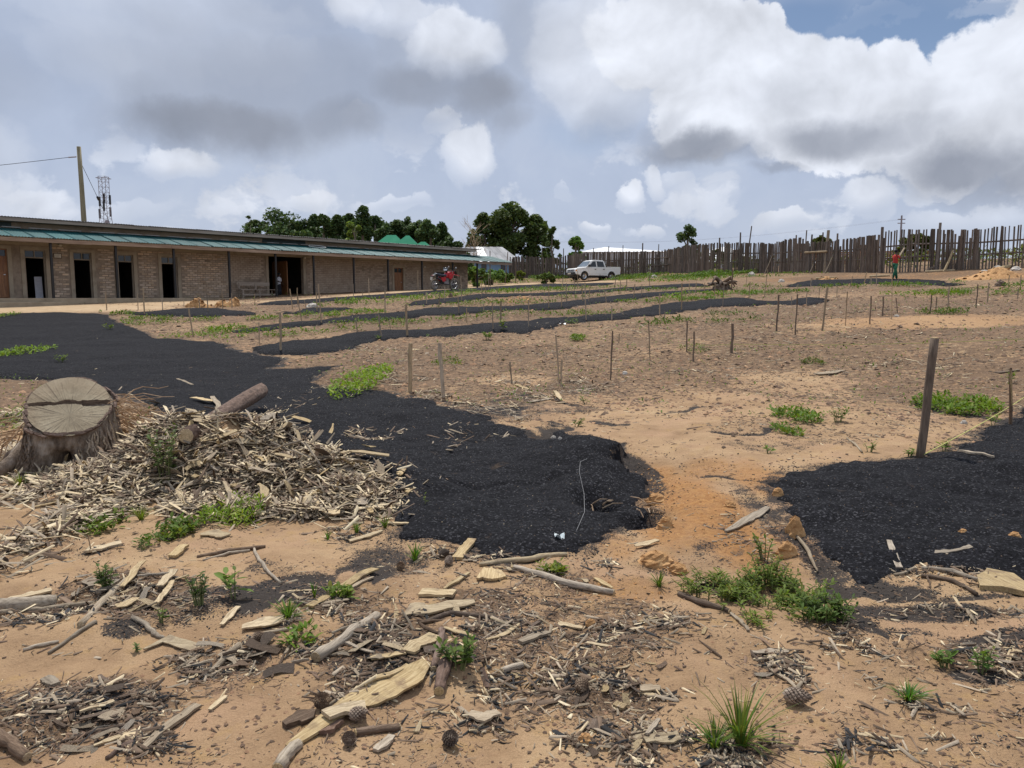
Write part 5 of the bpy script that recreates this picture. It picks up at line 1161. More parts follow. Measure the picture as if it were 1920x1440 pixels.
    for sy in (1, -1):
        L = legs[sy]; t.tube([S((0, sy * .082, .88)), S(Vector(L[0]).lerp(Vector(L[1]), .5)), S(L[1]), S(Vector(L[1]).lerp(Vector(L[2]), .9))], [.095 * k, .088 * k, .072 * k, .062 * k], 10)
    t.build('trousers', M[trou], o, True)
    sh = MB()
    for sy in (1, -1): L = legs[sy]; sh.tube([S(Vector(L[2]) + Vector((-.06, 0, -.045))), S(Vector(L[2]) + Vector((.04, 0, -.04))), S(Vector(L[3]) + Vector((.04, 0, 0)))], [.04 * k, .045 * k, .03 * k], 8)
    sh.build('shoes', M['plastic'], o, True)
    return o
p = g(1677, 525)
person('person in red shirt and green trousers walking with a plank on the shoulder', (p[0], p[1], hz(p[0], p[1]) - .01), R(8), 1.52, R(24), ((.05, .27, 1.13), (.20, .22, 1.02)), ((.14, -.24, 1.2), (.16, -.10, 1.42)), 'shirt_red', 'trouser_green')
q = MB().box((-.35, -.06, -.02), (.30, .06, .02)).build('carried_plank', M['grey_wood'], bevel=.004)
q.matrix_world = Matrix.Translation((p[0] + .22, p[1] - .12, hz(p[0], p[1]) + 1.36)) @ Euler((0, R(-58), R(8))).to_matrix().to_4x4(); tag(q, 'weathered plank carried on the shoulder of the person in red', 'plank')
s = s_of(523, TW - .25); pp = P0 + BU * s + BN * (TW - .25)
person('person in white shirt and dark trousers standing inside the wide dark doorway', (pp[0], pp[1], FLOOR - .02), R(-15), 1.42, R(4), ((.02, .24, 1.1), (.16, .20, .98)), ((.10, -.23, 1.12), (.28, -.16, 1.08)), 'shirt_white', 'trouser_dark')

# ---------------------------------------------------------------- field stakes
STK = """200,582,548,0;259,582,549,0;271,590,540,0;305,581,560,-1;345,575,563,0;363,632,579,-6;374,578,550,0;390,585,552,0;418,578,545,0;435,577,550,0;478,570,551,0;487,646,605,0;527,658,586,0;549,579,542,-4;558,571,540,0;566,603,557,-6;575,578,562,-4;595,585,548,-1;603,606,534,-4;663,562,533,0;692,553,522,0;669,625,590,0;680,558,545,0;705,597,590,0;716,633,590,-6;722,588,544,0;733,618,600,-3;764,630,571,-2;769,735,643,2;832,747,643,-7;784,557,508,0;800,571,548,-1;822,579,551,3;833,565,537,1;861,588,557,-2;866,564,518,-2;875,605,578,0;883,554,540,0;903,557,540,1;911,557,526,0;916,546,516,0;932,553,538,2;925,618,567,-2;939,608,565,0;907,584,570,0;902,548,525,1;991,614,563,0;1029,578,533,0;1053,577,552,0;1062,567,531,0;1055,543,520,0;1077,545,523,0;1083,541,509,0;1093,565,534,-2;1099,601,531,-3;1104,567,535,2;1137,567,545,-3;1147,600,575,0;1152,546,522,2;1162,552,526,1;1175,545,524,0;1188,559,533,2;1203,555,533,0;1218,536,517,0;1237,591,551,-1;1278,582,532,-1;1291,561,532,0;1303,558,530,2;1321,548,530,0;1340,559,531,0;1355,575,531,1;1372,546,506,0;1399,535,514,1;1404,560,529,1;1433,558,506,4;1456,621,554,2;1491,628,553,1;1484,571,557,0;1541,620,540,7;1494,552,533,1;1520,540,522,0;1569,558,538,0;1585,611,548,0;1593,540,518,4;1620,533,510,3;1633,535,518,0;1643,536,511,0;1631,608,556,0;1655,593,557,0;1672,599,516,-3;1681,538,522,3;1684,588,558,-5;1744,588,553,1;1754,586,557,1;1777,578,538,0;1830,578,534,1;1851,568,532,0;1908,560,541,0;1890,537,516,1;1913,540,516,0;960,718,678,-3;1049,716,627,-8;1052,724,675,1;1144,713,620,3;1219,676,606,-4;1287,660,602,0;1300,678,622,0;1372,662,607,0;1246,604,584,0;1160,643,625,1;1512,572,548,0;1535,560,540,1"""
def zone(u, v):
    p = g0(u, v)[:2]; best, bd = None, 1e9
    for k in BEDS:
        q = -sdist(BEDS[k], np.array([p[0]]), np.array([p[1]]))[0]
        if q < bd: best, bd = k, q
    nm = {'main': 'large black bed', 'right': 'right black bed', 'a': 'nearest black strip', 'b': 'second black strip', 'c': 'short black mound', 'd': 'broken black strip', 'e': 'strip below motorcycle', 'f': 'strip along path', 'g': 'strip by red shirt'}[best]
    return ('in ' if bd < .05 else 'near ' if bd < 2.5 else 'beyond ' if p[1] > BEDS[best][:, 1].mean() else 'before ') + nm
ORD = ['leftmost', 'second', 'third', 'fourth', 'fifth', 'sixth', 'seventh', 'eighth', 'ninth', 'tenth', 'eleventh', 'twelfth', 'thirteenth', 'fourteenth', 'fifteenth', 'sixteenth', 'seventeenth', 'eighteenth', 'nineteenth', 'twentieth', 'twenty first', 'twenty second', 'twenty third', 'twenty fourth', 'twenty fifth', 'twenty sixth', 'twenty seventh', 'twenty eighth', 'twenty ninth', 'thirtieth']
def build_stakes():
    items = [tuple(float(q) for q in s.split(',')) for s in STK.split(';')]
    items = sorted(set(items)); zs = [zone(a, b) for a, b, c, d in items]; count = {}
    meshes = {}
    for k in range(12):
        mt = M['stake'] if k < 8 else M['stake_dark']; rs = random.Random(k); pts = [(rs.uniform(-.006, .006) * (i > 0), rs.uniform(-.006, .006) * (i > 0), i / 5) for i in range(6)]
        r = rs.uniform(.019, .026); meshes[k] = MB().tube(pts, [r * rs.uniform(.85, 1.1) for _ in pts], (5, 6, 4)[k % 3], True, .08, rs, flat=rs.uniform(.6, 1)).mesh('stake', mt)
    for (u, v, vt, lean), zn in zip(items, zs):
        p = g(u, v); n = count.get(zn, 0); count[zn] = n + 1
        h = (v - vt) / FPX * p[1] * 1.005
        dark = u in (1456, 1491, 1287, 1300, 1372, 1218, 1372, 1631, 1655, 1744, 1754, 1684, 1830, 1144) or (vt < 0)
        k = random.randrange(8, 12) if dark else random.randrange(0, 8)
        o = link('stake', meshes[k]); dl = lean / FPX * p[1] / h
        thick = 1.0 if h > .5 else .8
        if u in (527, 764, 1278, 1541, 769, 832, 1456, 1372): thick = 1.4
        if u in (259, 669, 784, 1029, 1219, 487, 1585, 1672): thick = .72
        far = min(1.35, max(1, p[1] / 40))
        o.location = (p[0], p[1], p[2] - .06); o.scale = (thick * far, thick * far, h + .06); o.rotation_euler = (R(random.gauss(0, 1.5)), math.atan(dl) - R(.0), random.uniform(-.3, .3))
        desc = ('dark' if dark else 'pale') + (' stout' if thick > 1.1 else ' slim' if thick < .8 else '') + (' tall' if h > 1.15 else ' short' if h < .45 else '') + (' leaning' if abs(lean) > 3 else '')
        tag(o, f'{desc} stake, {ORD[min(n, 29)]} from left {zn}', 'stake', 'planting stakes across the field')
build_stakes()
def big_stakes():
    p = g(1725, 857); h = 222 / FPX * p[1] * 1.02; dx = 14 / FPX * p[1]
    o = thing('stake', 'tallest thick grey round stake leaning at the edge of the right black bed', 'stake', tuple(p), group='planting stakes across the field')
    rs = random.Random(2); pts = [(dx * i / 7, rs.uniform(-.006, .006), -.08 + (h + .08) * i / 7) for i in range(8)]
    MB().tube(pts, [.037, .038, .036, .037, .036, .036, .037, .037], 14, True, .03, rs).build('shaft', M['stake_dark'], o, True)
    MB().lathe([(.034, 0), (.034, .006), (.001, .008)], 12, Matrix.Translation((dx, 0, h))).build('cut_end', M['pale_wood'], o)
    q = g(1895, 798); h = 110 / FPX * q[1]; rs = random.Random(5)
    o2 = thing('stake', 'split bark covered stake standing behind the black bed at the right edge', 'stake', tuple(q), group='planting stakes across the field')
    MB().tube([(0, 0, -.05), (-.01, 0, h * .3), (-.035, 0, h * .7), (-.04, .01, h)], [.03, .034, .03, .02], 9, True, .15, rs, flat=.6).build('shaft', M['brown_wood'], o2)
    MB().tube([(-.02, -.025, h * .35), (-.05, -.03, h * .75), (-.055, -.02, h * .96)], [.006, .012, .008], 5).build('split_face', M['pale_wood'], o2)
    # garden twine from the foot of the tall stake to the right
    a = Vector(p) + Vector((.02, -.03, .03)); e = Vector(g(1985, 730)) + Vector((0, 0, .25)); m = MB().tube([a.lerp(e, i / 16) - Vector((0, 0, .05 * math.sin(math.pi * i / 16))) for i in range(17)], .0045, 5)
    tag(m.build('twine', M['twine']), 'yellow twine tied from the tall grey stake out to the right', 'twine')
    a = Vector(g(1287, 660)) + Vector((0, 0, .16)); b = Vector(g(1372, 662)) + Vector((0, 0, .18)); e = Vector(g(1990, 652)) + Vector((0, 0, .2))
    m = MB().tube([a, a.lerp(b, .5) - Vector((0, 0, .02)), b] + [b.lerp(e, i / 10) - Vector((0, 0, .06 * math.sin(math.pi * i / 10))) for i in range(1, 11)], .006, 4)
    tag(m.build('twine', M['twine']), 'thin pale twine stretched between two dark stakes across bare soil', 'twine')
big_stakes()

# ---------------------------------------------------------------- the stump
def build_stump():
    fr = np.array(g0(118, 893)); d = fr[1] + .36; x = (118 - 960) / FPX * d * 1.0 + .02; z0 = hz(x, d) - .05; rz = math.atan2(-x, d)
    o = thing('tree_stump', 'big weathered tree stump with slanting sawn top cracked across the middle', 'tree stump', (x, d, z0), rz)
    rs = random.Random(4); nt, nh = 120, 34
    ztop = lambda px, py: .61 + .76 * py + .03 * px          # sawn slanting towards the camera
    def rad(a, q):
        r = .345 + .03 * math.sin(2 * a + .4) + .018 * math.sin(5 * a + 1)
        fl = .07 * (1 - q) ** 1.2 + (.08 + .10 * (.5 + .5 * math.sin(5 * a + .8)) ** 2) * max(0, 1 - q * 1.15) ** 2.6
        return r * (1 - .03 * q) + fl
    rx, ry = 1.0, .86
    vs = []
    for j in range(nh + 1):
        q = j / nh
        for i in range(nt):
            a = 2 * math.pi * i / nt; r = rad(a, q)
            # rotten hollow low on the front left, torn bark ridges
            da = (a - 4.45 + math.pi) % (2 * math.pi) - math.pi; r -= .38 * math.exp(-(da / .34) ** 2) * math.exp(-((q - .24) / .27) ** 2)
            da2 = (a - 4.3 + math.pi) % (2 * math.pi) - math.pi; r -= .06 * math.exp(-(da2 / .22) ** 2) * math.exp(-((q - .86) / .09) ** 2)
            k = float(fbm(np.array([a * 3.2 + 20]), np.array([q * 1.6]), .55, 4, 77)[0]) - .5; r += k * .10 * (1 - .45 * q)
            k2 = float(fbm(np.array([a * 9 + 3]), np.array([q * 6.]), .5, 3, 79)[0]) - .5; r += k2 * .045 * (1 - .6 * q ** 3)
            px, py = rx * r * math.cos(a), ry * r * math.sin(a); zt_ = ztop(px, py)
            vs.append((px, py, q * zt_))
    fs = [(j * nt + i, j * nt + (i + 1) % nt, (j + 1) * nt + (i + 1) % nt, (j + 1) * nt + i) for j in range(nh) for i in range(nt)]
    MB().add(vs, fs).build('stump_side', M['stumpwood'], o, True)
    rim = vs[nh * nt:]
    # sawn face: rings, a deep crack across it and a raised back half
    m, t, b = newmat('sawn_face'); co = t.new('ShaderNodeTexCoord').outputs['Object']
    sx = t.new('ShaderNodeSeparateXYZ', {0: co}); flat = t.new('ShaderNodeCombineXYZ', {0: sx.outputs[0], 1: t.m('MULTIPLY', sx.outputs[1], 1.15), 2: 0.}).outputs[0]
    wob = t.m('ADD', t.vm('LENGTH', t.vm('ADD', flat, (-.02, .10, 0))), t.m('MULTIPLY', t.noise(co, 6., 3.), .05))
    ring = t.m('SINE', t.m('MULTIPLY', wob, 620.)); an = t.m('ARCTAN2', t.m('ADD', sx.outputs[1], .10), sx.outputs[0])
    ray_ = t.noise(t.new('ShaderNodeCombineXYZ', {0: t.m('MULTIPLY', an, 6.), 1: t.m('MULTIPLY', wob, .8), 2: 0.}).outputs[0], 2.2, 3., .6)
    c = t.ramp(t.noise(co, 4., 6., .65), [(.3, (.15, .115, .07)), (.5, (.27, .22, .145)), (.72, (.36, .305, .21))])
    c = t.mix(t.mr(ring, -1, 1, .12, 0.), c, (.17, .13, .085, 1)); c = t.mix(t.mr(ray_, .57, .64, 0., .8), c, (.08, .06, .04, 1)); c = t.mix(t.mr(wob, .27, .36, 0., .35), c, (.25, .18, .11, 1))
    t.set(b.inputs['Base Color'], c); b.inputs['Roughness'].default_value = .85
    bp = t.new('ShaderNodeBump', {'Strength': .6, 'Distance': .006, 'Height': t.m('ADD', t.m('MULTIPLY', ring, .15), t.m('MULTIPLY', ray_, 4.))}); t.l.new(bp.outputs[0], b.inputs['Normal'])
    M['sawn'] = m
    def half(sgn, lift_):
        cv, cf = [], []; K = 16
        cut = lambda px: .03 - .09 * px + .05 * (float(fbm(np.array([px * 3 + 7]), np.array([.3]), .35, 5, 13)[0]) - .5); gap = lambda px: .006 + .016 * float(fbm(np.array([px * 4]), np.array([2.]), .4, 3, 15)[0]) + .012 * (px > .1)
        n = 70; cols = []
        for i in range(n + 1):
            px = -.338 + .676 * i / n
            ylim = ry * math.sqrt(max(.0004, 1 - (px / .345) ** 2)) * .35
            ya = cut(px) + sgn * gap(px); yb = sgn * ylim
            if (yb - ya) * sgn < .004: yb = ya + sgn * .004
            for j in range(K + 1): py = ya + (yb - ya) * j / K; cv.append((px, py, ztop(px, py) + .012 + lift_ + .004 * rs.random()))
        for i in range(n):
            for j in range(K): k = i * (K + 1) + j; q = (k, k + K + 1, k + K + 2, k + 1); cf.append(q if sgn > 0 else q[::-1])
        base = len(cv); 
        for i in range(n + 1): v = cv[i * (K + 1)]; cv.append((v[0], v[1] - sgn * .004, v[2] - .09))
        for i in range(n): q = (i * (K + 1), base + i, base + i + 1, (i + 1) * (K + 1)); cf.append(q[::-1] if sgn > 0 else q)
        nw = n; MB().add(cv, cf[:-nw]).build('sawn_top', M['sawn'], o); MB().add(cv, cf[-nw:]).build('crack_wall', M['brown_wood'], o)  # crack walls coloured darker than the face, so the gap reads as shade
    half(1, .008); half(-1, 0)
    # dark heart under the crack and bark lip round the face
    cv = [(0, 0, ztop(0, 0) - .04)] + [(p[0] * .99, p[1] * .99, p[2] - .012) for p in rim]; MB().add(cv, [(0, 1 + i, 1 + (i + 1) % nt) for i in range(nt)]).build('heart', M['stumpwood'], o)
    lp = MB()
    for k in range(30):
        a = k * 2 * math.pi / 30 + rs.uniform(-.05, .05); i = int(a / 2 / math.pi * nt) % nt; p = Vector(rim[i]); out = Vector((math.cos(a), math.sin(a), 0)); tg = Vector((-math.sin(a), math.cos(a), .62 * math.cos(a) * .8))
        L = rs.uniform(.04, .09); p = p + out * .008 
        lp.tube([p - tg * L, p + out * .006, p + tg * L], [.010, rs.uniform(.014, .024), .010], 5)
    lp.build('bark_rim', M['bark'], o)
    for k in range(75):                                        # strips of torn bark down the sides
        a = rs.uniform(3.3, 4.0) if k % 3 == 0 else rs.uniform(4.85, 6.5); q0 = rs.uniform(.55, .95); pts = []
        for q in np.linspace(q0, max(.0, q0 - rs.uniform(.2, .6)), 6):
            r = rad(a, q) + .016; aa = a + rs.uniform(-.05, .05); px, py = rx * r * math.cos(aa), ry * r * math.sin(aa); pts.append((px, py, q * ztop(px, py)))
        MB().tube(pts, [.003, .009, .012, .010, .008, .003], 5, True, .25, rs, .5).build('bark_strip', M['grey_wood'] if k % 2 == 0 and a > 4.5 else M['stumpwood'], o)
    for k, (a, L, r) in enumerate([(3.15, .6, .06), (.1, .6, .055), (2.5, .7, .06), (.8, .7, .06)]):
        pts = []
        for q in np.linspace(0, 1, 7):
            rr = .36 + L * q; aa = a + .25 * math.sin(q * 3 + k); px, py = rr * math.cos(aa), rr * math.sin(aa) * .9; pts.append((px, py, max(.24 * (1 - q) ** 2, 0) + hz(x + px * math.cos(rz) - py * math.sin(rz), d + px * math.sin(rz) + py * math.cos(rz)) - z0 - .03 * q))
        MB().tube(pts, [r * 1.3, r * 1.15, r, r * .8, r * .65, r * .45, r * .2], 9, True, .12, rs).build('root', M['stumpwood'], o, True)
    fb = MB()
    for (bx, by, bz, n, sp) in ((.43, .12, .48, 60, .62), (-.5, .25, .36, 26, .5)):
        s = 1 if bx > 0 else -1
        for k in range(n):
            p = Vector((bx * rs.uniform(.65, 1.05), by + rs.uniform(-.15, .3), bz + rs.uniform(-.12, .16))); e = p + Vector((s * rs.uniform(.12, sp), rs.uniform(-.25, .2), rs.uniform(-.34, .06)))
            mid = p.lerp(e, .5) + Vector((rs.uniform(-.05, .05), rs.uniform(-.05, .05), rs.uniform(-.03, .1))); r = rs.uniform(.0035, .009)
            fb.tube([p, p.lerp(mid, .6) + Vector((0, 0, .02)), mid, mid.lerp(e, .6), e + Vector((0, 0, rs.uniform(-.1, .04)))], [r, r, r * .9, r * .8, r * .5], 4)
    tag(fb.build('root_fibres', M['fibre'], o), None, None, kind='stuff')
    return o
build_stump()

# ---------------------------------------------------------------- pieces laid by hand
def onground(u, v, up=0.): p = g(u, v); return Vector((p[0], p[1], p[2] + up))
def grp(u, v):
    return 'wood pieces strewn over the near ground' if v > 1000 else 'wood pieces on the upper ground'
def setorigin(o):
    me = o.data; n = len(me.vertices); a = np.empty(n * 3, np.float32); me.vertices.foreach_get('co', a); a = a.reshape(-1, 3); c = a.mean(0)
    d = a - c; ev, V = np.linalg.eigh(d[:, :2].T @ d[:, :2]); ang = math.atan2(V[1, 1], V[0, 1]); cs, sn = math.cos(-ang), math.sin(-ang)
    a2 = d.copy(); a2[:, 0] = cs * d[:, 0] - sn * d[:, 1]; a2[:, 1] = sn * d[:, 0] + cs * d[:, 1]
    me.vertices.foreach_set('co', a2.ravel()); me.update(); o.location = c; o.rotation_euler = (0, 0, ang); return o
def plank(pts, wpx, mt, label, th=.014, up=.004, name='wood_offcut', cat='wood piece', jag=.18, tilt=0., seed=None):
    """flat piece along image points; wpx = widths in photo pixels"""
    rs = random.Random(seed or int(pts[0][0] * 7 + pts[0][1]))
    P = [onground(u, v) for u, v in pts]; fine, W = [], []
    if not hasattr(wpx, '__len__'): wpx = [wpx * .8] + [wpx] * (len(pts) - 2) + [wpx * .75]
    N = 4
    for i in range(len(P) - 1):
        for k in range(N):
            q = k / N; fine.append(P[i].lerp(P[i + 1], q)); W.append(wpx[i] + (wpx[i + 1] - wpx[i]) * q)
    fine.append(P[-1]); W.append(wpx[-1])
    zs = [hz(p.x, p.y) for p in fine]; top = np.convolve(np.pad(zs, 2, 'edge'), np.ones(5) / 5, 'valid')
    vs = []
    for i, p in enumerate(fine):
        t = (fine[min(i + 1, len(fine) - 1)] - fine[max(i - 1, 0)]); t.z = 0; t.normalize(); sd = Vector((-t.y, t.x, 0))
        # widths are seen foreshortened when the piece runs across the view
        app = math.sqrt((sd.x) ** 2 + (sd.y * .42) ** 2); w = W[i] * p.y / FPX / max(.42, app) / 2
        w1, w2 = w * (1 + rs.uniform(-jag, jag)), w * (1 + rs.uniform(-jag, jag)); z = max(top[i], zs[i]) + up
        for (ww, zz) in ((w1, th), (-w2, th), (-w2 * .96, 0), (w1 * .96, 0)): vs.append((p.x + sd.x * ww, p.y + sd.y * ww, z + zz * .55 + tilt * ww + rs.uniform(-.0015, .0015)))
    n = len(fine); fs = []
    for i in range(n - 1):
        a, b = i * 4, i * 4 + 4
        for k in range(4): fs.append((a + k, b + k, b + (k + 1) % 4, a + (k + 1) % 4))
    fs += [(0, 1, 2, 3), ((n - 1) * 4 + 3, (n - 1) * 4 + 2, (n - 1) * 4 + 1, (n - 1) * 4)]
    fs = [f[::-1] for f in fs]
    o = setorigin(MB().add(vs, fs).build(name, M[mt])); tag(o, label, cat, grp(*pts[0])); return o
def log(pts, dpx, mt, label, name='branch_piece', cat='branch', ends='pale_wood', up=0., bend=.004, n=9, sink=.25, straight=False):
    rs = random.Random(int(pts[0][0] * 3 + pts[0][1])); P = [onground(u, v) for u, v in pts]; fine, Rr = [], []
    if not hasattr(dpx, '__len__'): dpx = [dpx] * len(pts)
    N = 4
    for i in range(len(P) - 1):
        for k in range(N): q = k / N; fine.append(P[i].lerp(P[i + 1], q)); Rr.append(dpx[i] + (dpx[i + 1] - dpx[i]) * q)
    fine.append(P[-1]); Rr.append(dpx[-1])
    Rr = [r * p.y / FPX / 2 for r, p in zip(Rr, fine)]
    zs = np.array([hz(p.x, p.y) for p in fine]); top = np.convolve(np.pad(zs, 2, 'edge'), np.ones(5) / 5, 'valid')
    if straight: ln_ = np.linspace(zs[0], zs[-1], len(zs)); top = zs = ln_ + .9 * max(0, (zs - ln_).max()) * np.linspace(1, .75, len(zs)) + .03
    pts3 = [(p.x + rs.uniform(-bend, bend), p.y + rs.uniform(-bend, bend), max(top[i], zs[i] - .01) + Rr[i] * (1 - sink) + up) for i, p in enumerate(fine)]
    Rr = [r * rs.uniform(.93, 1.07) for r in Rr]
    m = MB().tube(pts3, Rr, n, True, .08, rs); o = m.build(name, M[mt], None, True); setorigin(o)
    if ends:
        for e, nx in ((0, 1), (-1, -2)):
            a, b = Vector(pts3[e]), Vector(pts3[nx]); d = (a - b).normalized(); q = d.to_track_quat('Z', 'Y').to_matrix().to_4x4(); r = Rr[e]
            if r < .012: continue
            c = MB().lathe([(r * .93, -.002), (r * .90, .003), (r * .3, .004)], 10, o.matrix_basis.inverted() @ Matrix.Translation(a) @ q); c.build('cut_end', M[ends], o)
    tag(o, label, cat, grp(*pts[0])); return o
PW, GW, BW, BK = 'pale_wood', 'grey_wood', 'brown_wood', 'bark'
plank([(541, 1409), (600, 1365), (660, 1325), (720, 1298), (770, 1272), (800, 1246)], [16, 34, 46, 62, 60, 20], PW, 'largest pale sawn slab lying across the bottom centre of the ground', .022, .006, 'sawn_slab', 'slab', .06)
plank([(612, 1358), (650, 1346), (686, 1341)], [26, 24, 16], PW, 'small pale block lying on top of the largest sawn slab', .03, .026)
log([(592, 1240), (645, 1205), (708, 1163)], [24, 21, 17], GW, 'pale peeled branch piece slanting above the largest sawn slab')
log([(829, 1186), (822, 1225), (814, 1262)], [14, 15, 14], BK, 'bark covered stick standing out of debris beside the leafy weed, upper one')
log([(836, 1250), (829, 1278), (822, 1304)], [26, 26, 22], BK, 'short thick bark covered log just right of the largest sawn slab tip')
log([(669, 1379), (708, 1374), (747, 1369)], [18, 17, 16], BW, 'short brown log lying below the largest sawn slab')
log([(560, 1402), (538, 1424), (522, 1450)], [22, 26, 28], GW, 'pale log end at the bottom edge below the largest sawn slab')
plank([(788, 1116), (820, 1117), (852, 1118)], [14, 14, 13], PW, 'clean rectangular pale offcut above the ragged wide slab', .03, .006, jag=.04)
plank([(762, 1153), (800, 1148), (845, 1140), (890, 1134)], [26, 24, 22, 8], PW, 'ragged wide pale slab below the clean rectangular offcut', .02, .01, 'sawn_slab', 'slab', .1)
plank([(857, 1052), (872, 1032), (886, 1016)], [20, 19, 17], PW, 'upright looking pale split block at the lower edge of the large black bed', .035, .006)
plank([(832, 1110), (856, 1094), (880, 1078)], [4, 10, 6], PW, 'narrow pale wedge between the clean offcut and the black bed', .02)
plank([(580, 1142), (640, 1108), (704, 1074)], [16, 18, 18], PW, 'long pale slat lying left of the black soot patch', .02, .008, jag=.05)
plank([(612, 1128), (655, 1106), (700, 1086)], [7, 9, 4], GW, 'thin grey splinter along the lower side of the long pale slat', .015, .004)
log([(788, 1172), (845, 1153), (920, 1162), (996, 1176)], [8, 11, 10, 7], BW, 'long thin brown branch crossing right of the ragged wide slab', 'branch', ends=None)
plank([(912, 1202), (950, 1190), (976, 1171)], [4, 10, 4], PW, 'bent pale splinter right of the long thin brown branch', .01)
plank([(766, 1231), (790, 1214), (816, 1198)], [26, 32, 26], PW, 'broad pale rotten looking chip above the largest slab', .022, .012)
plank([(832, 1182), (860, 1190), (888, 1199)], [6, 9, 6], PW, 'pale narrow chip right of the upper bark stick', .012, .01)
plank([(695, 1240), (728, 1236), (760, 1230)], [7, 10, 8], PW, 'pale narrow chip left of the broad rotten chip', .012, .012)
plank([(682, 1290), (725, 1270), (765, 1251)], [8, 13, 10], PW, 'pale narrow splinter parallel to the largest sawn slab', .016, .006)
log([(940, 1262), (962, 1256), (982, 1250)], [13, 13, 12], GW, 'short grey branch end alone on bare soil right of the weed')
plank([(904, 1255), (909, 1275), (914, 1293)], [9, 13, 10], BK, 'dark bark scrap right of the short thick log', .012, .003, 'bark_scrap', 'bark')
log([(900, 1062), (960, 1055), (1010, 1050), (1062, 1043)], [9, 12, 12, 9], PW, 'long pale pole along the lower rim of the large black bed', 'branch')
log([(965, 1066), (1015, 1082), (1060, 1096), (1150, 1116)], [10, 13, 14, 12], GW, 'long grey branch with pale end below the pole at the black bed', 'branch')
plank([(900, 1078), (922, 1079), (945, 1080)], [24, 28, 22], PW, 'short stocky pale block below the black bed corner', .03, .0)
plank([(1190, 1030), (1212, 1026), (1233, 1019)], [4, 12, 8], PW, 'pale leaf shaped chip beside the torn clay lumps', .012, .02)
plank([(1116, 1087), (1132, 1097), (1148, 1106)], [7, 10, 5], PW, 'short pale chip above the pale end of the long grey branch', .015)
plank([(1046, 1173), (1068, 1175), (1092, 1180)], [6, 7, 5], PW, 'small pale stick on crumbly soil right of the bent splinter', .012)
log([(1273, 1116), (1320, 1138), (1369, 1150)], [10, 13, 10], BW, 'brown branch lying below the large green weed clump', 'branch')
plank([(1370, 1152), (1388, 1168), (1403, 1185)], [6, 9, 6], GW, 'grey slat right of the brown branch below the large weed', .014)
plank([(1209, 1394), (1240, 1390), (1274, 1386)], [8, 16, 14], PW, 'clean pale chip left of the tall grass tuft', .016, .006)
plank([(1190, 1395), (1205, 1378), (1226, 1366)], [10, 12, 6], PW, 'forked pale chip above the clean pale chip', .014, .006)
plank([(1212, 1386), (1224, 1372), (1236, 1358)], [6, 10, 6], GW, 'grey splinter beside the forked pale chip', .014, .016)
plank([(1097, 1361), (1115, 1366), (1133, 1374)], [22, 24, 18], BW, 'brown bark plate left of the forked chip', .016, .006, 'bark_scrap', 'bark')
plank([(1145, 1374), (1162, 1390), (1180, 1406)], [12, 16, 10], BW, 'dark bark plate slanting towards the bottom edge', .014, .006, 'bark_scrap', 'bark')
log([(1154, 1438), (1176, 1394), (1190, 1372), (1208, 1346)], [5, 6, 7, 6], GW, 'thin crooked twig crossing the chips at the bottom', 'branch', ends=None)
plank([(1200, 1294), (1220, 1294), (1238, 1296)], [10, 12, 8], GW, 'pale grey chip in the dark debris right of the pine cone', .014, .006)
plank([(1152, 1323), (1161, 1327), (1172, 1331)], [12, 14, 12], PW, 'tiny square pale block in the dark debris', .022, .003)
plank([(1200, 1300), (1218, 1305), (1236, 1308)], [6, 8, 4], PW, 'second narrow chip under the pale grey chip', .012, .003)
plank([(1667, 1016), (1676, 1042), (1686, 1069)], [9, 12, 12], GW, 'weathered slat lying on the right black bed pointing down', .014, .006, jag=.08)
def big_slab():
    P = [onground(u, v) for u, v in [(1831, 1086), (1837, 1107), (1880, 1109), (1925, 1120), (1960, 1124), (1962, 1108), (1922, 1097), (1900, 1086), (1850, 1070), (1846, 1078)]]
    z = max(p.z for p in P); m = MB(); n = len(P)
    vs = [(p.x, p.y, z + .022 - .006 * i / n) for i, p in enumerate(P)] + [(p.x, p.y, z - .01) for p in P]
    m.add(vs, [tuple(range(n))[::-1], tuple(range(n, 2 * n))] + [(i, (i + 1) % n, n + (i + 1) % n, n + i) for i in range(n)])
    o = setorigin(m.build('sawn_slab', M[PW])); tag(o, 'broad bright pale slab at the right edge below the black bed', 'slab', 'wood pieces strewn over the near ground')
big_slab()
log([(1729, 1068), (1785, 1077), (1838, 1092)], [8, 11, 9], GW, 'grey branch touching the broad bright slab, upper one', 'branch')
log([(1727, 1083), (1785, 1092), (1832, 1118)], [8, 10, 7], BW, 'dark branch below the grey one beside the broad bright slab', 'branch')
log([(1676, 1080), (1698, 1077), (1715, 1066)], [5, 7, 7], GW, 'curved pale twig below the weathered slat', 'branch', ends=None)
log([(1494, 1010), (1514, 1036), (1524, 1058), (1533, 1076)], [6, 8, 6, 3], GW, 'dead forked twig between green weeds and right black bed', 'branch', ends=None, up=.01)
plank([(1750, 1040), (1785, 1034), (1821, 1027)], [5, 9, 7], GW, 'grey splinter lying across the lower right black bed', .014, .006)
plank([(1770, 1046), (1774, 1036), (1776, 1030)], [8, 9, 7], GW, 'short grey stub under the splinter on the right black bed', .012, .004)
plank([(1888, 1246), (1894, 1231), (1900, 1216)], [6, 8, 6], PW, 'small pale stick among twigs at the right edge', .012, .006)
plank([(1411, 1228), (1445, 1225), (1479, 1227)], [4, 8, 5], GW, 'upper grey stick on the small dark litter patch', .01, .01)
plank([(1443, 1258), (1465, 1272), (1489, 1287)], [5, 9, 5], GW, 'lower grey stick on the small dark litter patch', .012, .006)
plank([(1360, 999), (1395, 980), (1420, 968), (1439, 954)], [6, 16, 18, 8], GW, 'rugged bark slab lying on the orange clay', .018, .006, 'bark_scrap', 'bark')
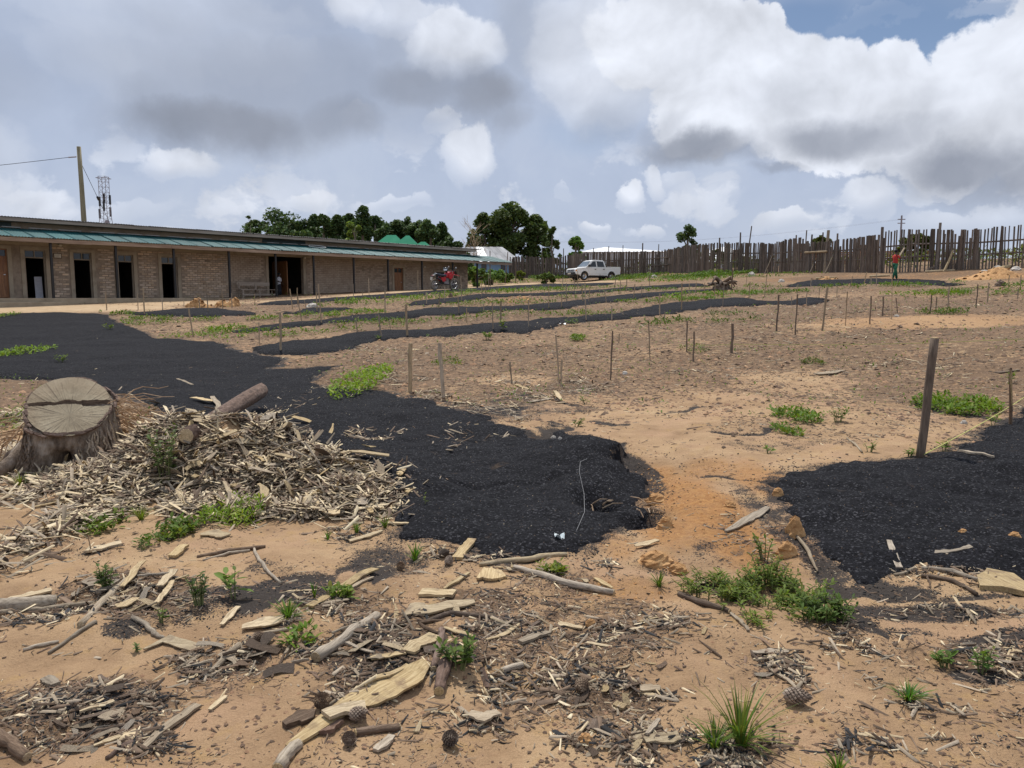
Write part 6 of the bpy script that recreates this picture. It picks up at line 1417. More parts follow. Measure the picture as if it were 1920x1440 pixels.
plank([(1530, 703), (1558, 700), (1582, 696)], [9, 13, 5], GW, 'grey bark plate on bare soil left of the tall stake', .03, .006, 'bark_scrap', 'bark')
plank([(1800, 849), (1822, 853), (1864, 861)], [10, 10, 3], GW, 'pale root splinter on the right black bed by the twine', .03, .006)
log([(1587, 823), (1602, 836), (1616, 850)], [3, 5, 4], GW, 'thin grey twig before the right black bed', 'branch', ends=None)
log([(0, 1146), (50, 1140), (106, 1135)], [26, 27, 24], GW, 'thick grey weathered log entering from the left edge', 'log', 'log')
plank([(12, 1128), (55, 1119), (97, 1110)], [10, 13, 12], PW, 'pale slat lying behind the thick grey log at left', .02, .006, jag=.06)
log([(0, 1157), (80, 1148), (130, 1138), (176, 1132)], [11, 11, 10, 8], GW, 'long pale branch in front of the thick grey log at left', 'branch')
log([(92, 1227), (140, 1192), (180, 1168)], [6, 8, 8], GW, 'long thin stick reaching down left from the left debris heap', 'branch', ends=None)
log([(152, 1176), (195, 1132), (218, 1108), (241, 1088)], [13, 14, 12, 10], GW, 'thick pale stick slanting up through the left debris heap', 'branch')
log([(248, 1159), (276, 1176), (290, 1192), (307, 1199)], [9, 11, 10, 7], GW, 'crooked grey stick reaching down right from the left debris heap', 'branch', ends=None)
log([(44, 1221), (76, 1212), (110, 1204)], [6, 8, 6], GW, 'grey stick alone on soil left of the long thin one', 'branch', ends=None)
plank([(168, 1034), (198, 1029), (228, 1022)], [14, 15, 14], PW, 'pale rectangular offcut on clean soil in front of the stump', .028, .006, jag=.05)
plank([(323, 1048), (334, 1038), (346, 1027)], [16, 20, 16], PW, 'pale square chip above the left debris heap', .03, .006)
log([(370, 1046), (430, 1036), (498, 1026)], [7, 9, 7], BW, 'dark straight branch below the green grass before the pile', 'branch', ends=None)
log([(380, 1052), (430, 1040), (470, 1034)], [4, 6, 5], GW, 'thin grey branch under the dark straight branch', 'branch', ends=None)
log([(476, 1032), (487, 1052), (500, 1070), (528, 1093)], [5, 7, 7, 5], GW, 'curvy pale twig on soil right of the sapling', 'branch', ends=None)
plank([(300, 1110), (313, 1094), (327, 1079)], [12, 17, 18], PW, 'broad pale chip in the middle of the left debris heap', .016, .03)
plank([(294, 1140), (310, 1120), (323, 1099)], [10, 13, 10], PW, 'pale chip overlapping below the broad one in the left heap', .016, .02)
plank([(218, 1145), (238, 1140), (256, 1130)], [14, 22, 14], PW, 'torn pale flake at the lower left of the debris heap', .012, .02)
plank([(230, 1111), (248, 1090), (268, 1064)], [9, 14, 10], PW, 'curved pale chip left of the broad one in the left heap', .014, .03)
plank([(185, 1118), (202, 1108), (220, 1095)], [12, 14, 12], GW, 'weathered block at the left side of the debris heap', .025, .015)
plank([(268, 1411), (318, 1368), (371, 1328)], [12, 18, 18], GW, 'long weathered plank in the lower left debris', .02, .008, jag=.1)
log([(115, 1394), (178, 1378), (240, 1360)], [6, 11, 8], BW, 'long dark stick in the lower left debris patch', 'branch', ends=None)
plank([(176, 1404), (216, 1388), (256, 1374)], [4, 10, 8], PW, 'pale tapered splinter below the long dark stick', .012, .006)
log([(198, 1425), (232, 1402), (270, 1384)], [9, 11, 8], BK, 'dark bark strip below the pale tapered splinter', 'branch', ends=None)
plank([(150, 1341), (182, 1331), (214, 1320)], [5, 10, 8], PW, 'pale narrow slat at the top of the lower left debris', .014, .01)
plank([(270, 1222), (313, 1203), (371, 1221)], [5, 14, 18], PW, 'bent pale chip lying between the two left heaps', .012, .008)
plank([(332, 1282), (350, 1276), (371, 1268)], [4, 7, 6], PW, 'small pale splinter at the left of the centre debris', .01)
log([(393, 1266), (420, 1240), (448, 1215)], [11, 15, 14], GW, 'pale thick stick at the left part of the centre debris', 'branch')
plank([(393, 1335), (408, 1322), (423, 1309)], [7, 12, 8], PW, 'yellowish oval chip alone below the centre debris', .014)
plank([(415, 1176), (430, 1160), (448, 1142)], [8, 15, 10], PW, 'pale broken chip left of the big leaf shaped one', .012, .008)
plank([(454, 1183), (492, 1173), (531, 1166)], [10, 20, 14], PW, 'big leaf shaped pale chip left of the long pale slat', .016, .012)
log([(476, 1193), (518, 1187), (562, 1180)], [7, 9, 8], GW, 'pale straight stick under the big leaf shaped chip', 'branch')
plank([(84, 1276), (95, 1282), (106, 1288)], [12, 16, 12], GW, 'lone grey bark knob on soil at the lower left', .03, .0, 'bark_scrap', 'bark')
log([(-10, 1385), (22, 1404), (52, 1428)], [26, 26, 20], BW, 'rotten brown log in the bottom left corner', 'log', 'log')
plank([(595, 1375), (618, 1368), (640, 1355)], [16, 24, 12], BK, 'curled dark bark lump left of the brown log', .03, .0, 'bark_scrap', 'bark')
plank([(533, 1366), (562, 1352), (590, 1348)], [14, 26, 14], BW, 'layered grey bark lump above the bottom centre', .04, .0, 'bark_scrap', 'bark')
plank([(704, 1412), (722, 1400), (735, 1385)], [14, 22, 14], GW, 'splintered pale chip right of the dark pine cone', .02, .004)
plank([(880, 1345), (905, 1353), (935, 1345)], [10, 18, 16], GW, 'folded grey bark scrap right of the bottom pine cone', .02, .01, 'bark_scrap', 'bark')
plank([(780, 1376), (786, 1364), (790, 1353)], [12, 8, 3], PW, 'small pale triangle chip on bare soil near the bottom', .01)
plank([(975, 1208), (1000, 1198), (1028, 1190)], [10, 14, 10], GW, 'mossy rotten stick on crumbly soil right of the weed', .022, .004)
plank([(985, 1190), (1000, 1176), (1018, 1163)], [4, 8, 4], BW, 'dark curled bark strip above the mossy rotten stick', .014, .004, 'bark_scrap', 'bark')
plank([(1868, 700), (1888, 697), (1910, 695)], [6, 8, 6], BW, 'dark bark plate on bare soil at the far right', .03, .0, 'bark_scrap', 'bark')
# on and around the chip pile
log([(352, 866), (490, 766)], [31, 27], BK, 'thick reddish bark covered log lying across the chip pile', 'log', 'log', up=.13, sink=.1, straight=True)
for pts, w, mt, lb in [([(355, 850), (360, 825), (359, 800)], [5, 18, 5], PW, 'pointed pale chip standing left of the bark log on the pile'), ([(285, 840), (292, 815), (297, 793)], [14, 12, 3], PW, 'pointed pale chip above the weed on the pile'),
                       ([(362, 752), (385, 757), (404, 759)], [10, 10, 8], PW, 'flat pale chip on the top edge of the pile'), ([(398, 750), (410, 765), (425, 785)], [8, 9, 6], GW, 'grey stick poking up from the top edge of the pile'),
                       ([(177, 950), (205, 946), (236, 941)], [8, 10, 7], PW, 'pale leaf shaped chip on soil in front of the stump'), ([(58, 955), (100, 944), (150, 938)], [6, 10, 6], PW, 'long pale splinter on soil below the stump'), ([(376, 1006), (400, 1002), (424, 1008)], [8, 18, 16], PW, 'pale flat chip in front of the grass below the pile'),
                       ([(420, 932), (436, 923), (452, 918)], [10, 15, 12], PW, 'bright pale chip low on the front of the pile'), ([(567, 912), (572, 890), (576, 868)], [10, 12, 10], PW, 'upright pale chip at the right middle of the pile'), ([(653, 955), (660, 942), (666, 932)], [12, 14, 12], PW, 'square pale chip at the right front of the pile'), ([(676, 925), (688, 952), (697, 975)], [8, 14, 8], PW, 'slanting pale slat at the right front of the pile'),
                       ([(745, 893), (750, 890), (754, 882)], [14, 14, 14], PW, 'pale block at the right end of the pile'), ([(752, 930), (760, 924), (772, 918)], [20, 22, 16], PW, 'pale block lying on the black bed beside the pile'), ([(605, 968), (622, 975), (638, 972)], [10, 20, 14], PW, 'flat pale chip at the front foot of the pile'), ([(560, 965), (580, 955), (605, 945)], [6, 20, 16], PW, 'broad thin pale chip at the front foot of the pile'),
                       ([(683, 845), (692, 848), (700, 848)], [14, 16, 14], PW, 'pale square chip on the crest of the pile'), ([(640, 862), (660, 858), (730, 868)], [8, 9, 9], PW, 'pale stick lying along the right crest of the pile'), ([(496, 800), (502, 790), (508, 783)], [18, 20, 16], GW, 'rounded grey chip near the log top on the pile'), ([(720, 985), (742, 984), (766, 984)], [4, 5, 4], PW, 'thin pale splinter right of the pile foot'), ([(655, 1018), (690, 1008), (716, 998)], [7, 11, 7], PW, 'pale stick on soot right below the pile'),
                       ([(332, 711), (346, 716), (361, 723)], [4, 5, 4], GW, 'pale short stick alone on the large black bed behind the stump'), ([(850, 755), (880, 757), (900, 760)], [4, 5, 3], GW, 'grey splinter on the edge of the large black bed'), ([(990, 755), (1012, 752), (1035, 748)], [7, 9, 6], GW, 'grey chip heap stick on the dark litter patch'), ([(968, 722), (982, 728), (996, 732)], [8, 8, 4], PW, 'forked pale chip on the dark litter patch'), ([(1040, 735), (1047, 745), (1053, 752)], [6, 9, 4], PW, 'pale chip in the middle of the dark litter patch'), ([(1072, 734), (1090, 732), (1110, 730)], [4, 6, 5], GW, 'grey stick on the dark litter patch')]:
    onpile = 740 < pts[0][1] < 970 and 240 < pts[0][0] < 745
    plank(pts, w, mt, lb, .018, .05 if onpile else .006)
log([(85, 958), (92, 972), (105, 982), (150, 986)], [5, 7, 7, 5], GW, 'curved grey twig on soil at the left below the stump', 'branch', ends=None)
log([(292, 953), (330, 960), (400, 968)], [9, 11, 7], BW, 'dark branch along the front foot of the pile', 'branch')
log([(528, 932), (560, 950), (600, 958), (665, 966)], [4, 5, 5, 4], GW, 'long thin curved twig along the front of the pile', 'branch', ends=None, up=.03)
log([(592, 882), (600, 905), (618, 935), (632, 958)], [5, 6, 5, 4], GW, 'pale twig slanting down the front of the pile', 'branch', ends=None, up=.05)
log([(330, 955), (380, 925), (420, 900), (446, 890)], [7, 9, 9, 7], GW, 'pale branch slanting over the lower left of the pile', 'branch', up=.03)
log([(340, 930), (385, 905), (440, 870)], [6, 9, 8], GW, 'second pale branch above the first one low on the pile', 'branch', up=.05)

# ---------------------------------------------------------------- loose litter, crumbs and chips
def sample_px(n, kind, thr=0., seed=0, dmin=2.3, dmax=40., half=.78):
    """points spread over the field, thinning with distance, kept where the named cover lies"""
    r = np.exp(rng.uniform(math.log(dmin), math.log(dmax), n)); a = rng.uniform(-half, half, n); x, y = r * np.sin(a), r * np.cos(a)
    if kind is None: return x, y
    return x, y
def mask_bed(x, y, m=-.02):
    s = np.full(x.shape, -1.)
    for k in BEDS: s = np.maximum(s, bed_sd(k, x, y))
    return s
SLIV_V = np.array([(-.5, -.5, 0), (.5, -.22, 0), (.5, .3, 0), (-.42, .5, 0), (-.5, -.4, 1), (.47, -.15, 1), (.45, .22, 1), (-.4, .42, 1)]); SLIV_F = np.array([(0, 1, 5, 4), (1, 2, 6, 5), (2, 3, 7, 6), (3, 0, 4, 7), (4, 5, 6, 7)])
OCT_V = np.array([(1, 0, .1), (.2, .9, 0), (-.9, .35, .1), (-.6, -.8, 0), (.5, -.85, .1), (.1, .1, .85), (.5, .4, .5), (-.4, .0, .6)]); OCT_F = np.array([(0, 1, 6), (1, 5, 6), (6, 5, 0), (1, 2, 5), (2, 7, 5), (2, 3, 7), (3, 5, 7), (3, 4, 5), (4, 0, 5)])
PAL = {'pale': ((.52, .40, .24), (.74, .62, .42)), 'grey': ((.24, .19, .13), (.42, .34, .25)), 'brown': ((.085, .055, .035), (.22, .15, .10)), 'char': ((.008, .008, .009), (.03, .03, .032)), 'soil': ((.26, .15, .088), (.43, .265, .155)), 'dark': ((.12, .075, .05), (.25, .16, .105)), 'orange': ((.32, .16, .06), (.50, .29, .12))}
def pal(n, mixs):
    ks = rng.choice(len(mixs), n, p=np.array([m[1] for m in mixs]) / sum(m[1] for m in mixs)); lo = np.array([PAL[m[0]][0] for m in mixs])[ks]; hi = np.array([PAL[m[0]][1] for m in mixs])[ks]
    return lo + (hi - lo) * rng.random((n, 1))
def slivers(name, label, x, y, L, W, T, mixs, tilt=.18, lift_=0., flatten=None):
    n = len(x); z = H(x, y) + lift_
    rot = rotmats(rng.normal(0, tilt, n), rng.normal(0, tilt, n), rng.uniform(0, 6.283, n))
    o = scatter(name, SLIV_V, SLIV_F, np.stack([x, y, z], 1), rot, np.stack([L, W, T], 1), M['litter'], pal(n, mixs)); tag(o, label, None, kind='stuff'); return o
def build_litter():
    # general field litter
    x, y = sample_px(110000, None, dmax=42); lit = field('litter', x, y); clr = field('clear', x, y); pth = field('path', x, y); d = np.hypot(x, y); b = mask_bed(x, y)
    p = (.05 + lit * .95 + .5 * sstep(9, 14, d)) * (1 - .93 * clr) * (1 - pth) * np.where(b > 0, .03, 1) * (.25 + 1.1 * sstep(.4, .6, fbm(x, y, .5, 3, 91)))
    k = rng.random(len(x)) < p; x, y, d = x[k], y[k], d[k]; n = len(x)
    sc = 1 + d * .045
    L = rng.gamma(2., .018, n).clip(.012, .14) * sc; W = rng.uniform(.002, .0065, n) * sc * (1 + (rng.random(n) < .15) * 1.8); T = rng.uniform(.002, .005, n) * sc
    slivers('twig_litter', 'small twigs, needles and bark flakes scattered over the soil', x, y, L, W, T, [('brown', 4), ('grey', 2.2), ('pale', .8), ('char', 1.5), ('dark', 3)], .2, .001)
    x, y = sample_px(130000, None, dmax=7.5); lit = field('litter', x, y); clr = field('clear', x, y); b = mask_bed(x, y)
    p = (.16 + lit * .9 + field('char', x, y) * .5) * (1 - .75 * clr) * (b < 0) * (.15 + 1.3 * sstep(.4, .62, fbm(x, y, .28, 3, 93))); k = rng.random(len(x)) < p; x, y = x[k], y[k]; n = len(x)
    slivers('fine_litter', 'fine needles, crumbs and splinters on the near soil', x, y, rng.gamma(2., .009, n).clip(.005, .06), rng.uniform(.0012, .004, n), rng.uniform(.001, .003, n), [('brown', 4), ('grey', 2), ('pale', .7), ('char', 3), ('dark', 4), ('soil', 1.5)], .25, .0)
    # soot grains along bed rims and in the washes
    x, y = sample_px(70000, None, dmax=16); ch = field('char', x, y); b = mask_bed(x, y); near = np.exp(-(np.clip(-b, 0, 9) / .22) ** 2) * (b < .03)
    p = np.maximum(ch * 1.05, near * .8) * sstep(.36, .56, fbm(x, y, .18, 4, 95)) * (b < .03); k = rng.random(len(x)) < p; x, y = x[k], y[k]; n = len(x); s = 1 + np.hypot(x, y) * .05
    slivers('soot_grains', 'loose charred husk grains washed over the soil', x, y, rng.uniform(.005, .016, n) * s, rng.uniform(.003, .007, n) * s, rng.uniform(.002, .005, n) * s, [('char', 1)], .4)
    # pale husks and flecks on the black beds
    x, y = sample_px(60000, None, dmin=3.5, dmax=18); b = np.maximum(bed_sd('main', x, y), bed_sd('right', x, y)); k = (b > .02) & (rng.random(len(x)) < .42); x, y = x[k], y[k]; n = len(x); s = 1 + np.hypot(x, y) * .06
    big = rng.random(n) < .012
    slivers('husk_flecks', 'paler husk grains on the black beds', x, y, np.where(big, rng.uniform(.015, .05, n), rng.uniform(.003, .007, n)) * s, np.where(big, .003, rng.uniform(.002, .0035, n)) * s, rng.uniform(.002, .004, n) * s, [('char', 8), ('brown', 1.2), ('grey', .3), ('pale', .06)], .5, .012)
    # soil crumbs and clods
    x, y = sample_px(80000, None, dmax=44); d = np.hypot(x, y); clr = field('clear', x, y); pth = field('path', x, y); b = mask_bed(x, y)
    p = (.10 + .55 * sstep(8.5, 12, d) + .5 * field('litter', x, y) * (d > 6) + .5 * field('orange', x, y)) * (1 - .9 * clr) * (1 - pth) * (b < -.02) * (.2 + 1.2 * sstep(.42, .6, fbm(x, y, .9, 3, 97)))
    k = rng.random(len(x)) < p; x, y, d = x[k], y[k], d[k]; n = len(x); s = np.minimum(rng.gamma(2., .006, n).clip(.004, .04), np.where(d < 8, .011, .04)) * (1 + d * .05); z = H(x, y)
    og = field('orange', x, y) > .4; t = pal(n, [('soil', 3), ('dark', 5), ('brown', 2)]); t[og] = pal(int(og.sum()), [('orange', 1)])
    o = scatter('soil_crumbs', OCT_V, OCT_F, np.stack([x, y, z - s * .1], 1), rotmats(rng.uniform(-.4, .4, n), rng.uniform(-.4, .4, n), rng.uniform(0, 6.28, n)), np.stack([s, s, s * .8], 1), M['clod'], t); tag(o, 'soil crumbs and clods on the tilled field', None, kind='stuff')
    # the mass of small chips in the pile and in the debris heaps
    def heap(items, n, lab, nm, Lm, up):
        xs, ys, zs = [], [], []
        for (u, v, ru, rv, wt) in items:
            c = g0(u, v); e = g0(u, v - rv * .6); sx, sy = ru * c[1] / FPX, abs(e[1] - c[1]) / .6; m = int(n * wt); q = np.sqrt(rng.random(m)); a = rng.uniform(0, 6.28, m)
            xs.append(c[0] + sx * q * np.cos(a)); ys.append(c[1] + sy * q * np.sin(a)); zs.append(up * (1 - q ** 2) * rng.random(m))
        x, y, dz = map(np.concatenate, (xs, ys, zs)); n = len(x); L = rng.gamma(2.6, Lm / 2.6, n).clip(.02, .26); W = L * rng.uniform(.06, .24, n); W = W.clip(.004, .035); T = rng.uniform(.003, .010, n)
        s = slivers(nm, lab, x, y, L, W, T, [('pale', 2.6), ('grey', 4.2), ('brown', 3.2)], .34, 0.); return s
    def heap_at(items, n, lab, nm, Lm, up, mixs):
        xs, ys, zs = [], [], []
        for (u, v, ru, rv, wt) in items:
            c = g0(u, v); e = g0(u, v - rv * .6); sx, sy = ru * c[1] / FPX, abs(e[1] - c[1]) / .6; m = int(n * wt); q = np.abs(rng.normal(0, .52, m)).clip(0, 1.5); a = rng.uniform(0, 6.28, m)
            K = 6; jx, jy = rng.normal(0, .55, K), rng.normal(0, .55, K); kk = rng.integers(0, K, m); sp = (1, 1, 0) if up > .05 else (.55, .55, 1)
            xs.append(c[0] + sx * (q * np.cos(a) * sp[0] + sp[2] * jx[kk])); ys.append(c[1] + sy * (q * np.sin(a) * sp[1] + sp[2] * jy[kk])); zs.append(up * np.maximum(0, 1 - q ** 2) * rng.random(m))
        x, y, dz = map(np.concatenate, (xs, ys, zs)); kp = fbm(x, y, .22, 3, 83) > .36; x, y, dz = x[kp], y[kp], dz[kp]; n = len(x); L = rng.gamma(2.4, Lm / 2.4, n).clip(.015, .3); W = (L * rng.uniform(.035, .16, n)).clip(.003, .03); T = rng.uniform(.002, .008, n)
        tl = .7 if up < .04 else 1.; rot = rotmats(rng.normal(0, .30, n) * tl, rng.normal(0, .38, n) * tl, rng.uniform(0, 6.283, n)); z = H(x, y) + dz
        tag(scatter(nm, SLIV_V, SLIV_F, np.stack([x, y, z], 1), rot, np.stack([L, W, T], 1), M['litter'], pal(n, mixs)), lab, None, kind='stuff')
    heap_at([(470, 900, 250, 85, 1), (640, 925, 120, 60, .45), (330, 870, 100, 70, .35), (300, 945, 170, 40, .3), (560, 965, 170, 22, .25), (480, 820, 140, 40, .3), (40, 860, 90, 70, .45), (20, 790, 60, 50, .25), (300, 820, 60, 50, .5), (250, 850, 50, 60, .5), (150, 905, 110, 30, .4), (215, 850, 40, 60, .35), (110, 900, 110, 16, .35), (420, 965, 200, 25, .4), (700, 950, 60, 40, .25), (110, 935, 120, 25, .12)], 4000, 'heaped mass of small wood chips and slivers beside the stump', 'chip_mass', .15, .09, [('pale', 3.6), ('grey', 4.2), ('brown', 3.2)])
    heap_at([(235, 1110, 150, 45, .8), (180, 1320, 130, 45, .6), (440, 1235, 110, 50, .6), (715, 1205, 110, 60, 1.), (640, 1130, 80, 30, .3), (880, 1170, 130, 35, .5), (850, 1045, 80, 25, .3), (1060, 1085, 100, 25, .3), (1150, 1290, 90, 45, .5), (1170, 1385, 100, 45, .5), (1390, 1425, 80, 30, .4), (1455, 1245, 55, 40, .35), (1870, 1235, 80, 35, .4), (1780, 1075, 130, 22, .25), (660, 1000, 80, 16, .2), (240, 1395, 120, 30, .3), (560, 1140, 70, 30, .2), (1330, 1120, 60, 30, .15), (1110, 1180, 170, 40, .5), (1250, 1190, 110, 45, .35), (1000, 1250, 130, 50, .4), (950, 1340, 130, 50, .3), (1610, 1200, 90, 40, .25), (1650, 1395, 130, 40, .15), (1800, 1330, 110, 40, .18), (80, 1045, 100, 25, .25), (1740, 1150, 160, 25, .2), (620, 1290, 110, 40, .25)], 820, 'small chips and slivers in the debris patches of the near ground', 'debris_chips', .050, .012, [('pale', 1.6), ('grey', 3.5), ('brown', 6), ('char', 3)])
    heap_at([(1040, 735, 150, 25, 1), (690, 712, 90, 14, .7), (930, 770, 80, 20, .3), (820, 740, 60, 14, .3), (1640, 580, 280, 14, .6), (1500, 620, 250, 25, .6), (1000, 640, 300, 30, .6), (1300, 690, 250, 20, .4), (1720, 690, 180, 20, .4), (760, 660, 160, 14, .5), (1100, 590, 300, 10, .3), (700, 605, 200, 8, .3), (860, 830, 90, 40, .1), (700, 830, 60, 20, .25)], 900, 'chips, twigs and bark strewn on the upper field', 'field_chips', .11, .02, [('pale', 1.2), ('grey', 3.5), ('brown', 4.5)])
build_litter()

# chips one could pick up singly: copies of a few shapes
def chip_shapes(mt, n, kind):
    out = []
    for k in range(n):
        rs = random.Random(hash(kind) % 97 + k * 13); m = MB()
        if kind == 'stick':
            pts = [(-.5 + i / 5, rs.uniform(-.03, .03), rs.uniform(-.01, .01)) for i in range(6)]; r = rs.uniform(.028, .05); m.tube(pts, [r * .8, r, r, r * .95, r * .8, r * .5], 6, True, .12, rs)
        else:
            N = 5; w = rs.uniform(.10, .24); th = rs.uniform(.02, .05); vs = []; sh = rs.uniform(-.12, .12)
            for i in range(N + 1):
                q = i / N; ww = w * (.35 + .65 * math.sin(math.pi * min(1, q * 1.15 + .12)) if k % 3 else rs.uniform(.75, 1)) ; c = sh * math.sin(q * 3); zz = .03 * math.sin(q * 4 + k)
                for (yy, z_) in ((ww, th), (-ww * rs.uniform(.8, 1), th), (-ww * .9, 0), (ww * .9, 0)): vs.append((q - .5 + rs.uniform(-.015, .015), c + yy, zz + z_))
            fs = [(i * 4 + a, i * 4 + 4 + a, i * 4 + 4 + (a + 1) % 4, i * 4 + (a + 1) % 4)[::-1] for i in range(N) for a in range(4)] + [(3, 2, 1, 0), (N * 4, N * 4 + 1, N * 4 + 2, N * 4 + 3)]
            m.add(vs, fs)
        out.append(m.mesh('wood_chip' if kind != 'stick' else 'stick', M[mt]))
    return out
SH = {'pale': chip_shapes('pale_wood', 7, 'chip'), 'grey': chip_shapes('grey_wood', 7, 'chip '), 'brown': chip_shapes('brown_wood', 5, 'chip  '), 'stick': chip_shapes('grey_wood', 6, 'stick'), 'dstick': chip_shapes('brown_wood', 5, 'stick')}
WHAT = {'pale': ('wood_chip', 'wood chip', 'pale split wood chip'), 'grey': ('wood_chip', 'wood chip', 'weathered grey wood chip'), 'brown': ('bark_chip', 'bark', 'dark brown bark chip'), 'stick': ('stick', 'stick', 'grey broken stick'), 'dstick': ('stick', 'stick', 'dark brown broken stick')}
USED = set()
def strew(where, items, n, Lr, kinds, up, tl, marks=()):
    """marks: (u, v, phrase) - the nearest one tells where in the heap a chip lies"""
    i = tries = 0
    while i < n and tries < n * 12:
        tries += 1
        u, v, ru, rv = random.choices(items, [q[2] * q[3] for q in items])[0]
        a, q = random.uniform(0, 6.28), random.random() ** .5; kd = random.choices([k for k, w in kinds], [w for k, w in kinds])[0]
        pu, pv = u + ru * q * math.cos(a), v + rv * q * math.sin(a)
        p = g0(pu, pv); z = hz(p[0], p[1]); nm, cat, txt = WHAT[kd]
        L = random.uniform(*Lr) * (1.25 if 'stick' in kd else 1); wd = random.uniform(.6, 1.25)
        sc_ = (L, L * wd, L * random.uniform(.5, .9)) if 'stick' not in kd else (L, min(L, .22) * wd, min(L, .22))
        rz = random.uniform(0, 6.28)
        rx, ry = random.gauss(0, tl), random.gauss(0, tl)
        f = (L - Lr[0]) / (Lr[1] - Lr[0]); size = 'tiny ' if f < .22 else 'short ' if f < .5 else 'medium ' if f < .8 else 'long '
        shape = 'slender ' if wd < .85 else 'broad ' if wd > 1.08 else ''
        run = ('tipped ' if max(abs(rx), abs(ry)) > tl else 'flat ') + ('crosswise' if abs(math.cos(rz)) > .82 else 'end on' if abs(math.cos(rz)) < .4 else 'slanting')
        w = min(marks, key=lambda m: (m[0] - pu) ** 2 + 3 * (m[1] - pv) ** 2)[2] if marks else where
        lb = f'{size}{shape}{txt} {run} {w}'
        if lb in USED or len(lb.split()) > 16: continue
        USED.add(lb); i += 1; o = link(nm, random.choice(SH[kd])); o.scale = sc_; o.rotation_euler = (rx, ry, rz)
        o.location = (p[0], p[1], z + random.uniform(.2, 1) * up * (1 - q * q * .7)); tag(o, lb, cat, f'{txt}s {where}')
PILE = [(470, 895, 220, 75), (640, 920, 110, 55), (330, 875, 90, 60), (520, 830, 110, 35), (400, 800, 80, 30)]
strew('heaped loosely in the chip pile beside the stump', PILE + [(290, 820, 60, 60)], 225, (.12, .34), [('pale', 4.5), ('grey', 3), ('brown', 1), ('stick', 3.5), ('dstick', 1)], .17, .33, [(290, 790, 'on the pile next to the stump'), (310, 900, 'by the tall weed'), (400, 860, 'under the bark log'), (420, 780, 'on the top edge of the pile'), (540, 830, 'on the pile crest'), (460, 950, 'at the pile front'), (560, 940, 'at the pile foot'), (560, 890, 'amid the pile'), (690, 860, 'on the right pile shoulder'), (690, 950, 'at the right pile end')])
strew('lying around the foot of the stump', [(90, 925, 130, 30), (250, 950, 150, 25), (30, 840, 60, 60), (245, 850, 40, 60)], 42, (.10, .28), [('pale', 4), ('grey', 3), ('stick', 4)], .06, .25, [(40, 850, 'left of the stump'), (60, 930, 'below the left stump root'), (150, 930, 'right before the stump'), (270, 950, 'before the green patches')])
strew('strewn in the left debris heap', [(235, 1108, 130, 40)], 30, (.06, .17), [('pale', 3), ('grey', 3), ('stick', 4), ('brown', 1)], .03, .2, [(140, 1110, 'at the left of the left heap'), (210, 1090, 'behind the left heap'), (240, 1125, 'in the middle of the left heap'), (330, 1105, 'at the right of the left heap')])
strew('strewn in the lower left debris patch', [(180, 1320, 120, 45), (240, 1390, 110, 30)], 28, (.06, .16), [('pale', 1), ('grey', 2), ('brown', 3), ('dstick', 3)], .02, .15, [(90, 1310, 'by the lone bark knob'), (180, 1300, 'on top of the lower left patch'), (200, 1350, 'beside the long dark stick'), (240, 1395, 'below the lower left patch')])
strew('strewn in the centre debris heap', [(720, 1200, 120, 60), (450, 1235, 110, 45)], 56, (.06, .16), [('pale', 2), ('grey', 3), ('brown', 3), ('stick', 3), ('dstick', 3)], .03, .2, [(400, 1230, 'by the pale thick stick'), (490, 1230, 'in the left half of the centre heap'), (650, 1190, 'above the peeled branch'), (720, 1170, 'below the ragged slab'), (720, 1220, 'above the largest slab'), (790, 1210, 'by the bark sticks')])
strew('lying below the edge of the large black bed', [(870, 1060, 150, 40), (1060, 1085, 100, 25), (900, 1150, 120, 30)], 26, (.05, .12), [('pale', 3), ('grey', 3), ('brown', 2), ('stick', 2)], .015, .15, [(780, 1050, 'by the pine cone pair'), (880, 1060, 'below the upright split block'), (900, 1140, 'right of the ragged slab'), (1000, 1070, 'between the two long poles'), (1110, 1095, 'by the pale branch end')])
strew('strewn in the lower right debris patch', [(1150, 1300, 100, 50), (1180, 1390, 110, 40)], 32, (.05, .12), [('pale', 2.4), ('grey', 2), ('brown', 3), ('dstick', 2)], .015, .2, [(1090, 1290, 'by the torn yellow clod'), (1190, 1280, 'in the dark debris middle'), (1120, 1380, 'by the bark plates'), (1230, 1380, 'by the clean pale chip')])
strew('strewn on the crumbly soil right of the centre', [(1110, 1180, 170, 50), (1000, 1250, 130, 60), (1260, 1190, 100, 60)], 34, (.04, .12), [('pale', 2), ('grey', 3), ('brown', 3), ('dstick', 3)], .01, .12, [(1000, 1180, 'by the thin brown branch'), (1110, 1150, 'above the small pale stick'), (1250, 1150, 'left of the large weed clump'), (980, 1270, 'by the short grey branch end'), (1120, 1230, 'on bare crumbly soil'), (1290, 1230, 'below the large weed clump')])
strew('lying at the right edge among dry twigs', [(1850, 1235, 90, 35), (1780, 1080, 120, 25), (1460, 1245, 50, 35)], 26, (.05, .13), [('grey', 3), ('stick', 4), ('dstick', 3)], .015, .15, [(1460, 1245, 'on the small dark patch'), (1720, 1080, 'below the weathered slat'), (1830, 1085, 'by the broad bright slab'), (1800, 1235, 'left of the upright young plant'), (1890, 1240, 'at the right edge')])
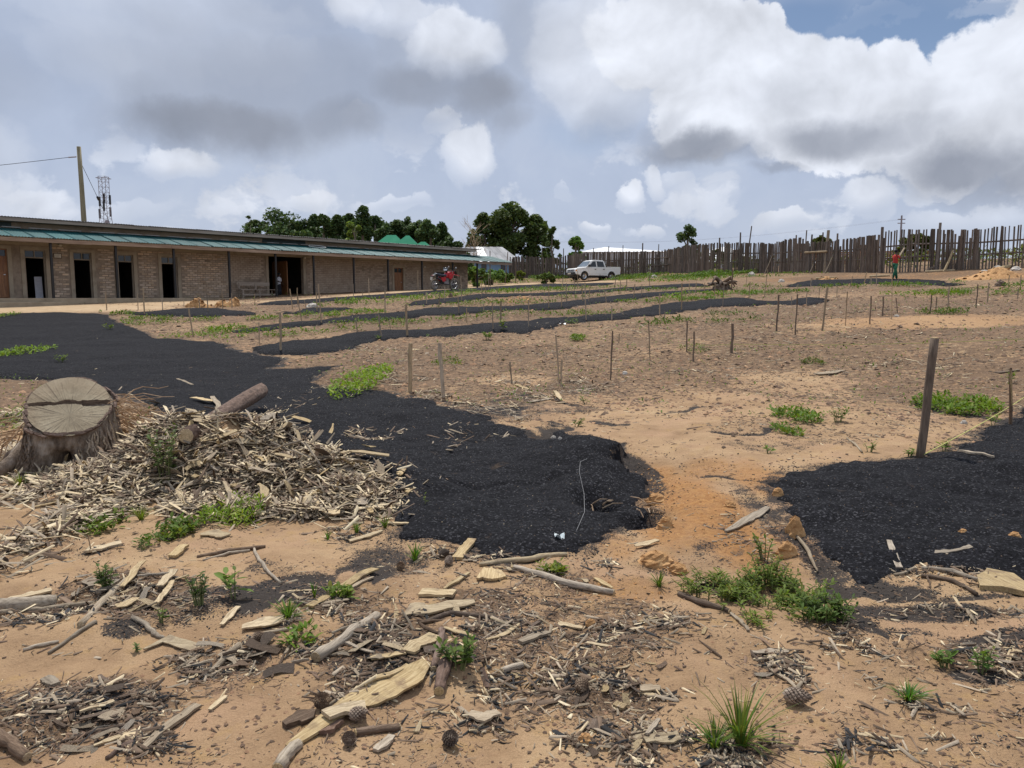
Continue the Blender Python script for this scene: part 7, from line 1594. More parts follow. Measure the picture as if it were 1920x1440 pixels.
strew('scattered on the dark litter of the upper field', [(1040, 735, 150, 22), (690, 712, 90, 12), (1300, 670, 260, 30), (1600, 640, 250, 25), (960, 650, 200, 25)], 44, (.10, .28), [('pale', 2), ('grey', 4), ('stick', 3), ('brown', 2)], .01, .1, [(690, 712, 'by the bright green corner patch'), (960, 740, 'left on the dark litter'), (1050, 735, 'amid dark litter'), (1130, 735, 'right on the dark litter'), (960, 650, 'before the nearest strip'), (1250, 670, 'around the dark stakes'), (1500, 640, 'on soil in the mid right'), (1720, 640, 'on soil beyond the tall stake')])

# ---------------------------------------------------------------- pine cones
def cone_mesh(seed, dark):
    rs = random.Random(seed); m = MB(); m.lathe([(.012, -.045), (.024, -.02), (.025, .01), (.012, .042), (.002, .05)], 10); N = 110
    for k in range(N):
        q = k / N; a = k * 2.39996; z = -.05 + .102 * q; r = .036 * math.sin(math.pi * min(1, .16 + q * .84)) ** .75 + .002; w = .010 * (1.1 - .6 * q)
        c, s = math.cos(a), math.sin(a); ox, oy = c * r, s * r; tx, ty = -s, c
        p0 = (c * r * .45, s * r * .45, z - .004)
        m.add([p0, (ox + tx * w, oy + ty * w, z + .004), (ox * 1.14, oy * 1.14, z + .010), (ox - tx * w, oy - ty * w, z + .004), (ox * 1.02, oy * 1.02, z - .004)], [(0, 1, 2, 3), (0, 4, 1), (1, 4, 2), (2, 4, 3), (3, 4, 0)])
    return m.mesh('pine_cone', M['cone'])
CM = [cone_mesh(1, 0), cone_mesh(2, 1)]
for (u, v, tx, rz, s, lb) in [(845, 1400, 65, .6, 1.15, 'closed pine cone alone on bare soil at the bottom centre'), (1494, 1322, 80, 1.0, 1.35, 'pale elongated pine cone right of the tall grass tuft'), (1091, 1297, 75, 2.6, 1.15, 'dark pine cone beside the yellowish clod in dark debris'), (604, 1330, 60, .3, 1.3, 'dark opened pine cone left of the largest sawn slab'),
                              (672, 1352, 80, 1.7, 1.1, 'grey pine cone lying against the largest sawn slab'), (655, 1398, 70, .2, 1.0, 'dark pine cone left of the brown log near the bottom'), (833, 1045, 70, 1.4, 1.1, 'pine cone beside the pale split block at the black bed'), (842, 1060, 60, 2.9, 1.1, 'dark pine cone just below the one at the black bed'), (752, 1070, 70, .4, 1.05, 'pine cone on the black soot patch below the pile'), (6, 1064, 75, .8, 1.25, 'dark pine cone on soil at the left edge'), (485, 1205, 70, 2., 1.0, 'pine cone among chips left in the centre debris')]:
    p = g(u, v); o = link('pine_cone', CM[u % 2]); o.location = (p[0], p[1], p[2] + .028 * s); o.rotation_euler = (R(tx), 0, rz); s *= .60; o.scale = (s, s, s * (1.25 if u == 1494 else 1)); tag(o, lb, 'pine cone', 'pine cones on the ground')

# ---------------------------------------------------------------- stones, clods, heaps, root ball
def rock(name, label, cat, u, v, w, h, mt, seed, depth=.8, group=None, bump=.22):
    p = g(u, v); k = p[1] / FPX; rs = random.Random(seed); n, mh = 14, 7; vs = []
    W, Hh = w * k / 2, h * k
    for j in range(mh + 1):
        f = j / mh
        for i in range(n):
            a = 2 * math.pi * i / n; r = math.sqrt(max(0, 1 - f ** 2)) * (1 + rs.uniform(-bump, bump)) * (1.0 - .1 * f); vs.append((W * r * math.cos(a), W * depth * r * math.sin(a), Hh * (f * 1.0 + rs.uniform(-bump, bump) * .25) - .12 * Hh))
    fs = [(j * n + i, j * n + (i + 1) % n, (j + 1) * n + (i + 1) % n, (j + 1) * n + i) for j in range(mh) for i in range(n)] + [tuple(range(mh * n, (mh + 1) * n))]
    o = MB().add(vs, fs).build(name, M[mt]); o.location = (p[0], p[1] + W * depth * .6, p[2]); return tag(o, label, cat, group)
for a in [('clay_lump', 'rough orange clay lump standing beside the green weed clump', 'clod', 1493, 1010, 40, 48, 'ochre', 1), ('clay_lump', 'lower orange clay lump behind the weed clump', 'clod', 1478, 1045, 40, 34, 'ochre', 2), ('clay_lump', 'broad crumbly ochre clay mound below the pits', 'clod', 1232, 1062, 66, 30, 'ochre', 3), ('clay_lump', 'small round clay lump right of the crumbly mound', 'clod', 1273, 1078, 40, 24, 'ochre', 4), ('clay_lump', 'yellow clay clod on crumbly soil', 'clod', 1108, 1175, 22, 16, 'ochre', 5), ('clay_lump', 'yellow torn clod beside the dark pine cone', 'clod', 1116, 1282, 24, 16, 'ochre', 6),
          ('clay_lump', 'orange clod at the rim of the right pit', 'clod', 1250, 990, 34, 24, 'ochre', 7), ('clay_lump', 'orange clay ridge above the right pit', 'clod', 1232, 945, 40, 22, 'ochre', 8), ('clay_lump', 'small orange clod pair in the gully', 'clod', 1370, 952, 26, 14, 'ochre', 9), ('clay_lump', 'orange clod before the right black bed', 'clod', 1460, 930, 22, 18, 'ochre', 10), ('clay_lump', 'pale clod low at the bottom left of the grass tuft', 'clod', 1098, 1397, 36, 22, 'ochre', 11), ('clay_lump', 'orange crumb on the right black bed', 'clod', 1808, 1000, 18, 9, 'ochre', 14), ('clay_lump', 'orange crumb at the right end of the right black bed', 'clod', 1906, 1010, 26, 14, 'ochre', 15),
          ('stone', 'two toned white stone on the litter above the large black bed', 'stone', 1038, 824, 11, 9, 'stone', 12), ('stone', 'small white stone at the upper rim of the large black bed', 'stone', 1050, 826, 10, 8, 'stone', 13), ('stone', 'white stone on the dark litter patch of the upper field', 'stone', 1172, 702, 12, 7, 'stone', 16), ('stone', 'white sack like stone near the stakes before the doorway', 'stone', 585, 576, 24, 9, 'stone', 17), ('stone', 'pale angular rock left of the soil bank by the fence', 'stone', 1466, 529, 12, 7, 'stone', 18), ('stone', 'grey rock at the foot of the far left fence poles', 'stone', 1410, 518, 14, 10, 'stone', 19), ('stone', 'white rock on the weedy bank right of the pickup', 'stone', 1227, 521, 13, 7, 'stone', 20),
          ('stone', 'white rubble stone on the soil heap at far right', 'stone', 1873, 506, 18, 10, 'stone', 21), ('stone', 'pale flat stone beside the rubble on the far right heap', 'stone', 1848, 511, 16, 6, 'stone', 22), ('stone', 'pale stone at the right end of the far right heap', 'stone', 1908, 507, 20, 9, 'stone', 23), ('stone', 'grey stone below the right twine stakes', 'stone', 1682, 594, 10, 5, 'stone', 24), ('stone', 'grey pebble at the right end of the tall stake bed', 'stone', 1809, 795, 14, 8, 'stone', 25),
          ('dark_clod', 'dark clod standing up before the motorcycle', 'clod', 845, 557, 9, 9, 'brown_wood', 26), ('dark_clod', 'smaller dark clod right of the one before the motorcycle', 'clod', 854, 556, 6, 4, 'brown_wood', 27), ('small_stump', 'small dark stump in the soil bank at far right', 'tree stump', 1878, 537, 20, 14, 'brown_wood', 28), ('small_stump', 'grey stump at the foot of the fence beside the leaning board', 'tree stump', 1752, 508, 24, 10, 'stumpwood', 29)]:
    rock(*a)
o = rock('root_ball', 'upturned grey root ball lying in the field before the fence', 'tree stump', 1356, 545, 34, 20, 'stumpwood', 31, .9, None, .35)
for k in range(12):
    a = k * .55; MB().tube([(.0, 0, .3), (.5 * math.cos(a), .35 * math.sin(a), .45 + .2 * math.sin(k * 2.)), (.72 * math.cos(a), .5 * math.sin(a), .30 + .3 * math.sin(k * 3.1))], [.12, .08, .03], 6, True, .1).build('root', M['stumpwood'] if k % 2 else M['brown_wood'], o, True)
def heap_soil(label, u, v, w, h, seed):
    p = g(u, v); k = p[1] / FPX; W, Hh = w * k / 2, h * k; rs = random.Random(seed)
    def fn(a, b):
        x, y = (a - .5) * 2, (b - .5) * 2; r = math.hypot(x, y); f = max(0, 1 - r * r) * (1 + .5 * math.sin(x * 5 + seed) * .5); nz = float(fbm(np.array([x * 2 + seed]), np.array([y * 2.]), .5, 4, seed)[0])
        return (x * W, y * W * .6, Hh * f * (.55 + .7 * nz) - .12 + hz(p[0] + x * W, p[1] + y * W * .6 + W * .3) - p[2])
    o = thing('soil_heap', label, 'soil heap', (p[0], p[1] + W * .3, p[2])); MB().grid(fn, 26, 18).build('mound', M['ochre'], o)
    for i in range(26):
        a, q = rs.uniform(0, 6.28), rs.random() ** .5 * .8; x, y, z = fn(.5 + q * math.cos(a) / 2, .5 + q * math.sin(a) / 2); s = rs.uniform(.05, .13); ob = link('clod', CLOD, o); ob.location = (x, y, z); ob.scale = (s, s, s * .8); ob.rotation_euler = (rs.random(), rs.random(), rs.random() * 6)
CLOD = MB().add([tuple(q) for q in OCT_V], [tuple(f) for f in OCT_F]).mesh('clod', M['ochre'])
heap_soil('ochre soil heap in front of the veranda, left one', 370, 577, 60, 19, 3); heap_soil('ochre soil heap in front of the veranda, right one', 424, 575, 58, 20, 5)
heap_soil('long orange soil bank with rubble at the far right before the fence', 1870, 522, 150, 20, 7); heap_soil('low orange soil bank in front of the person in red', 1560, 523, 90, 7, 9)
for (u0, v0, u1, v1, r, lb) in [(1735, 511, 1790, 508, 4, 'pale log lying at the fence foot left of the far right heap'), (1630, 520, 1668, 518, 4, 'pale log lying behind the person in red'), (1530, 524, 1568, 522, 4, 'pale log in the grass left of the person in red'), (1862, 509, 1900, 500, 7, 'white weathered log on the far right soil bank')]:
    log([(u0, v0), ((u0 + u1) / 2, (v0 + v1) / 2), (u1, v1)], r, 'pale_wood', lb, 'fallen_log', 'log', ends=None)
# torn pit rims: twigs hanging over the washed out holes
for (u, v, lb) in [(1118, 960, 'bundle of bare roots hanging over the left washed out pit'), (1212, 962, 'bare roots poking from the right washed out pit')]:
    p = g(u, v); m = MB(); rs = random.Random(u)
    for k in range(9):
        a = Vector(p) + Vector((rs.uniform(-.08, .08), rs.uniform(-.03, .1), rs.uniform(.0, .06))); e = a + Vector((rs.uniform(-.16, .16), rs.uniform(-.12, .0), rs.uniform(-.05, .09))); m.tube([a, a.lerp(e, .5) + Vector((0, 0, .02)), e], [.006, .005, .003], 5)
    tag(m.build('bare_roots', M['fibre']), lb, 'roots', 'bare roots at the washed out pits')
pts = [onground(u, v, .02 + (.05 if 870 < v < 930 else 0)) for u, v in [(1081, 1000), (1096, 965), (1095, 930), (1086, 900), (1088, 880), (1101, 864)]]
tag(MB().tube(pts, .0013, 5).build('string', M['thread']), 'white string lying down the face of the large black bed lip', 'string')
def scrap(u, v, w, label, mt):
    p = g(u, v); k = w * p[1] / FPX; rs = random.Random(u)
    o = MB().grid(lambda a, b: ((a - .5) * k + rs.uniform(-.004, .004), (b - .5) * k * .8, .012 + .02 * math.sin(a * 5 + b * 3) + rs.uniform(0, .012)), 6, 5).build('plastic_scrap', M[mt]); o.location = (p[0], p[1], p[2] + .01); tag(o, label, 'plastic scrap', 'plastic scraps')
scrap(1049, 1013, 20, 'crumpled pale blue plastic scrap on the lower edge of the large black bed', 'litterbag'); scrap(1055, 609, 12, 'small white plastic scrap on the nearest long black strip', 'white')

# ---------------------------------------------------------------- plants
LEAF_V = np.array([(0, 0, 0), (.35, -.2, .06), (.35, .2, .06), (.75, -.16, .04), (.75, .16, .04), (1, 0, -.06), (.38, 0, .0), (.75, 0, -.01)]); LEAF_F = np.array([(0, 1, 6), (0, 6, 2), (1, 3, 7), (1, 7, 6), (6, 7, 4), (6, 4, 2), (3, 5, 7), (7, 5, 4)])
def leaves(name, P, yaw, pitch, size, base, parent, var=.3, m='leaf_weed', wid=1.):
    n = len(P); P = np.array(P); rot = rotmats(rng.normal(0, .25, n), -np.array(pitch), np.array(yaw)); s = np.array(size); lt = rng.uniform(1 - var, 1 + var, n); hu = rng.uniform(-.2, .45, n) * (rng.random(n) < .6) + (rng.random(n) < .05) * .9
    return scatter(name, LEAF_V, LEAF_F, P, rot, np.stack([s, s * wid, s], 1), M[m], np.stack([lt * (base[0] + hu * .6), lt * base[1], lt * base[2]], 1), parent)
def herb(label, u, v, hpx, wpx, nst=7, nl=9, leaf=.05, base=(1, 1, 1), seed=0, name='leafy_weed', cat='weed', wid=1.15, root=.35):
    p = g(u, v); k = p[1] / FPX; h, w = hpx * k, wpx * k / 2; rs = random.Random(u * 3 + v + seed); o = thing(name, label, cat, tuple(p)); st = MB(); P, Y, Q, S = [], [], [], []
    for i in range(nst):
        a = rs.uniform(0, 6.28); q = rs.uniform(.3, 1) if nst > 1 else 0.05; e = Vector((w * q * math.cos(a), w * q * math.sin(a) * .8, h * rs.uniform(.65, 1))); b = Vector((e.x * root, e.y * root, 0)); mid = b.lerp(e, .5) + Vector((-e.x * .1, -e.y * .1, h * .08))
        st.tube([b, mid, e], [.004, .003, .0015], 4)
        for j in range(nl):
            t = .2 + .8 * (j + 1) / nl; c = (b * (1 - t) ** 2 + mid * 2 * t * (1 - t) + e * t * t); P.append(tuple(c)); Y.append(j * 2.4 + rs.uniform(-.4, .4)); Q.append(rs.uniform(-.1, .6) + .3 * (t > .9)); S.append(leaf * rs.uniform(.65, 1.25) * (1.1 - .35 * t))
    tag(st.build('stem', M['weedstem'], o), None, None, kind='stuff' if root > .5 else None); leaves('foliage', P, Y, Q, S, base, o, wid=wid); return o
def patch(label, u, v, wpx, dpx, n=350, leaf=.045, hgt=.06, base=(1, 1, 1), name='weed_patch', cat='weed patch', grass=False):
    p = g(u, v); e = g0(u, v - dpx * .5); W, D = wpx * p[1] / FPX / 2, max(.08, abs(e[1] - p[1])); q = np.sqrt(rng.random(n)) ; a = rng.uniform(0, 6.28, n); x, y = p[0] + W * q * np.cos(a), p[1] + D * q * np.sin(a)
    k = fbm(x, y, max(.12, W * .4), 3, int(u)) > .38; x, y = x[k], y[k]; n = len(x); z = H(x, y) + rng.random(n) * hgt
    o = leaves(name, np.stack([x - p[0], y - p[1], z - p[2]], 1), rng.uniform(0, 6.28, n), rng.uniform(.0, 1.0, n), leaf * rng.uniform(.6, 1.3, n), base, None, m='leaf_grass' if grass else 'leaf_weed', wid=.45 if grass else 1.); o.location = tuple(p); tag(o, label, cat, 'green weed patches', 'stuff'); return o
def tuft(label, u, v, hpx, wpx, n=60, base=(1, 1, 1), name='grass_tuft', dry=.2, bw=.004):
    p = g(u, v); k = p[1] / FPX; h, w = hpx * k, wpx * k / 2; rs = random.Random(u + v); V, F, T = [], [], []
    for i in range(n):
        a = rs.uniform(0, 6.28); L = h * rs.uniform(.45, 1.15); sp = w * rs.uniform(.15, 1.1); r0 = w * .12 * rs.random(); b = np.array([r0 * math.cos(a), r0 * math.sin(a), -.005]); o_ = np.array([math.cos(a), math.sin(a), 0]); sd = np.array([-math.sin(a), math.cos(a), 0]) * bw * rs.uniform(.6, 1.3)
        i0 = len(V); c = (1.5, 1.15, .8) if rs.random() < dry else tuple(rs.uniform(.75, 1.25) * q for q in base)
        for j, t in enumerate((0, .35, .7, 1)):
            q = b + o_ * sp * t ** 1.6 + np.array([0, 0, L * (t - .28 * t * t * (sp / w))]); ww = (1, .9, .6, .05)[j]; V += [q + sd * ww, q - sd * ww]; T += [c, c]
        F += [(i0 + 2 * j, i0 + 2 * j + 1, i0 + 2 * j + 3, i0 + 2 * j + 2) for j in range(3)]
    col = np.ones((len(V), 4)); col[:, :3] = T; o = link(name, npmesh(name, V, F, M['leaf_grass'], {'tint': col})); o.location = tuple(p); tag(o, label, 'grass tuft', 'grass tufts'); return o
herb('tall dark leafy weed growing out of the chip pile beside the stump', 312, 905, 110, 80, 11, 13, .055, (.85, .95, .8))
herb('leafy young weed behind the left debris heap', 200, 1108, 55, 50, 8, 9, .042, (.8, .95, .8)); herb('dark leafy weed right of the left debris heap', 374, 1135, 66, 50, 8, 9, .038, (.75, .9, .8)); herb('bright green sapling with broad leaves on its own stem', 440, 1125, 58, 46, 2, 7, .085, (1.5, 1.6, 1.1), 0, 'sapling', 'sapling')
herb('small pale sprout left of the bent chip', 302, 1168, 32, 24, 3, 6, .035, (1.3, 1.4, 1)); herb('leafy weed clump beside the short thick bark log', 858, 1255, 62, 84, 13, 10, .042, (1., 1.15, .9))
herb('tiny bluish sprout on bare soil in front of the chip', 257, 1222, 14, 14, 3, 5, .022, (1, 1.2, 1.3)); herb('small sprout below the bright sapling', 265, 1032, 26, 20, 2, 6, .03, (1, 1.1, .9))
herb('left arm of the large leafy weed clump, light green and low', 1345, 1112, 30, 170, 44, 11, .046, (1.4, 1.35, .9), wid=.7, root=.8); herb('large sprawling leafy weed clump at the edge of the black washes', 1450, 1125, 40, 250, 76, 12, .048, (1.2, 1.25, .9), wid=.75, root=.8); herb('right dark end of the large leafy weed clump', 1545, 1163, 46, 140, 38, 12, .048, (.85, 1.0, .8), wid=.8, root=.65)
herb('low trailing front fringe of the large leafy weed clump', 1420, 1150, 18, 240, 30, 8, .042, (1.3, 1.3, .9), wid=.7, root=.9); herb('tall middle sprigs rising from the large leafy weed clump', 1440, 1090, 44, 130, 22, 11, .042, (1.35, 1.35, .9), wid=.65, root=.7)
herb('thin light weed stem above the large weed clump', 1435, 1050, 52, 60, 7, 8, .04, (1.2, 1.25, .9))
herb('young plant with long leaves on soil at the right', 1772, 1252, 36, 50, 5, 6, .05, (1., 1.2, .9), 0, 'sapling', 'sapling'); herb('upright young plant at the right beside dry twigs', 1842, 1262, 50, 46, 4, 9, .045, (1., 1.2, .9), 0, 'sapling', 'sapling')
herb('single upright sprout on the large black bed beside the pile', 798, 948, 22, 10, 2, 4, .03, (1.3, 1.3, .8)); herb('small weed with pale leaves at the foot of the tall grey stake', 1706, 857, 14, 24, 5, 5, .06, (1.5, 1.6, 1)); herb('bright seedling right of the tall grey stake', 1772, 846, 22, 34, 4, 6, .07, (1.6, 1.7, 1))
herb('bright seedling on the twine at right', 1862, 798, 24, 26, 4, 6, .07, (1.6, 1.7, 1)); herb('light seedling at the split bark stake', 1893, 718, 28, 30, 5, 6, .07, (1.5, 1.5, .9)); herb('pale green seedling on bare soil before the right bed', 1441, 850, 16, 22, 3, 5, .06, (1.3, 1.6, 1.2)); herb('light seedling left of the tall stake', 1630, 848, 20, 30, 5, 6, .05, (1.4, 1.5, .9))
herb('leafy seedling on bare soil in the mid right', 1570, 792, 28, 44, 7, 7, .06, (1., 1.2, .8)); herb('seedling by the dark wash in the centre', 1080, 800, 16, 36, 7, 6, .05, (1.1, 1.2, .8)); herb('small green weed on the dark litter patch', 1098, 757, 14, 20, 4, 5, .06, (1.2, 1.3, .8))
herb('bushy green plant on the nearest long black strip', 943, 620, 20, 16, 6, 7, .12, (1.5, 1.6, .8)); herb('bushy green plant just before the nearest long strip', 914, 637, 14, 30, 8, 7, .11, (1.3, 1.5, .8)); herb('green plant at the foot of the nearest long strip by the plastic scrap', 1072, 611, 14, 30, 8, 6, .11, (1.1, 1.3, .8)); herb('little seedling at the left of the nearest long strip', 709, 637, 8, 8, 3, 5, .1, (1.3, 1.5, .8))
herb('green weed sprouting on the large black bed behind the stump', 115, 680, 14, 24, 7, 6, .075, (1.5, 1.6, .8)); herb('sparse weed on the large black bed near its far end', 202, 618, 10, 26, 6, 6, .10, (1.5, 1.6, .8))
tuft('tall grass tuft with long blades at the bottom right', 1388, 1395, 125, 250, 80, (.85, .86, .8), bw=.0036); tuft('second grass tuft leaning low left of the tall one', 1340, 1400, 62, 150, 50, (.9, .95, .8)); tuft('flat spreading grass tuft on bare soil at right', 1702, 1312, 36, 120, 60, (.75, .95, .7)); tuft('short grass tuft cut by the bottom edge', 1572, 1450, 50, 80, 36, (1., 1.05, .8)); tuft('small spiky grass tuft on the soot below the pits', 1236, 1100, 34, 50, 34, (.9, 1., .8)); tuft('long green grass blades at the black bed corner', 778, 1052, 40, 60, 46, (.8, 1., .75)); tuft('grass blades lying left of the long pale slat', 540, 1160, 40, 90, 60, (.85, 1., .75))
tuft('small grass tuft on soil under the chip pile', 668, 1000, 30, 40, 26, (1., 1.1, .8)); tuft('thin grass tuft on soil right of the clean pale patch', 722, 990, 36, 40, 26, (.9, 1., .8)); tuft('tiny grass tuft on clean soil below the pile', 615, 1012, 26, 26, 18, (1.1, 1.1, .8)); tuft('dry grass tuft at the foot of the chip pile', 265, 975, 40, 60, 40, (1.5, 1.3, .8), dry=.6); tuft('dry grass tuft at the left foot of the stump', 40, 915, 40, 70, 40, (1.5, 1.3, .8), dry=.5); tuft('green blades beside the leafy weed right of the left heap', 590, 1120, 40, 20, 12, (1., 1.2, .8))
patch('green grass patch left of the stump', 10, 800, 90, 70, 700, .07, .16, (1.2, 1.3, .8), grass=True); patch('low green weed patch on soil in front of the pile', 178, 985, 96, 34, 420, .05, .05, (1.1, 1.2, .75)); patch('green weed patch below the chip pile, left one', 330, 1000, 90, 36, 380, .05, .05, (1., 1.1, .7)); patch('bright grassy patch at the front foot of the chip pile', 440, 972, 110, 60, 800, .06, .10, (1.5, 1.5, .8), grass=True)
patch('small yellow green patch right of the stocky pale block', 1035, 1072, 60, 24, 260, .045, .04, (1.5, 1.4, .7)); patch('bright green patch in the corner of the large black bed', 682, 712, 84, 40, 1400, .075, .11, (1.9, 2.1, .9)); patch('green weed patch right of the tall stake', 1792, 764, 140, 40, 1500, .065, .09, (1.3, 1.5, .7)); patch('green weed patch on bare soil left of the tall stake', 1492, 784, 84, 26, 600, .065, .09, (1.1, 1.3, .7)); patch('lower small weed patch left of the tall stake', 1476, 812, 50, 18, 250, .055, .06, (1.1, 1.3, .7))
patch('bright weed patch on the large black bed behind the stump', 46, 662, 60, 18, 420, .08, .09, (1.7, 1.9, .8)); patch('small bright patch at the left edge on the black bed', 2, 668, 30, 14, 200, .08, .09, (1.7, 1.9, .8)); patch('grass fringe at the left edge of the black bed', 5, 594, 24, 6, 160, .1, .1, (1.5, 1.6, .8)); patch('green weeds low in the left of the pile edge', 285, 1015, 40, 14, 90, .04, .04, (1, 1.1, .8)); patch('weeds among chips right of the long pale slat', 640, 1120, 50, 18, 90, .045, .05, (1.3, 1.4, .8)); patch('sprigs on debris left of the centre heap', 560, 1205, 70, 20, 90, .04, .05, (1.3, 1.5, .8))
patch('faint weed patch in the middle of the tilled soil', 1082, 636, 30, 9, 260, .09, .07, (1.3, 1.4, .8)); patch('olive weed patch on bare soil in the mid right', 1525, 682, 44, 12, 240, .06, .06, (.9, .9, .6)); patch('pale weed patch beside the short stakes in the mid left', 840, 680, 60, 18, 160, .07, .05, (1.1, 1.1, .7)); patch('weedy patch right of the stake pair near the centre', 1300, 655, 60, 12, 120, .06, .05, (1, 1.1, .7))
def ground_cover():
    items = [(360, 636, 90, 6, 1, (1.8, 2.0, .8)), (270, 605, 40, 9, .8, (1.5, 1.7, .7)), (250, 588, 30, 4, .8, (1.5, 1.6, .7)), (440, 620, 60, 5, .9, (1.7, 1.9, .8)), (330, 600, 80, 4, .6, (1.3, 1.4, .7)), (560, 598, 90, 6, .8, (1.6, 1.7, .7)), (650, 588, 70, 5, .9, (1.7, 1.9, .8)), (720, 563, 80, 6, .9, (1.6, 1.8, .7)), (800, 557, 60, 6, .9, (1.6, 1.8, .7)), (640, 571, 50, 4, .7, (1.4, 1.6, .7)), (620, 617, 130, 8, .55, (1.4, 1.5, .7)), (560, 630, 60, 5, .5, (1.4, 1.5, .7)), (740, 605, 120, 5, .5, (1.3, 1.5, .7)),
             (900, 548, 90, 4, .9, (1.5, 1.7, .8)), (980, 545, 90, 3, .8, (1.4, 1.6, .8)), (850, 572, 90, 4, .5, (1.3, 1.4, .7)), (980, 568, 60, 3, .5, (1.2, 1.4, .7)), (960, 590, 120, 6, .4, (1.2, 1.3, .7)), (1070, 592, 60, 5, .5, (1.3, 1.5, .7)), (1120, 556, 80, 4, .5, (1.3, 1.4, .7)), (1240, 566, 90, 4, .7, (1.4, 1.6, .7)), (1310, 556, 60, 7, 1, (1.7, 2.0, .8)), (1370, 552, 50, 5, .8, (1.5, 1.8, .8)), (1440, 550, 70, 4, .7, (1.2, 1.4, .8)), (1400, 540, 60, 4, .6, (1.2, 1.4, .8)), (1180, 590, 80, 4, .5, (1.2, 1.3, .7)), (1300, 600, 100, 6, .6, (1.0, 1.1, .7)), (1360, 595, 60, 5, .6, (.9, 1.0, .7)),
             (1190, 520, 60, 7, .9, (1.6, 1.8, .7)), (1250, 525, 60, 6, .9, (1.5, 1.7, .7)), (1300, 521, 60, 8, 1, (1.3, 1.7, .7)), (1360, 519, 50, 5, .8, (1.3, 1.5, .7)), (1060, 524, 60, 5, .5, (1.5, 1.5, .7)), (950, 528, 60, 4, .8, (1.7, 1.7, .7)), (900, 530, 50, 4, .8, (1.8, 1.7, .6)), (1490, 514, 80, 3, .5, (1.3, 1.4, .7)), (1700, 534, 90, 4, .8, (1.2, 1.5, .8)), (1620, 537, 80, 3, .6, (1.2, 1.4, .8)), (1730, 552, 60, 5, .8, (1.6, 1.8, .6)), (1810, 550, 60, 5, .8, (1.4, 1.6, .7)), (1880, 548, 60, 5, .6, (1.2, 1.4, .7)), (1840, 540, 60, 4, .6, (1.1, 1.3, .7)), (1780, 588, 60, 4, .5, (1.2, 1.3, .7)), (1900, 534, 40, 4, .6, (1.2, 1.5, .8)), (200, 590, 60, 2, .6, (1.4, 1.4, .7)), (1220, 545, 100, 3, .4, (1.2, 1.4, .8)), (1010, 538, 80, 2, .5, (1.4, 1.5, .7)), (1090, 541, 80, 2, .5, (1.4, 1.5, .7))]
    X, Y, T, S = [], [], [], []
    for (u, v, ru, rv, dn, base) in items:
        c = g0(u, v); e = g0(u, v - rv * .6); sx, sy = ru * c[1] / FPX, min(6, abs(e[1] - c[1]) / .6); n = int(900 * dn * (ru / 70)); q = np.sqrt(rng.random(n)) * 1.1; a = rng.uniform(0, 6.28, n); x, y = c[0] + sx * q * np.cos(a), c[1] + sy * q * np.sin(a)
        k = (fbm(x, y, .8, 3, 131) > .48) & (mask_bed(x, y) < -.05); x, y = x[k], y[k]; n = len(x); l = rng.uniform(.7, 1.3, n); X.append(x); Y.append(y); T.append(np.array(base) * .8 * l[:, None]); S.append(rng.uniform(.6, 1.3, n) * (.045 + .0022 * c[1]))
    # thin seedlings everywhere on the upper field
    x, y = sample_px(9000, None, dmin=9.5, dmax=45, half=.7); k = (fbm(x, y, 1.6, 3, 141) > .5) & (mask_bed(x, y) < -.05) & (field('path', x, y) < .2) & (field('clear', x, y) < .4); x, y = x[k], y[k]; n = len(x)
    X.append(x); Y.append(y); T.append(np.array([1.2, 1.35, .8]) * rng.uniform(.6, 1.3, (n, 1))); S.append(rng.uniform(.5, 1.2, n) * (.03 + .0022 * y))
    x, y, t, s = map(np.concatenate, (X, Y, T, S)); n = len(x); z = H(x, y) + rng.random(n) * .10
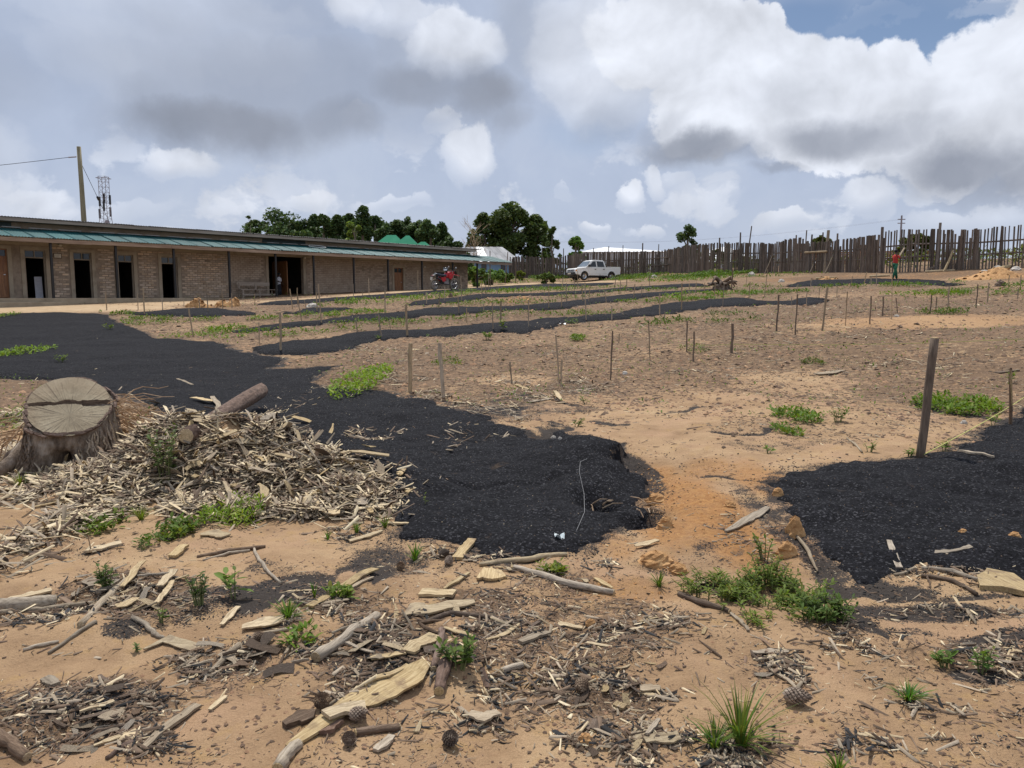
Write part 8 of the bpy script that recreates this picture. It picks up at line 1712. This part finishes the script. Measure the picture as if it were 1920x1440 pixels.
    o = scatter('ground_weeds', LEAF_V, LEAF_F, np.stack([x, y, z], 1), rotmats(rng.normal(0, .3, n), -rng.uniform(0, 1., n), rng.uniform(0, 6.28, n)), np.stack([s, s, s], 1), M['leaf_weed'], t); tag(o, 'low green weeds growing between the black strips', None, kind='stuff')
    # ivy-like growth on the bank and rough scrub beyond the fence
    X, Y = [], []
    for (u, v, ru, rv) in [(1190, 521, 50, 6), (1300, 519, 60, 6), (1040, 521, 50, 4), (1360, 515, 60, 3)]:
        c = g0(u, v); n = 1500; q = np.sqrt(rng.random(n)); a = rng.uniform(0, 6.28, n); X.append(c[0] + ru * c[1] / FPX * q * np.cos(a)); Y.append(c[1] + 2.2 * q * np.sin(a))
    x, y = np.concatenate(X), np.concatenate(Y); n = len(x); z = H(x, y) + rng.random(n) * .42 * fbm(x, y, 1.2, 3, 7); s = rng.uniform(.1, .2, n); l = rng.uniform(.7, 1.4, (n, 1))
    o = scatter('bank_scrub', LEAF_V, LEAF_F, np.stack([x, y, z], 1), rotmats(rng.normal(0, .4, n), -rng.uniform(-.2, 1., n), rng.uniform(0, 6.28, n)), np.stack([s, s, s], 1), M['leaf_weed'], np.array([.9, 1.1, .6]) * l); tag(o, 'green scrub on the bank at the foot of the fence right of the pickup', None, kind='stuff')
ground_cover()
def beyond_scrub():
    n = 9000; x = rng.uniform(-8, 60, n); q = rng.random(n) ** 2; fy = np.interp(x, [p[0] for p in FLINE], [p[1] for p in FLINE]); y = fy + 2.5 + q * 40
    z = H(x, y) + rng.random(n) * .8; s = rng.uniform(.15, .4, n); l = rng.uniform(.6, 1.4, (n, 1))
    o = scatter('fence_scrub', LEAF_V, LEAF_F, np.stack([x, y, z], 1), rotmats(rng.normal(0, .4, n), -rng.uniform(-.2, 1.2, n), rng.uniform(0, 6.28, n)), np.stack([s, s, s], 1), M['leaf_weed'], np.where(rng.random((n, 1)) < .5, np.array([[1.3, 1.0, .6]]), np.array([[.8, .9, .6]])) * l); tag(o, 'rough scrub growing beyond the picket fence', None, kind='stuff')
beyond_scrub()
